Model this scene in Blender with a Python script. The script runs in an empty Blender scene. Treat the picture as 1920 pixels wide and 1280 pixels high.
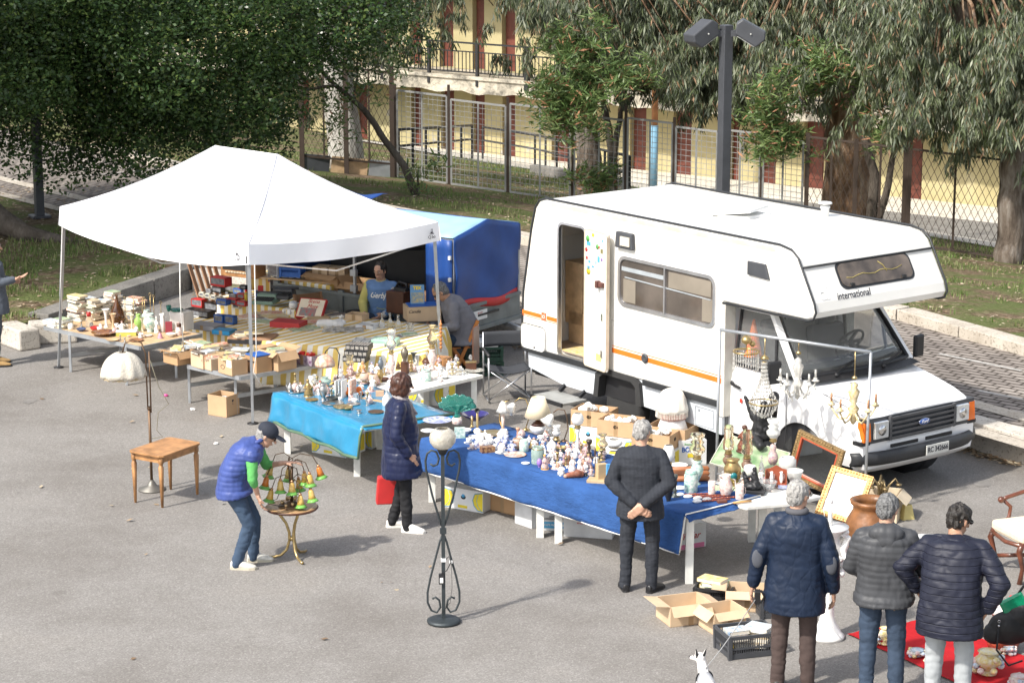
import bpy, math, random
import numpy as np
from mathutils import Matrix, Vector, noise
R=math.radians; rnd=random.Random(7)
scene=bpy.context.scene; COL=scene.collection
# ---------------- camera, sky, sun, exposure ----------------
F=4400.; YH=-340.; H=7.4
PITCH=math.atan((640-YH)/F)
cam=bpy.data.cameras.new('camera'); camo=bpy.data.objects.new('camera',cam); COL.objects.link(camo)
camo.location=(0,0,H); camo.rotation_euler=(math.pi/2-PITCH,0,0)
cam.sensor_width=36; cam.lens=36*F/1920; cam.clip_start=.5; cam.clip_end=600
scene.camera=camo
SUN_EL=R(46); SUN_DIR=Vector((-.75,-.66,0)).normalized()*math.cos(SUN_EL)+Vector((0,0,math.sin(SUN_EL)))
w=bpy.data.worlds.new('World'); scene.world=w; w.use_nodes=True
nt=w.node_tree; bg=nt.nodes['Background']; sky=nt.nodes.new('ShaderNodeTexSky'); sky.sky_type='NISHITA'
sky.sun_disc=False; sky.sun_elevation=SUN_EL; sky.sun_rotation=math.atan2(SUN_DIR.x,SUN_DIR.y); sky.dust_density=2.5; sky.air_density=1.0
hs=nt.nodes.new('ShaderNodeHueSaturation'); hs.inputs['Saturation'].default_value=.45; nt.links.new(sky.outputs[0],hs.inputs['Color']); nt.links.new(hs.outputs[0],bg.inputs[0]); bg.inputs[1].default_value=.15
sl=bpy.data.lights.new('sun','SUN'); sl.energy=3.0; sl.angle=R(2); sl.color=(1,.95,.87)
so=bpy.data.objects.new('sun',sl); COL.objects.link(so); so.rotation_euler=SUN_DIR.to_track_quat('Z','Y').to_euler()
scene.view_settings.view_transform='Standard'; scene.view_settings.look='None'
scene.view_settings.exposure=.8; scene.view_settings.gamma=1
# ---------------- picking points on the ground ----------------
cp,sp=math.cos(PITCH),math.sin(PITCH)
def ray(px,py):
 x=(px-960)/F; y=(640-py)/F
 return Vector((x,cp+y*sp,-sp+y*cp))
def P(px,py,z=0.):
 r=ray(px,py); t=(z-H)/r.z; return Vector((r.x*t,r.y*t,z))
def kerb_s(X,Y): return (X-5.57)*.757+(Y-33.3)*.653
def terr(X,Y):                       # upper ground: road level, then a lawn falling towards the building
 s=kerb_s(X,Y)
 if s<.35: return .3
 if s<13: return .42-.14*(s-.35)
 if s<20: return .42-1.771-.2*(s-13)
 return -2.75
def G(px,py):
 r=ray(px,py); t=20.
 while t<140:
  q=r*t
  if H+q.z<terr(q.x,q.y): break
  t+=.02
 return Vector((q.x,q.y,terr(q.x,q.y)))
def ppm(loc): # photo pixels per metre there
 return F/(loc[1]*cp-(loc[2]-H)*sp)
def PY(px,py,Y):
 r=ray(px,py); t=Y/r.y; return Vector((r.x*t,Y,H+r.z*t))
# ---------------- object helpers ----------------
def tag(o,label=None,cat=None,group=None,kind=None):
 if label: o['label']=label
 if cat: o['category']=cat
 if group: o['group']=group
 if kind: o['kind']=kind
 return o
def thing(name,label,cat,loc=(0,0,0),rz=0,group=None):
 o=bpy.data.objects.new(name,None); COL.objects.link(o); o.empty_display_size=.1
 o.location=loc; o.rotation_euler=(0,0,rz); return tag(o,label,cat,group)
class MB:
 def __init__(s,mat=None):
  s.v=[];s.f=[];s.mi=[];s.mats=[];s.T=Matrix.Identity(4);s.sm=[];s.cur=0;s.smooth=False
  if mat: s.mat(mat)
 def mat(s,m):
  if m not in s.mats: s.mats.append(m)
  s.cur=s.mats.index(m); return s
 def add(s,vs,fs,m=None,sm=None):
  if m is not None: s.mat(m)
  if sm is None: sm=s.smooth
  b=len(s.v); s.v+=[tuple(s.T@Vector(v)) for v in vs]
  for f in fs: s.f.append(tuple(i+b for i in f)); s.mi.append(s.cur); s.sm.append(sm)
  return s
 def box(s,c,d,m=None,rz=0,rx=0,ry=0,taper=1.):
  a,b,h=d[0]/2,d[1]/2,d[2]/2; M=Matrix.Translation(c)@Matrix.Rotation(rz,4,'Z')@Matrix.Rotation(ry,4,'Y')@Matrix.Rotation(rx,4,'X')
  vs=[M@Vector((x*a*(taper if z>0 else 1),y*b*(taper if z>0 else 1),z*h)) for z in(-1,1) for y in(-1,1) for x in(-1,1)]
  return s.add(vs,[(0,2,3,1),(4,5,7,6),(0,1,5,4),(2,6,7,3),(0,4,6,2),(1,3,7,5)],m,False)
 def beam(s,p,q,wd,ht=None,m=None,up=(0,0,1)):
  ht=ht or wd; p,q=Vector(p),Vector(q); d=(q-p)
  if d.length<1e-6: return s
  d.normalize(); up=Vector(up)
  if abs(d.dot(up))>.98: up=Vector((1,0,0))
  x=d.cross(up).normalized(); y=x.cross(d)
  vs=[e+x*a*wd/2+y*b*ht/2 for e in(p,q) for a,b in((-1,-1),(1,-1),(1,1),(-1,1))]
  return s.add(vs,[(0,3,2,1),(4,5,6,7),(0,1,5,4),(1,2,6,5),(2,3,7,6),(3,0,4,7)],m,False)
 def tube(s,pts,r,n=8,m=None,closed=False,cap=True):
  pts=[Vector(p) for p in pts]; k=len(pts); rs=r if isinstance(r,(list,tuple)) else [r]*k
  vs=[];fs=[]; px=None
  for i,p in enumerate(pts):
   if closed: d=pts[(i+1)%k]-pts[i-1]
   else: d=pts[min(i+1,k-1)]-pts[max(i-1,0)]
   d.normalize()
   if px is None: px=d.orthogonal().normalized()
   else:
    px=px-d*px.dot(d); px=px.normalized() if px.length>1e-5 else d.orthogonal().normalized()
   y=d.cross(px)
   for j in range(n):
    a=2*math.pi*j/n; vs.append(p+(px*math.cos(a)+y*math.sin(a))*rs[i])
  for i in range(k if closed else k-1):
   for j in range(n): fs.append((i*n+j,i*n+(j+1)%n,((i+1)%k)*n+(j+1)%n,((i+1)%k)*n+j))
  if cap and not closed: fs.append(tuple(range(n-1,-1,-1))); fs.append(tuple((k-1)*n+j for j in range(n)))
  return s.add(vs,fs,m,True)
 def lathe(s,prof,n=18,m=None,c=(0,0,0),sx=1,sy=1,flute=0,fn=8,caps=True):
  vs=[];fs=[]; k=len(prof)
  for r,z in prof:
   for j in range(n):
    a=2*math.pi*j/n; rr=r*(1+flute*math.cos(fn*a)) if r>0 else 1e-4
    vs.append((c[0]+rr*math.cos(a)*sx,c[1]+rr*math.sin(a)*sy,c[2]+z))
  for i in range(k-1):
   for j in range(n): fs.append((i*n+j,i*n+(j+1)%n,(i+1)*n+(j+1)%n,(i+1)*n+j))
  if caps and prof[0][0]>0: fs.append(tuple(range(n-1,-1,-1)))
  if caps and prof[-1][0]>0: fs.append(tuple((k-1)*n+j for j in range(n)))
  return s.add(vs,fs,m,True)
 def ball(s,c,r,n=12,k=7,m=None,rz=0):
  if not isinstance(r,(list,tuple)): r=(r,r,r)
  vs=[];fs=[];M=Matrix.Translation(c)@Matrix.Rotation(rz,4,'Z')
  for i in range(k+1):
   t=math.pi*i/k
   for j in range(n):
    a=2*math.pi*j/n; q=max(math.sin(t),1e-4); vs.append(M@Vector((r[0]*q*math.cos(a),r[1]*q*math.sin(a),-r[2]*math.cos(t))))
  for i in range(k):
   for j in range(n): fs.append((i*n+j,i*n+(j+1)%n,(i+1)*n+(j+1)%n,(i+1)*n+j))
  return s.add(vs,fs,m,True)
 def cap(s,p,q,r0,r1,m=None,n=12,asp=1.,side=None):      # tapered capsule, closed
  p,q=Vector(p),Vector(q); d=q-p; L=max(d.length,1e-5); d=d/L
  x=Vector(side) if side else d.orthogonal(); x=(x-d*x.dot(d)).normalized(); y=d.cross(x)
  rings=[(-r0,.02),(-r0*.8,r0*.6),(-r0*.45,r0*.9),(0,r0),(L*.5,(r0+r1)/2),(L,r1),(L+r1*.45,r1*.9),(L+r1*.8,r1*.6),(L+r1,.02*r1)]
  vs=[p+d*t+(x*math.cos(2*math.pi*j/n)*asp+y*math.sin(2*math.pi*j/n))*rr for t,rr in rings for j in range(n)]
  k=len(rings); fs=[(i*n+j,i*n+(j+1)%n,(i+1)*n+(j+1)%n,(i+1)*n+j) for i in range(k-1) for j in range(n)]
  fs+=[tuple(range(n-1,-1,-1)),tuple((k-1)*n+j for j in range(n))]
  return s.add(vs,fs,m,True)
 def loft(s,secs,m=None,n=20,pw=2.):     # secs: (centre, fwd radius, side radius, fwd vector, side vector)
  vs=[]
  for c,rx,ry,ex,ey in secs:
   c=Vector(c);ex=Vector(ex);ey=Vector(ey)
   for j in range(n):
    a=2*math.pi*j/n; ca,sa=math.cos(a),math.sin(a)
    vs.append(c+ex*rx*math.copysign(abs(ca)**(2/pw),ca)+ey*ry*math.copysign(abs(sa)**(2/pw),sa))
  k=len(secs); fs=[(i*n+j,i*n+(j+1)%n,(i+1)*n+(j+1)%n,(i+1)*n+j) for i in range(k-1) for j in range(n)]
  fs+=[tuple(range(n-1,-1,-1)),tuple((k-1)*n+j for j in range(n))]
  return s.add(vs,fs,m,True)
 def grid(s,fn,nu,nv,m=None,sm=True,closeu=False):
  vs=[fn(i/nu,j/nv) for j in range(nv+1) for i in range(nu+1)]
  fs=[(j*(nu+1)+i,j*(nu+1)+i+1,(j+1)*(nu+1)+i+1,(j+1)*(nu+1)+i) for j in range(nv) for i in range(nu)]
  return s.add(vs,fs,m,sm)
 def poly(s,pts,m=None): return s.add(pts,[tuple(range(len(pts)))],m,False)
 def prism(s,pts,z0,z1,m=None):
  n=len(pts); vs=[(p[0],p[1],z0) for p in pts]+[(p[0],p[1],z1) for p in pts]
  return s.add(vs,[tuple(range(n-1,-1,-1)),tuple(range(n,2*n))]+[(i,(i+1)%n,n+(i+1)%n,n+i) for i in range(n)],m,False)
 def mesh(s,name):
  me=bpy.data.meshes.new(name); me.from_pydata(s.v,[],s.f)
  for m in s.mats: me.materials.append(m)
  me.polygons.foreach_set('material_index',s.mi); me.polygons.foreach_set('use_smooth',s.sm); me.update(); return me
 def build(s,name,parent=None,loc=None,rz=0,bevel=0,thick=0,fixn=False,**t):
  me=s.mesh(name)
  if fixn:
   import bmesh; b=bmesh.new(); b.from_mesh(me); bmesh.ops.recalc_face_normals(b,faces=b.faces); b.to_mesh(me); b.free()
  o=bpy.data.objects.new(name,me); COL.objects.link(o)
  if parent is not None: o.parent=parent
  if loc is not None: o.location=loc
  o.rotation_euler=(0,0,rz)
  if thick: md=o.modifiers.new('s','SOLIDIFY'); md.thickness=thick; md.offset=0
  if bevel: md=o.modifiers.new('b','BEVEL'); md.width=bevel; md.segments=2; md.limit_method='ANGLE'
  return tag(o,**t)
def bake(o,remove=True):
 dg=bpy.context.evaluated_depsgraph_get(); dg.update(); ev=o.evaluated_get(dg)
 me=bpy.data.meshes.new_from_object(ev); o.modifiers.clear(); old=o.data; o.data=me; return o
def remesh(mb,name,vox,parent=None,smooth=4,disp=None,mat=None,**t):
 me=mb.mesh(name); o=bpy.data.objects.new(name,me); COL.objects.link(o)
 r=o.modifiers.new('r','REMESH'); r.mode='VOXEL'; r.voxel_size=vox; r.use_smooth_shade=True
 if smooth: sm=o.modifiers.new('s','SMOOTH'); sm.factor=.5; sm.iterations=smooth
 bake(o); me=o.data
 if disp:
  n=len(me.vertices); co=np.empty(n*3); no=np.empty(n*3); me.vertices.foreach_get('co',co); me.vertices.foreach_get('normal',no)
  co=co.reshape(-1,3); no=no.reshape(-1,3); co+=no*np.array([disp(Vector(c)) for c in co])[:,None]
  me.vertices.foreach_set('co',co.ravel())
 me.materials.clear(); me.materials.append(mat); me.polygons.foreach_set('use_smooth',[True]*len(me.polygons)); me.polygons.foreach_set('material_index',[0]*len(me.polygons)); me.update()
 if parent is not None: o.parent=parent
 return tag(o,**t)
def npmesh(name,V,Fq,mats,mi=None,parent=None,**t):     # fast mesh from numpy quads
 me=bpy.data.meshes.new(name); n=len(V); k=len(Fq); q=Fq.shape[1]
 me.vertices.add(n); me.vertices.foreach_set('co',V.astype(np.float32).ravel())
 me.loops.add(k*q); me.loops.foreach_set('vertex_index',Fq.astype(np.int32).ravel())
 me.polygons.add(k); me.polygons.foreach_set('loop_start',np.arange(0,k*q,q,dtype=np.int32)); me.polygons.foreach_set('loop_total',np.full(k,q,dtype=np.int32))
 for m in mats: me.materials.append(m)
 if mi is not None: me.polygons.foreach_set('material_index',mi.astype(np.int32))
 me.update(calc_edges=True); me.validate()
 o=bpy.data.objects.new(name,me); COL.objects.link(o)
 if parent is not None: o.parent=parent
 return tag(o,**t)
def text(s,size,mat,parent,loc,rot,name='lettering',ext=.0015,shear=0,align='CENTER',sx=1,bold=0):
 c=bpy.data.curves.new('txt','FONT'); c.body=s; c.size=size; c.extrude=ext; c.align_x=align; c.align_y='CENTER'; c.shear=shear; c.offset=bold
 o=bpy.data.objects.new(name,c); COL.objects.link(o); dg=bpy.context.evaluated_depsgraph_get()
 me=bpy.data.meshes.new_from_object(o.evaluated_get(dg)); bpy.data.objects.remove(o)
 o=bpy.data.objects.new(name,me); COL.objects.link(o); me.materials.clear(); me.materials.append(mat)
 o.parent=parent; o.matrix_local=Matrix.Translation(loc)@rot.to_4x4()@Matrix.Diagonal((sx,1,1,1)); return o
def ROT(x,y): # rotation matrix from text-right axis x and text-up axis y
 x=Vector(x).normalized(); y=Vector(y).normalized(); z=x.cross(y); return Matrix((x,y,z)).transposed()
# ---------------- materials ----------------
MC={}
def srgb(h):
 if isinstance(h,str): h=[int(h[i:i+2],16)/255 for i in(0,2,4)]; return tuple(c/12.92 if c<=.04045 else((c+.055)/1.055)**2.4 for c in h)
 return tuple(h)
def M(name,col,rough=.6,metal=0.,var=.12,vs=6.,bump=.0,bs=40.,trans=0.,spec=.5,col2=None,alpha=1.,coat=0.):
 if name in MC: return MC[name]
 m=bpy.data.materials.new(name); MC[name]=m; m.use_nodes=True; t=m.node_tree; b=t.nodes['Principled BSDF']
 c=srgb(col); b.inputs['Roughness'].default_value=rough; b.inputs['Metallic'].default_value=metal
 b.inputs['Transmission Weight'].default_value=trans; b.inputs['Specular IOR Level'].default_value=spec; b.inputs['Coat Weight'].default_value=coat
 b.inputs['Alpha'].default_value=alpha
 tc=t.nodes.new('ShaderNodeTexCoord'); n=t.nodes.new('ShaderNodeTexNoise'); n.inputs['Scale'].default_value=vs; n.inputs['Detail'].default_value=5
 t.links.new(tc.outputs['Object'],n.inputs['Vector']); r=t.nodes.new('ShaderNodeValToRGB'); e=r.color_ramp.elements
 e[0].position=.3; e[1].position=.7; c2=srgb(col2) if col2 else tuple(min(1,x*(1+var)) for x in c); c1=c if col2 else tuple(x*(1-var) for x in c)
 e[0].color=(*c1,1); e[1].color=(*c2,1); t.links.new(n.outputs['Fac'],r.inputs[0]); t.links.new(r.outputs[0],b.inputs['Base Color'])
 if bump:
  n2=t.nodes.new('ShaderNodeTexNoise'); n2.inputs['Scale'].default_value=bs; n2.inputs['Detail'].default_value=3; t.links.new(tc.outputs['Object'],n2.inputs['Vector'])
  bp=t.nodes.new('ShaderNodeBump'); bp.inputs['Strength'].default_value=bump; bp.inputs['Distance'].default_value=.01
  t.links.new(n2.outputs['Fac'],bp.inputs['Height']); t.links.new(bp.outputs[0],b.inputs['Normal'])
 return m
class NT:   # small node-graph helper
 def __init__(s,m): s.t=m.node_tree; s.b=s.t.nodes['Principled BSDF']
 def n(s,ty,**k):
  x=s.t.nodes.new(ty)
  for a,v in k.items():
   if a[0]=='_': setattr(x,a[1:],v)
   else: x.inputs[a.replace('_',' ')].default_value=v
  return x
 def l(s,a,b): s.t.links.new(a,b)
def newmat(name,rough=.8,spec=.3):
 m=bpy.data.materials.new(name); m.use_nodes=True; g=NT(m); g.b.inputs['Roughness'].default_value=rough; g.b.inputs['Specular IOR Level'].default_value=spec; return m,g
def ramp(g,stops,src):
 r=g.n('ShaderNodeValToRGB'); e=r.color_ramp.elements
 while len(e)<len(stops): e.new(.5)
 for k,(p,c) in enumerate(stops): e[k].position=p; e[k].color=(*srgb(c),1) if not isinstance(c,(int,float)) else (c,c,c,1)
 g.l(src,r.inputs[0]); return r.outputs[0]
def mixc(g,fac,a,b,mode='MIX'):
 x=g.n('ShaderNodeMix',_data_type='RGBA',_blend_type=mode)
 (g.l(fac,x.inputs[0]) if hasattr(fac,'links') else setattr(x.inputs[0],'default_value',fac))
 for i,v in((6,a),(7,b)):
  if hasattr(v,'links'): g.l(v,x.inputs[i])
  else: x.inputs[i].default_value=(*v,1)
 return x.outputs[2]
def bumpn(g,h,st,dist=.01):
 b=g.n('ShaderNodeBump',Strength=st,Distance=dist); g.l(h,b.inputs['Height']); g.l(b.outputs[0],g.b.inputs['Normal'])
def vec(g,scale=(1,1,1),rot=(0,0,0),src='Object'):
 tc=g.n('ShaderNodeTexCoord'); mp=g.n('ShaderNodeMapping'); mp.inputs['Scale'].default_value=scale; mp.inputs['Rotation'].default_value=rot
 g.l(tc.outputs[src],mp.inputs[0]); return mp.outputs[0]
def nz(g,v,sc,det=6,ro=.55):
 n=g.n('ShaderNodeTexNoise',Scale=sc,Detail=det,Roughness=ro); g.l(v,n.inputs['Vector']); return n.outputs['Fac']
def asphalt_mat():
 m,g=newmat('asphalt',.9); v=vec(g)
 vo=g.n('ShaderNodeTexVoronoi',Scale=75.); g.l(v,vo.inputs['Vector'])
 ag=ramp(g,[(0,(.18,.168,.155)),(.45,(.228,.215,.2)),(.75,(.26,.246,.23)),(1,(.35,.335,.312))],vo.outputs['Color'])
 st=ramp(g,[(.3,(.74,.72,.7)),(.55,(1,1,1)),(.8,(1.1,1.08,1.05))],nz(g,v,.55,8,.62))
 c=mixc(g,1.,ag,st,'MULTIPLY')
 d=ramp(g,[(.66,0.),(.72,1.)],nz(g,v,1.9,5,.6)); c=mixc(g,.0,c,c)
 dk=g.n('ShaderNodeMath',_operation='MULTIPLY'); g.l(d,dk.inputs[0]); dk.inputs[1].default_value=.28
 c=mixc(g,dk.outputs[0],c,(.09,.08,.07)); g.l(c,g.b.inputs['Base Color'])
 bumpn(g,nz(g,v,110,2),.5,.008); return m
def cobble_mat():
 m,g=newmat('cobbles',.85); v=vec(g,(1,1,1),(0,0,R(41)))
 br=g.n('ShaderNodeTexBrick',Scale=1.,Mortar_Size=.02,Brick_Width=.26,Row_Height=.13,Mortar_Smooth=.3)
 br.inputs['Color1'].default_value=(.25,.225,.205,1); br.inputs['Color2'].default_value=(.33,.3,.275,1); br.inputs['Mortar'].default_value=(.06,.05,.04,1)
 g.l(v,br.inputs['Vector']); st=ramp(g,[(.3,(.65,.62,.6)),(.7,(1.15,1.12,1.08))],nz(g,v,1.2))
 g.l(mixc(g,1.,br.outputs['Color'],st,'MULTIPLY'),g.b.inputs['Base Color']); bumpn(g,br.outputs['Fac'],-.8,.02); return m
def stone_mat(name,c0,c1,c2,sc=2.5):
 m,g=newmat(name,.85); v=vec(g); a=ramp(g,[(.25,c0),(.5,c1),(.75,c2)],nz(g,v,sc,9,.65))
 p=ramp(g,[(.36,(.35,.33,.3)),(.44,(1,1,1))],nz(g,v,28,3)); g.l(mixc(g,.6,a,p,'MULTIPLY'),g.b.inputs['Base Color']); bumpn(g,nz(g,v,40,4),.5,.012); return m
def soil_mat():
 m,g=newmat('lawn_soil',.95,.1); v=vec(g)
 a=ramp(g,[(.3,(.055,.038,.022)),(.45,(.115,.08,.05)),(.55,(.2,.15,.1)),(.68,(.32,.26,.18))],nz(g,v,9,9,.75))
 gr=ramp(g,[(.3,(.05,.085,.02)),(.7,(.15,.2,.06))],nz(g,v,30,4)); f=ramp(g,[(.43,0.),(.56,1.)],nz(g,v,1.1,7,.65))
 fm=g.n('ShaderNodeMath',_operation='MULTIPLY'); g.l(f,fm.inputs[0]); fm.inputs[1].default_value=.75
 g.l(mixc(g,fm.outputs[0],a,gr),g.b.inputs['Base Color']); bumpn(g,nz(g,v,30,6),.9,.04); return m
def stripes_mat():
 m,g=newmat('striped_cotton',.85,.15); v=vec(g,(1,1,1),(0,0,R(40)))
 wv=g.n('ShaderNodeTexWave',_wave_type='BANDS',_bands_direction='X',Scale=2.2,Distortion=.5,Detail=1.); g.l(v,wv.inputs['Vector'])
 c=ramp(g,[(.47,(.74,.53,.16)),(.53,(.86,.83,.74))],wv.outputs['Fac']); g.l(c,g.b.inputs['Base Color']); bumpn(g,nz(g,v,7,4),.5,.03); return m
def wall_mat():
 m,g=newmat('yellow_plaster',.9); v=vec(g); a=ramp(g,[(.3,(.38,.325,.17)),(.6,(.46,.4,.225)),(.8,(.52,.47,.32))],nz(g,v,.8,7,.6))
 p=ramp(g,[(.66,0.),(.68,1.)],nz(g,v,1.6,5,.6)); g.l(mixc(g,p,a,(.42,.39,.33)),g.b.inputs['Base Color']); bumpn(g,nz(g,v,12,4),.3); return m
def slab_mat():
 m,g=newmat('stained_concrete',.9); v=vec(g); a=ramp(g,[(.3,(.05,.045,.04)),(.42,(.24,.22,.18)),(.55,(.5,.45,.36)),(.75,(.62,.57,.48))],nz(g,v,1.8,9,.72)); g.l(a,g.b.inputs['Base Color']); bumpn(g,nz(g,v,6,6),.9,.06); return m
def bark_mat(name,c0,c1,c2,st=(3,3,.7)):
 m,g=newmat(name,.9); v=vec(g,st); a=ramp(g,[(.3,c0),(.5,c1),(.7,c2)],nz(g,v,2.2,8,.65)); g.l(a,g.b.inputs['Base Color']); bumpn(g,nz(g,v,6,6),.8,.05); return m
def leafmat(name,col,rough=.5,tr=.25):
 m,g=newmat(name,rough,.4); v=vec(g); c=srgb(col); a=ramp(g,[(.3,tuple(x*.65 for x in c)),(.7,tuple(min(1,x*1.35) for x in c))],nz(g,v,3,5)); g.l(a,g.b.inputs['Base Color'])
 tb=g.n('ShaderNodeBsdfTranslucent'); g.l(a,tb.inputs[0]); mx=g.n('ShaderNodeMixShader'); mx.inputs[0].default_value=tr
 g.l(g.b.outputs[0],mx.inputs[1]); g.l(tb.outputs[0],mx.inputs[2]); g.l(mx.outputs[0],g.t.nodes['Material Output'].inputs['Surface']); return m
def cloth_mat(name,c,rough=.75,ws=6,st=.5,dist=.03,pattern=None):
 m,g=newmat(name,rough,.3); v=vec(g); c=srgb(c); a=ramp(g,[(.3,tuple(x*.82 for x in c)),(.7,tuple(min(1,x*1.15) for x in c))],nz(g,v,5,6,.6))
 h=nz(g,v,ws,5,.5)
 if ws<8: h=mixc(g,.5,h,nz(g,vec(g,(1,1,2.6)),ws*3,3,.6))
 if pattern=='quilt':
  wv=g.n('ShaderNodeTexVoronoi',Scale=9.,_feature='DISTANCE_TO_EDGE'); vv=vec(g,(1.25,1.25,.75)); g.l(vv,wv.inputs['Vector']); h=ramp(g,[(0,0.),(.12,1.)],wv.outputs['Distance']); st=.2; dist=.01
 if pattern=='pin':
  vv=vec(g,(1,1,1)); wv=g.n('ShaderNodeTexWave',_bands_direction='Y',Scale=24.,Distortion=.3); g.l(vv,wv.inputs['Vector'])
  a=mixc(g,ramp(g,[(.9,0.),(.97,.22)],wv.outputs['Fac']),a,(.2,.21,.25))
 if pattern=='grid':
  wv=g.n('ShaderNodeTexWave',_bands_direction='Z',Scale=5.2,Distortion=.6); g.l(v,wv.inputs['Vector']); h=ramp(g,[(.0,0.),(.12,1.)],wv.outputs['Fac']); st=.7; dist=.012
 g.l(a,g.b.inputs['Base Color']); bumpn(g,h,st,dist); return m
MAT_AS=asphalt_mat(); MAT_CO=cobble_mat(); MAT_SO=soil_mat(); MAT_ST=stripes_mat(); MAT_WA=wall_mat(); MAT_SL=slab_mat()
MAT_TR=stone_mat('travertine',(.36,.31,.25),(.48,.43,.36),(.58,.53,.46)); MAT_MA=stone_mat('white_stone',(.4,.36,.31),(.52,.48,.42),(.62,.58,.52)); MAT_GC=stone_mat('grey_concrete',(.14,.13,.12),(.21,.2,.18),(.28,.26,.24))
white=M('white_paint',(.82,.82,.8),.4,var=.03); cream=M('cream_panel',(.83,.81,.74),.35,var=.03,vs=2.)
plastic=M('white_resin',(.7,.7,.66),.45,var=.12,vs=9.); galv=M('galvanised',(.42,.44,.46),.45,.6); alu=M('aluminium',(.62,.63,.65),.3,.9); chrome=M('chrome',(.75,.75,.76),.15,1.)
black=M('black_plastic',(.02,.02,.022),.5); rubber=M('rubber',(.03,.03,.03),.8); dgrey=M('dark_grey_plastic',(.055,.058,.065),.5); iron=M('wrought_iron',(.05,.06,.065),.5,.5,bump=.3)
wood=M('table_wood',(.4,.2,.08),.45,var=.35,vs=9); wood_l=M('pale_wood',(.55,.38,.22),.7,var=.2,vs=8); wood_d=M('dark_wood',(.09,.035,.018),.4,var=.3); orange_w=M('orange_wood',(.5,.19,.05),.45,var=.25)
gold=M('gilt',(.55,.36,.13),.35,.75,var=.3,vs=30,bump=.4); brass=M('brass',(.5,.37,.17),.3,.85,var=.2,vs=20); bronze=M('bronze',(.16,.1,.06),.45,.6); silver=M('silverware',(.45,.44,.42),.3,.9,bump=.3)
card=M('cardboard',(.5,.33,.19),.85,var=.1,vs=5,bump=.1,bs=12); card2=M('cardboard_pale',(.58,.43,.28),.85,var=.1,vs=5); card3=M('cardboard_tan',(.44,.27,.14),.85,var=.1,vs=5)
china=M('white_china',(.8,.79,.76),.2,var=.04,vs=20); china_b=M('blue_white_china',(.75,.77,.82),.2,vs=26,col2=(.1,.14,.45)); china_f=M('flowered_china',(.82,.78,.7),.25,vs=32,col2=(.5,.3,.28)); china_g=M('green_white_china',(.8,.8,.74),.25,vs=30,col2=(.2,.42,.36))
china_m=M('painted_china',(.75,.6,.45),.3,vs=45,col2=(.35,.2,.3)); glass=M('clear_glass',(.93,.94,.93),.05,trans=.85,var=.02,spec=.6); frost=M('frosted_glass',(.82,.82,.79),.35,trans=.35,var=.04); smoke=M('amber_tinted_glass',(.88,.8,.62),.04,trans=.93,var=.03); smoke.node_tree.nodes['Principled BSDF'].inputs['IOR'].default_value=1.12; glass.node_tree.nodes['Principled BSDF'].inputs['IOR'].default_value=1.2
teal=M('teal_glass',(.03,.33,.27),.1,trans=.6); cobalt=M('cobalt_glass',(.04,.03,.2),.1,trans=.3,coat=.5); amber=M('amber_glass',(.14,.05,.01),.08,trans=.35,coat=.6)
red=M('red_card',(.5,.03,.03),.5); blue=M('blue_card',(.03,.12,.42),.5); paper=M('paper',(.75,.7,.6),.8,var=.1,vs=30); paper_w=M('white_paper',(.8,.79,.76),.8); print1=M('printed_cover',(.72,.66,.5),.45,vs=28,col2=(.55,.12,.08)); print2=M('blue_cover',(.2,.32,.5),.45,vs=28,col2=(.75,.7,.55)); print3=M('yellow_cover',(.7,.5,.1),.45,vs=25,col2=(.6,.55,.45)); print4=M('dark_cover',(.06,.05,.06),.45,vs=25,col2=(.3,.25,.2)); print5=M('green_cover',(.12,.3,.18),.45,vs=25,col2=(.6,.6,.4))
cello=M('clear_plastic_window',(.35,.36,.38),.12,trans=.5,vs=20,var=.4); terra=M('terracotta',(.2,.085,.03),.4,var=.5,vs=7,bump=.4,bs=20); orangep=M('orange_paint',(.7,.17,.015),.5); yellow=M('banana_yellow',(.75,.6,.04),.5); ink=M('ink',(.02,.02,.03),.6); green=M('leaf_green_paint',(.1,.35,.08),.5); redb=M('red_leather',(.48,.025,.025),.4); pink=M('pink_print',(.7,.2,.35),.5); skyb=M('sky_blue_print',(.08,.35,.6),.5); purple=M('purple_glaze',(.3,.18,.5),.3)
V3=lambda *a:Vector(a)
# ---------------- ground, road, kerbs ----------------
kerbline=[(-5.14,36.97),(-2.,34.5),(2.3,31.1),(5.39,27.44),(6.01,26.55),(14,15.5)]
b=MB(MAT_AS); b.poly([(-60,-5,0),(60,-5,0)]+[(14.2,15.3,0),(6.15,26.65,0),(5.5,27.6,0),(2.4,31.3,0),(-1.9,34.7,0),(-5.2,37.2,0),(-6.3,34.9,0),(-7.2,33.1,0),(-8.5,32.7,0),(-45,36.1,0),(-60,36,0)]); b.build('asphalt_ground',kind='structure')
def strip(name,A,B,z,mat,thick=.02,**k):   # polyline sheets between two polylines
 b=MB(mat)
 for i in range(len(A)-1): b.poly([(*A[i],z),(*B[i],z),(*B[i+1],z),(*A[i+1],z)])
 return b.build(name,fixn=False,**k)
def off(pl,d):
 out=[]
 for i,p in enumerate(pl):
  a=Vector(pl[max(i-1,0)]); c=Vector(pl[min(i+1,len(pl)-1)]); t=(c-a).normalized(); out.append((p[0]-t.y*d,p[1]+t.x*d))
 return out
nearl=[(-17,55),(-10.4,47.3),(-7.7,44.0),(-1,36.3),(5.7,28.6),(6.4,27.6),(13.5,17)]
farl=[(-16,60.5),(-9.25,51.05),(-6.87,47.73),(-.6,40.3),(5.57,33.3),(6.93,30.95),(14,19.8)]
upper=[(-45,60),(-17,55),(-10.4,47.3)]
b=MB(MAT_GC)  # raised ground body
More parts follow.
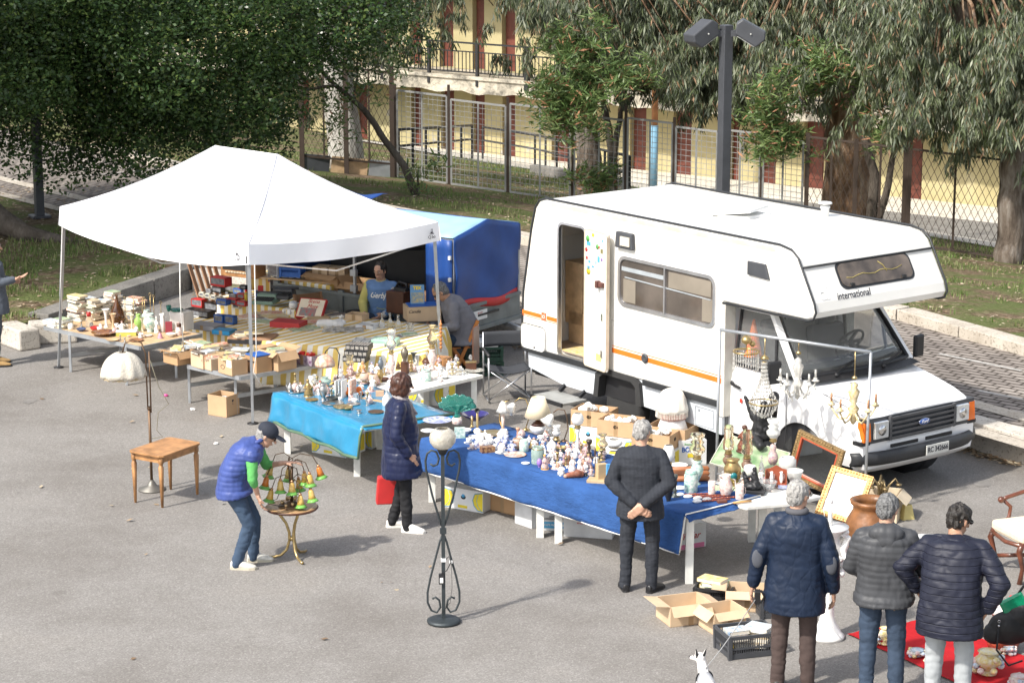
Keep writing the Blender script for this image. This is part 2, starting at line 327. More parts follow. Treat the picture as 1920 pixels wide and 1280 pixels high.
pts=[(-5.14,36.97)]+kerbline[1:]+[(40,15.5),(40,40),(13.3,19.8+.9)]+[]
strip('paved_road',nearl,farl,.304,MAT_CO,kind='structure')
off1=off(nearl,-.28); strip('road_edge_strip',off1,nearl,.309,MAT_TR,kind='structure')
off2=off(nearl,-.95);
strip('brick_footpath',off2,off1,.3,MAT_CO,kind='structure')
off3=off(nearl,-1.2); strip('footpath_edge_strip',off3,off2,.307,MAT_TR,kind='structure')
# upper plaza piece between kerb and footpath (right and centre)
b=MB(MAT_CO); b.poly([(*p,.296) for p in [(-5.14,36.97),(-2.,34.5),(2.3,31.1),(5.39,27.44),(6.01,26.55),(14,15.5),(15,17),(6.9,27.9),(5.9,29),(-1,36.8),(-5.2,41.5)]]); b.build('raised_pavement',kind='structure')
# planted bed at the left
bed=[(-5.3,36.9),(-6.2,34.9),(-7.1,33.0),(-8.5,32.6),(-45,36),(-45,62),(-17,54),(-10.9,46.4),(-8.4,43),(-5.2,39.3)]
b=MB(MAT_SO); b.poly([(*p,.292) for p in bed]); b.build('planting_bed',kind='structure')
b=MB(MAT_GC)
def wallrun(pl,w,z0,z1,gap=.012,L=1.6,mat=MAT_GC,name='kerb',irr=.0,**k):
 bb=MB(mat)
 for i in range(len(pl)-1):
  p,q=Vector(pl[i]),Vector(pl[i+1]); n=max(1,round((q-p).length/L)); t=(q-p).normalized()
  for j in range(n):
   a=p.lerp(q,j/n)+t*gap; c=p.lerp(q,(j+1)/n)-t*gap; nrm=Vector((-t.y,t.x))*w
   o=rnd.uniform(-irr,irr); bb.prism([a+nrm*o,c+nrm*o,c+nrm*(1+o),a+nrm*(1+o)],z0,z1+rnd.uniform(-irr,irr)*.05)
 return bb.build(name,bevel=.012,fixn=True,**k)
wallrun([(-5.05,37.3),(-6.15,34.85),(-6.75,33.4)],-.36,0,.36,name='concrete_kerb_wall',label='low grey concrete kerb wall holding back the leafy planting bed',cat='kerb wall')
wallrun(kerbline,.3,0,.345,mat=MAT_MA,name='stone_kerb',label='white stone kerb blocks along the raised pavement behind the camper',cat='kerb',irr=.02)
wallrun(farl[1:],.32,.28,.46,mat=MAT_TR,name='travertine_kerb',label='long travertine kerb between cobbled road and leafy lawn',cat='kerb')
# parking bay lines
for k,(a,c) in enumerate([((1760,664),(1915,696)),((1833,733),(1918,750)),((130,334),(290,318))]):
 p,q=P(*a,.3),P(*c,.3); b=MB(M('worn_line_paint',(.42,.4,.37),.8,vs=14,var=.3)); d=(q-p).normalized()*1; n=Vector((-d.y,d.x,0))*.035
 b.poly([tuple((v+Vector((0,0,.0115)))) for v in (p-n,q-n,q+n,p+n)]); b.build('bay_marking',kind='structure')
# lawn falling away
b=MB(MAT_SO)
S=[.35,2,5,9,13,16.5,20]; T=[-60,-40,-25,-14,-4,6,18,34]
def st(s,t): # s away from far kerb, t along
 x=5.57+.757*s+.653*t; y=33.3+.653*s-.757*t; return (x,y,terr(x,y))
nS=len(S)
b.add([st(s,t) for t in T for s in S],[(j*nS+i,j*nS+i+1,(j+1)*nS+i+1,(j+1)*nS+i) for j in range(len(T)-1) for i in range(nS-1)]); b.build('lawn_slope',kind='structure',fixn=False)
bb=MB(MAT_GC); bb.poly([st(20,-90),st(20,60),(150,200,-2.75),(-150,200,-2.75)]); bb.build('rear_yard_ground',kind='structure')
b=MB(MAT_SO); b.poly([(-130,-60,-2.9),(130,-60,-2.9),(200,300,-2.9),(-200,300,-2.9)]); b.build('far_ground',kind='structure')
b=MB(stone_mat('pale_concrete',(.4,.37,.32),(.5,.47,.41),(.6,.56,.5)))   # concrete apron behind the fence
b.add([tuple(Vector(st(s,t))+Vector((0,0,.03))) for t in (-34,-20,-13,-4,6,16) for s in (14.2,17,20)],[(j*3+i,j*3+i+1,(j+1)*3+i+1,(j+1)*3+i) for j in range(5) for i in range(2)]); b.build('concrete_path',kind='structure')
wallrun([tuple(st(12.2,t)[:2]) for t in (-22,-18.6)],.2,-1.6,-1.0,mat=MAT_GC,name='stone_border',label='low concrete border at the foot of the chain link gate on the left',cat='border')
# leaf litter and grass (uncountable)
def litter(name,pts,mats,size,up=.0,**k):
 n=len(pts); V=np.zeros((n*4,3)); rs=np.random.RandomState(3)
 for i,(x,y,z) in enumerate(pts):
  a=rs.rand()*6.28; L=size*(.5+rs.rand()); W=L*.32; t=rs.uniform(-.3,.3,2)
  d=np.array([math.cos(a),math.sin(a),t[0]])*L; e=np.array([-math.sin(a),math.cos(a),t[1]])*W
  if up: d=np.array([math.cos(a)*.4,math.sin(a)*.4,1])*L*up; e*=.5
  c=np.array([x,y,z+.012]); V[i*4:i*4+4]=[c-e*.3,c+d*.5-e,c+d,c+d*.5+e] if not up else [c-e,c+e,c+d+e*.2,c+d-e*.2]
 return npmesh(name,V,np.arange(n*4).reshape(n,4),mats,rs.randint(0,len(mats),n),**k)
lm=[M('dry_leaf_a',(.3,.22,.14),.8),M('dry_leaf_b',(.18,.12,.07),.8),M('dry_leaf_c',(.4,.33,.23),.8)]
pts=[]
for _ in range(16000):
 s=rnd.uniform(.5,13) ; t=rnd.uniform(-26,10); q=st(s,t)
 if noise.noise(Vector((q[0]*.5,q[1]*.5,0)))>.02: pts.append(q)
for _ in range(4000):
 x=rnd.uniform(-12,-5.4); y=rnd.uniform(33,46)
 if y>33+(-6.6-x)*.1 and y<39.3+(-5.2-x)*1.15 and (x+6.2)*.42-(y-34.9)*.18<-.05 or x<-7.4: pts.append((x,y,.3))
pts=[p for p in pts if not(p[2]<.31 and p[2]>.29 and (p[0]>-5.4 or (p[1]<35.5 and p[0]>-6.9)))]
for _ in range(900):
 i=rnd.randrange(4); f=rnd.random(); K=kerbline; d=abs(rnd.gauss(0,.1))+.02; p=(K[i][0]+(K[i+1][0]-K[i][0])*f-.7*d,K[i][1]+(K[i+1][1]-K[i][1])*f-.6*d,0.); pts.append(p)
for _ in range(70): pts.append((rnd.uniform(-7,4),rnd.uniform(20,34),0.))
litter('leaf_litter',pts,lm,.06,kind='stuff',label='dry eucalyptus leaves scattered over soil, lawn and kerb foot',cat='leaf litter')
pts=[]
for _ in range(60000):
 s=rnd.uniform(.5,13.5); t=rnd.uniform(-26,10); q=st(s,t)
 if noise.noise(Vector((q[0]*.45+7,q[1]*.45,0)))+.4*noise.noise(Vector((q[0]*1.9,q[1]*1.9,3)))>.05 or s>11: pts.append(q)
for _ in range(14000):
 x=rnd.uniform(-11,-5.6); y=rnd.uniform(33.2,41)
 if noise.noise(Vector((x*.8+3,y*.8,5)))>.05 and (x<-6.9 or y>35.6+(-5.9-x)*0): pts.append((x,y,.3))
gm=[leafmat('grass_a',(.1,.17,.035),.7,.3),leafmat('grass_b',(.16,.2,.06),.7,.3),leafmat('grass_c',(.22,.22,.1),.7,.3)]
litter('grass',pts,gm,.055,up=1.1,kind='stuff',label='short patchy grass between the dry leaves',cat='grass')
# ---------------- yellow gallery building ----------------
BA=Vector((-1.1,72,-2.75)); BU=Vector((.799,-.601,0)); BN=Vector((-.601,-.799,0))   # along facade, towards us
bl=thing('gallery_building','long yellow two storey block with brown doors and stained balcony behind the fence','building',BA,math.atan2(BU.y,BU.x))
# local: x along, y = away (behind), z up
def bx(px,py,yo=0.):      # pixel -> local x,z on a plane parallel to the facade, yo metres in front of it
 n=BN; d=(BA+BN*yo).dot(n)-0; r=ray(px,py); t=(d-H*0-Vector((0,0,H)).dot(n))/r.dot(n); q=Vector((0,0,H))+r*t-BA
 return q.dot(BU),q.z
doors0=[bx(x,300)[0] for x in (618,679,780,893,940,1060,1060+133,1269,1347,1432,1530,1600,1712)]
z2=bx(893,150,.0)[1];
FZ=2.62   # upper floor level
b=MB(MAT_WA)
xs0,xs1=-34,19.2
dr=[];
for px0,px1 in ((560,582),(668,690),(772,790),(827,852),(885,909),(942,966),(1034,1070),(1181,1211),(1262,1296),(1368,1385),(1424,1455),(1506,1545),(1590,1625),(1694,1730)): dr.append((bx(px0,300)[0],bx(px1,300)[0]))
dr.sort();
up=[]
for px0,px1 in ((628,646),(700,724),(768,789),(825,850),(886,908),(941,966),(1120,1150),(1200,1230),(1268,1296),(1350,1380),(1430,1460),(1510,1545),(1600,1630)): up.append((bx(px0,80)[0],bx(px1,80)[0]))
def facade(D,z0,z1,dh):
 x=xs0
 for a,c in D+[(xs1,xs1)]:
  b.box(((x+a)/2,.15,(z0+z1)/2),(a-x,.3,z1-z0));
  if c>a: b.box(((a+c)/2,.15,(z0+dh+z1)/2),(c-a,.3,z1-z0-dh))
  x=c
facade(dr,0,FZ-.2,2.15); facade(up,FZ+.02,FZ+3.1,2.2)
b.box((xs1-.15,4,2.6),(.3,7.6,5.6));
b.box((xs1+3.2,7.6,2.6),(7,.3,5.6)); b.box(((xs0+xs1)/2,8,2.6),(xs1-xs0,.2,5.6))
b.build('wall',bl)
dm=M('brown_door_paint',(.15,.042,.026),.6,var=.3,vs=3); rv=M('grey_reveal',(.2,.18,.15),.9)
for D,z0,dh in ((dr,0,2.12),(up,FZ+.02,2.17)):
 for a,c in D:
  q=MB(dm); w_=c-a; q.box((w_/2,.22,dh/2),(w_-.02,.05,dh-.02));
  for k in (0.3,.72): q.box((w_/2,.19,dh*k),(w_*.6,.03,dh*.3))
  q.build('door',bl,loc=(a,0,z0))
b=MB(MAT_SL)
zs=FZ-.2
def slabprof(u,v): # ragged front slab
 return None
xx=np.linspace(xs0,xs1+.4,170); vs=[];fs=[]
for i,x in enumerate(xx):
 rag=.10*noise.noise(Vector((x*1.3,0,0)))+.05*noise.noise(Vector((x*5,1,0))); bz=zs-.30+rag
 for (y,z) in ((.05,FZ),(-1.5,FZ),(-1.5,FZ-.1),(-1.44,FZ-.12),(-1.42,bz),(-1.0,bz+.05),(.05,zs)): vs.append((x,y,z))
for i in range(len(xx)-1):
 for j in range(6): fs.append((i*7+j,(i+1)*7+j,(i+1)*7+j+1,i*7+j+1))
b.add(vs,fs,sm=False); b.build('balcony_slab',bl)
b=MB(MAT_SL);
vs=[];fs=[]; z3=FZ+2.95
for i,x in enumerate(xx):
 rag=.06*noise.noise(Vector((x*1.1,9,0)))
 for (y,z) in ((.05,z3+.3),(-1.55,z3+.3),(-1.55,z3-.12+rag),(-1.35,z3-.12+rag),(-1.3,z3),(.05,z3)): vs.append((x,y,z))
for i in range(len(xx)-1):
 for j in range(5): fs.append((i*6+j,(i+1)*6+j,(i+1)*6+j+1,i*6+j+1))
b.add(vs,fs,sm=False); b.build('eaves_slab',bl)
b=MB(MAT_WA); b.box(((xs0+xs1)/2,.15,z3+1.9),(xs1-xs0,.3,3.2)); b.build('attic_wall',bl)
rl=MB(black); x=xs0
k=0
while x<xs1:
 rl.beam((x,-1.42,FZ-.3),(x,-1.42,FZ+1.0),.09 if k%4 else .14);
 nx=x+1.85
 rl.beam((x,-1.42,FZ+.98),(nx,-1.42,FZ+.98),.05); rl.beam((x,-1.42,FZ+.72),(nx,-1.42,FZ+.72),.035); rl.beam((x,-1.42,FZ+.1),(nx,-1.42,FZ+.1),.035)
 for j in range(1,13): rl.beam((x+j*1.85/13,-1.42,FZ+.1),(x+j*1.85/13,-1.42,FZ+.72),.022)
 x=nx;k+=1
rl.build('balcony_railing',bl)
b=MB(stone_mat('walkway',(.5,.45,.38),(.6,.56,.48),(.7,.66,.58))); b.box(((xs0+xs1+8)/2,-.9,.03),(xs1-xs0+8,1.8,.12)); b.build('walkway',bl)
q=MB(M('rusty_pipe',(.3,.13,.05),.8,var=.3)); q.tube([bl.matrix_world@Vector((0,0,0))]*0+[(0,0,1.7),(0,0,7.)],.09,10);
q.mat(M('blue_pipe_paint',(.14,.28,.38),.7)); q.tube([(0,0,0),(0,0,1.7)],.1,10)
pz=G(1226,352); q.build('standing_pipe',loc=pz,label='tall rusty pipe with a pale blue lower section in front of the building',cat='pipe')
# ramp handrails behind the fence
b=MB(black)
def hr(pts,h=.95,mid=True):
 for i in range(len(pts)-1):
  p,c=Vector(pts[i]),Vector(pts[i+1]); z=Vector((0,0,h)); b.tube([p+z,c+z],.035,6); b.tube([p+z*.6,c+z*.6],.03,6)
  n=max(1,round((c-p).length/1.8))
  for j in range(n+1): e=p.lerp(c,j/n); b.beam(e-Vector((0,0,.1)),e+z,.06)
hr([G(748,320),G(885,300)]); hr([G(905,300),G(1003,318),G(1090,345),G(1180,372)])
b.build('ramp_handrail',label='black metal handrail of the ramp beyond the wire fence',cat='handrail')
# ---------------- wire mesh fence ----------------
def panel(name,a,c,h,par,mat,sp=.11,frame=.04,wire=.009,diag=False,base=0.):
 a,c=Vector(a),Vector(c); d=c-a; L=Vector((d.x,d.y,0)).length; U=d/L; Z=Vector((0,0,1)); q=MB(mat)
 def at(x,z): return a+U*x+Z*(z+base)
 for p0,p1 in ((at(0,0),at(L,0)),(at(0,h),at(L,h)),(at(0,0),at(0,h)),(at(L,0),at(L,h)),(at(L/2,0),at(L/2,h))): q.beam(p0,p1,frame)
 if not diag:
  n=int(L/sp)
  for i in range(1,n): q.beam(at(i*L/n,0),at(i*L/n,h),wire)
  n=int(h/sp)
  for i in range(1,n): q.beam(at(0,i*h/n),at(L,i*h/n),wire)
 else:
  s=sp*1.4; k=-int(h/(2*s))*2
  x=-h*.5
  while x<L:
   for sg in (1,-1):
    x0,x1=(x,x+h*.5) if sg>0 else (x+h*.5,x); z0,z1=0,h
    # clip to 0..L
    def cl(xa,za,xb,zb):
     if xa==xb: return None
     t0,t1=0,1; dx=xb-xa
     for lim,s_ in((0,1),(L,-1)):
      fa=s_*(xa-lim); fb=s_*(xb-lim)
      if fa<0 and fb<0: return None
      if fa<0: t0=max(t0,fa/(fa-fb))
      if fb<0: t1=min(t1,fa/(fa-fb))
     return None if t0>=t1 else (xa+dx*t0,za+(zb-za)*t0,xa+dx*t1,za+(zb-za)*t1)
    r_=cl(x0,z0,x1,z1)
    if r_: q.beam(at(r_[0],r_[1]),at(r_[2],r_[3]),wire)
   x+=s
 return q.build(name,par)
fs_=stone_mat; fgal=M('fence_zinc',(.3,.3,.29),.6,.3); frust=M('fence_rust_brown',(.06,.042,.032),.7,.3)
fence=thing('wire_mesh_fence','long galvanised wire mesh fence with framed panels and rusty posts before the yellow building','fence')
fx=[742,842,952,1073,1172,1262,1345,1425,1505]; fy=[330,346,364,378]
A0=G(742,332); A1=G(1073,378); dirf=(A1-A0);
bs=[]
for x in fx:
 # intersect column with fence line
 lo,hi=0,4
 for _ in range(40):
  m=(lo+hi)/2; q=A0+dirf*m
  pxx=960+F*q.x/(q.y*cp-(q.z-H)*sp)
  if pxx<x: lo=m
  else: hi=m
 q=A0+dirf*m; q.z=terr(q.x,q.y); bs.append(q)
for i in range(len(bs)-1):
 g=(bs[i+1]-bs[i])*.04; panel('fence_panel',bs[i]+g,bs[i+1]-g,1.9-(.06*(i%2)),fence,fgal,base=.02)
 q=MB(frust); q.beam(bs[i]-Vector((0,0,.1)),bs[i]+Vector((0,0,2.05+.12*(i%3==1))),.06); q.build('fence_post',fence)
gate=thing('chain_link_gate','dark chain link gate with boarded foot left of the wire mesh fence','gate')
g0=G(567,318); g1=G(650,326); g2=G(736,333)
panel('gate_leaf',g0,g1,2.15,gate,frust,diag=True,base=.3,sp=.09,wire=.008); panel('gate_leaf',g1,g2,2.0,gate,frust,diag=True,base=.3,sp=.09,wire=.008)
q=MB(frust)
for e in (g0,g1,g2): q.beam(e-Vector((0,0,.1)),e+Vector((0,0,2.5)),.1)
q.build('gate_post',gate)
q=MB(wood_l); d_=(g2-g0);
for k,(a_,b_) in enumerate(((.02,.3),(.32,.48),(.5,.72),(.74,.98))):
 q.mat([dgrey,wood_l,wood_l,galv][k]); q.beam(g0+d_*a_+Vector((0,0,.17)),g0+d_*b_+Vector((0,0,.17)),.05,.36)
q.build('foot_board',gate)
cf=thing('chain_link_fence','rusty brown chain link fence sections right of the big eucalyptus trunk','fence')
def linepix(px): # base on right fence
 A=bs[-1]; B=G(1876,490); lo,hi=0,3
 for _ in range(40):
  m=(lo+hi)/2; q=A.lerp(B,m); pxx=960+F*q.x/(q.y*cp-(q.z-H)*sp)
  if pxx<px: lo=m
  else: hi=m
 q=A.lerp(B,m); q.z=terr(q.x,q.y); return q
cb=[linepix(x) for x in (1510,1600,1692,1700,1872,1884,1990)]
for i in range(len(cb)-1):
 q=MB(frust); q.beam(cb[i]-Vector((0,0,.1)),cb[i]+Vector((0,0,2.05)),.08); q.build('fence_post',cf)
 if (cb[i+1]-cb[i]).length>.6: panel('fence_panel',cb[i],cb[i+1],1.9,cf,frust,diag=True,sp=.1,wire=.008,base=.08)
# ---------------- trees ----------------
def leaves(name,clumps,per,L,W,mats,parent,mode='broad',seed=1,wts=None):
 rs=np.random.RandomState(seed); C=[];
 for (c,r) in clumps:
  n=max(3,int(per*r*r)); d=rs.normal(size=(n,3)); d/=np.linalg.norm(d,axis=1)[:,None]
  rad=r*(rs.rand(n)**(.45 if mode!='broad' else .22))[:,None]; C.append(np.array(c)+d*rad*np.array([1,1,.8]))
 C=np.concatenate(C); n=len(C); a=rs.rand(n)*6.283
 if mode=='broad': tilt=rs.normal(0,.5,n); ax=np.stack([np.cos(a)*np.cos(tilt),np.sin(a)*np.cos(tilt),np.sin(tilt)],1)
 elif mode=='droop':
  ax=np.stack([np.cos(a)*.38,np.sin(a)*.38,-np.ones(n)+rs.rand(n)*.35],1)
 else: el=rs.uniform(-.5,1.1,n); ax=np.stack([np.cos(a)*np.cos(el),np.sin(a)*np.cos(el),np.sin(el)],1)
 ax/=np.linalg.norm(ax,axis=1)[:,None]; rv_=rs.normal(size=(n,3)); sd=np.cross(ax,rv_); sd/=np.linalg.norm(sd,axis=1)[:,None]
 l=(L*(.6+.8*rs.rand(n)))[:,None]; w_=(W*(.7+.6*rs.rand(n)))[:,None]
 V=np.empty((n,4,3)); V[:,0]=C; V[:,1]=C+ax*l*.45+sd*w_*.5; V[:,2]=C+ax*l; V[:,3]=C+ax*l*.45-sd*w_*.5
 mi=rs.choice(len(mats),n,p=wts) if wts else rs.randint(0,len(mats),n)
 return npmesh(name,V.reshape(-1,3),np.arange(n*4).reshape(n,4),mats,mi,parent)
def crown_clumps(ells,n,r0,r1,seed=1,gap=.12,shell=.25):
 rr=random.Random(seed); out=[]; tot=sum(e[1][0]*e[1][1]+e[1][0]*e[1][2] for e in ells)
 for c,r in ells:
  m=int(n*(r[0]*r[1]+r[0]*r[2])/tot)
  for _ in range(m):
   d=Vector((rr.gauss(0,1),rr.gauss(0,1),rr.gauss(0,1))).normalized(); f=rr.random()**shell
   p=Vector((c[0]+d.x*r[0]*f,c[1]+d.y*r[1]*f,c[2]+d.z*r[2]*f))
   if noise.noise(p*.55+Vector((seed,0,0)))<-.22+gap*0: continue
   out.append((p,rr.uniform(r0,r1)))
 return out
bk_ficus=bark_mat('grey_bark',(.05,.04,.03),(.09,.075,.06),(.14,.12,.1)); bk_euc=bark_mat('eucalyptus_bark',(.05,.035,.025),(.15,.12,.095),(.28,.25,.22)); bk_dark=bark_mat('peeling_bark',(.05,.03,.02),(.2,.12,.07),(.38,.3,.22)); bk_white=bark_mat('white_bark',(.22,.18,.14),(.42,.4,.36),(.5,.48,.44))
fic=[leafmat('ficus_dark',(.03,.062,.018),.35,.15),leafmat('ficus_mid',(.055,.105,.028),.35,.2),leafmat('ficus_light',(.13,.19,.05),.4,.3)]
def limb(b,pts,r0,r1,n=10,jit=.03):
 k=len(pts); out=[];rs=[]
 for i in range(k-1):
  for j in range(4):
   f=(i+j/4)/(k-1); p=Vector(pts[i]).lerp(Vector(pts[i+1]),j/4); out.append(p+Vector((rnd.uniform(-jit,jit),rnd.uniform(-jit,jit),0))); rs.append(r0+(r1-r0)*f)
 out.append(Vector(pts[-1])); rs.append(r1); b.tube(out,rs,n)
# broad dark tree filling the upper left
t1=thing('ficus_tree','huge dense dark green tree whose crown fills the upper left','tree',(0,0,0))
b=MB(bk_ficus); base=P(-40,440,.28)
limb(b,[base+Vector((-.5,0,-.1)),base+Vector((-.8,1.,1.6)),base+Vector((-.3,3,3)),base+Vector((1.,4.5,4.6))],.5,.25,12); limb(b,[base+Vector((-.8,1.,1.8)),base+Vector((2.,4.5,3.)),base+Vector((7,5.5,3.6))],.2,.06,8); limb(b,[base+Vector((-.3,3.,2.8)),base+Vector((3,5.5,4.2)),base+Vector((9.5,6,4.6))],.2,.06,8)
limb(b,[base+Vector((0,0,.5)),base+Vector((.9,-.6,.12)),base+Vector((2.0,-.9,-.02))],.3,.05,8)
b.build('trunk',t1)
def PZ(px,py,Y,z=None): return PY(px,py,Y)
els=[]
for px,py,Y,rx,ry,rz_ in ((90,170,42,2.4,2.6,1.55),(-60,60,41,2.4,2.5,2.0),(310,190,42.5,2.2,2.3,1.45),(455,125,43.5,1.55,2.,1.6),(240,40,44,3.4,3.2,1.8),(520,20,45,2.8,2.5,1.5),(640,20,46,1.7,2,.9),(480,220,44,.85,1.3,.85),(30,-40,42,3.2,2.6,1.4),(400,-60,43,4,3,1.4),(60,270,41.5,1.6,1.3,.55),(280,270,42,1.8,1.3,.65),(180,110,40.8,1.7,1.1,1.2),(570,75,44.6,.6,1.,.6)):
 els.append((PY(px,py,Y),(rx,ry,rz_)))
cl=crown_clumps(els,430,.38,.8,5,shell=.38)
cl+=[(Vector(c)+Vector((0,.6,0)),.6) for c,r in crown_clumps(els,260,.4,.6,9,shell=.6)]
leaves('crown',cl,900,.085,.05,fic,t1,'broad',2,[.45,.4,.15])
# shade-giving crown further left, above the bed (its shade lies on the bed)
t2=thing('ficus_tree','second dense dark tree standing off to the left, shading the bed','tree')
b=MB(bk_ficus); limb(b,[(-16,34,.2),(-15.8,34.3,3),(-15,35,5)],.4,.25,10); b.build('trunk',t2)
cl=crown_clumps([((-14.6,34.2,6.0),(4.2,3.6,2.3)),((-12.9,37.5,7.6),(4,3.5,2.2)),((-12.4,34.8,6.4),(3.6,3.4,1.8)),((-17,38,6.5),(4,4,2.4))],620,.7,1.1,15,shell=.4); leaves('crown',cl,110,.16,.1,fic,t2,'broad',3,[.45,.4,.15])
euc=[leafmat('euc_grey',(.1,.12,.08),.45,.25),leafmat('euc_green',(.12,.15,.07),.45,.3),leafmat('euc_pale',(.25,.27,.18),.45,.3),leafmat('euc_dry',(.32,.2,.12),.7,.2)]
ole=[leafmat('oleander_green',(.09,.15,.045),.45,.25),leafmat('oleander_light',(.17,.23,.08),.45,.3),leafmat('oleander_pod',(.4,.2,.11),.7,.2)]
def strands(clumps,n,seed,ln=1.0):
 rr=random.Random(seed); out=[]
 for c,r in clumps:
  for _ in range(n):
   d=Vector((rr.gauss(0,.5),rr.gauss(0,.5),rr.gauss(0,.35)))*r; p=Vector(c)+d; v=Vector((rr.uniform(-.5,.5),rr.uniform(-.5,.5),.3)); q=p.copy(); L=rr.uniform(.5,1.)*ln
   for k in range(6): out.append((q.copy(),.13)); q+=v*L/6; v.z-=.33*1.1
 return out
def euctree(name,label,trunk,els,n,seed,ns=2,ln=1.,bark=bk_euc,r0=.5,per=560,extra=[]):
 t=thing(name,label,'tree'); b=MB(bark); limb(b,trunk,r0,r0*.55,14,.05)
 for e in extra: limb(b,e[0],e[1],e[2],8)
 b.build('trunk',t)
 dy={21:-8.5,22:-5.5,23:-3.5,24:-2.5}[seed]; e2=[(PY(px,py,Y+dy),(rx,ry,rz_)) for px,py,Y,rx,ry,rz_ in els]
 cl=crown_clumps(e2,n,.5,.9,seed,shell=.4);
 br=MB(bk_dark); top=Vector(trunk[-1]); rr=random.Random(seed)
 for c,r in rr.sample(cl,min(26,len(cl))): p=Vector(c); m=top.lerp(p,.5)+Vector((0,0,.6)); br.tube([top,m,p],[.07,.04,.012],5)
 br.build('branches',t)
 leaves('crown',strands(cl,ns+2,seed,ln),per*1.5,.2,.034,euc,t,'droop',seed,[.34,.36,.24,.06]); return t
def up(base,*offs): return [base-Vector((0,0,.2))]+[base+Vector(o) for o in offs]
b0=G(648,318); euctree('eucalyptus_tree','pale barked eucalyptus with thick white trunk behind the chain link gate','x' and up(b0,(-.1,0,1.6),(-.35,0,3.2),(-.5,0,5.2),(-.4,0,7)),[(690,45,61,1.6,1.4,1.0),(860,-15,60,1.8,1,.35),(600,-10,60,1.6,1.6,.9),(725,10,60,1.0,1.,1.1),(560,100,62,1.2,1,1.2),(960,35,61,.35,.5,.9)],46,21,2,1.,bk_white,.42)
b1=G(1110,372); euctree('eucalyptus_tree','leaning eucalyptus with pale foot and dark peeling top left of the street lamp',up(b1,(-.12,.1,1.2),(-.35,.2,2.6),(-.75,.3,4.2),(-.95,.4,6.5)),[(1035,10,55,1.0,1.,1.1),(1060,110,54,.6,.5,1.),(1090,30,54,.6,.5,.9),(1020,50,54,.4,.4,.8),(1190,20,57,1.3,1.3,1.0),(1230,110,57,1.3,1.2,1.3),(1290,60,56,1.5,1.3,1.5),(1340,150,55,1.2,1.,1.3),(1130,20,57,1.,1,.8),(1240,150,56,.9,1,.6),(1180,110,56,.9,.8,.7),(1300,140,54,.9,.8,.6)],135,22,3,.9,bk_euc,.3)
b2=G(1590,425); euctree('eucalyptus_tree','massive eucalyptus with broad hollowed trunk behind the camper roof','x' and up(b2,(0,0,1.2),(-.1,0,2.5),(-.5,.1,4.3),(-.3,.2,6.5)),[(1440,60,54,1.6,1.5,1.5),(1380,140,54,1.3,1.2,1.3),(1480,110,52,1.2,1.,1.),(1560,10,54,1.6,1.3,1.0),(1650,60,53,1.6,1.3,1.4),(1710,110,51,1.2,1.,1.),(1610,130,50,1.,.9,.8),(1400,190,54,.6,.6,.5),(1350,60,56,1.2,1.,1.3),(1470,-20,55,2.,1.5,.8)],175,23,3,.9,bk_dark,.62)
b3=G(1893,492); euctree('eucalyptus_tree','rightmost eucalyptus with grey trunk and low hanging branches beside the fence corner',up(b3,(0,0,1.2),(-.1,0,2.4),(-.8,.2,4.0),(-1.3,.3,5.6)),[(1800,40,48,1.5,1.3,1.3),(1890,60,47,1.3,1.3,1.5),(1740,100,49,1.2,1.,1.2),(1800,190,47,1.1,1.,1.1),(1905,180,45,.9,.9,.8),(1850,140,47,1.2,1.,1.),(1730,190,47,.8,.7,.6),(1930,120,46,1.,1,1.4),(1690,20,50,1.3,1.2,1.),(1850,-20,47,1.8,1.2,.7)],215,24,3,.9,bk_euc,.3)
def shrub(name,label,stems,els,n,seed,mats=ole,per=900,L=.2,cat='shrub'):
 t=thing(name,label,cat); b=MB(bk_ficus)
 for s_,r0,r1 in stems: limb(b,s_,r0,r1,7,.02)
 b.build('stem',t); dy={31:-7.2,32:-5,33:-3.2,34:-6.2,35:-6.2}[seed]; e2=[(PY(px,py,Y+dy),(rx,ry,rz_)) for px,py,Y,rx,ry,rz_ in els]
 leaves('foliage',crown_clumps(e2,n,.16,.34,seed,shell=.5),per,L,.035,mats,t,'spiky',seed,[.5,.42,.08] if len(mats)==3 else None)
s1=G(1150,380); shrub('oleander_tree','bright green oleander tree in front of the leaning eucalyptus',[(up(s1,(-.05,0,1.2),(-.2,0,2.),(-.3,0,2.4)),.11,.05),(up(s1,(0,0,1.2),(.15,0,2.),(.4,0,2.3)),.09,.04)],[(1090,120,55,1.0,.9,1.1),(1130,190,55,1.35,1.,.8),(1080,225,55,.95,.8,.5),(1140,285,55,.32,.3,.7),(1055,170,55,.7,.7,.6),(1110,80,56,.7,.6,.6),(1200,170,55,.7,.6,.6)],190,31,cat='tree')
s1b=G(1125,372); shrub('oleander_shrub','small low oleander bush at the foot of the leaning eucalyptus',[(up(s1b,(0,0,.5)),.03,.02)],[(1128,342,54,.65,.5,.35)],26,32)
s2=V3(7.4,47.6,-.9); shrub('oleander_tree','dark green oleander with reddish pods in front of the massive eucalyptus trunk',[(up(s2,(.0,0,1.2),(-.3,0,2.2),(-.5,0,3)),.13,.05),(up(s2,(.3,0,1.0),(.45,0,2.)),.1,.05)],[(1520,190,50,1.5,1.1,.9),(1560,240,50,1.6,1.,.6),(1480,270,50,.9,.7,.4),(1570,150,51,.8,.7,.7),(1620,260,50,.9,.7,.4),(1440,230,50,.6,.5,.5),(1530,120,51,.5,.5,.5)],230,33,per=800,cat='tree')
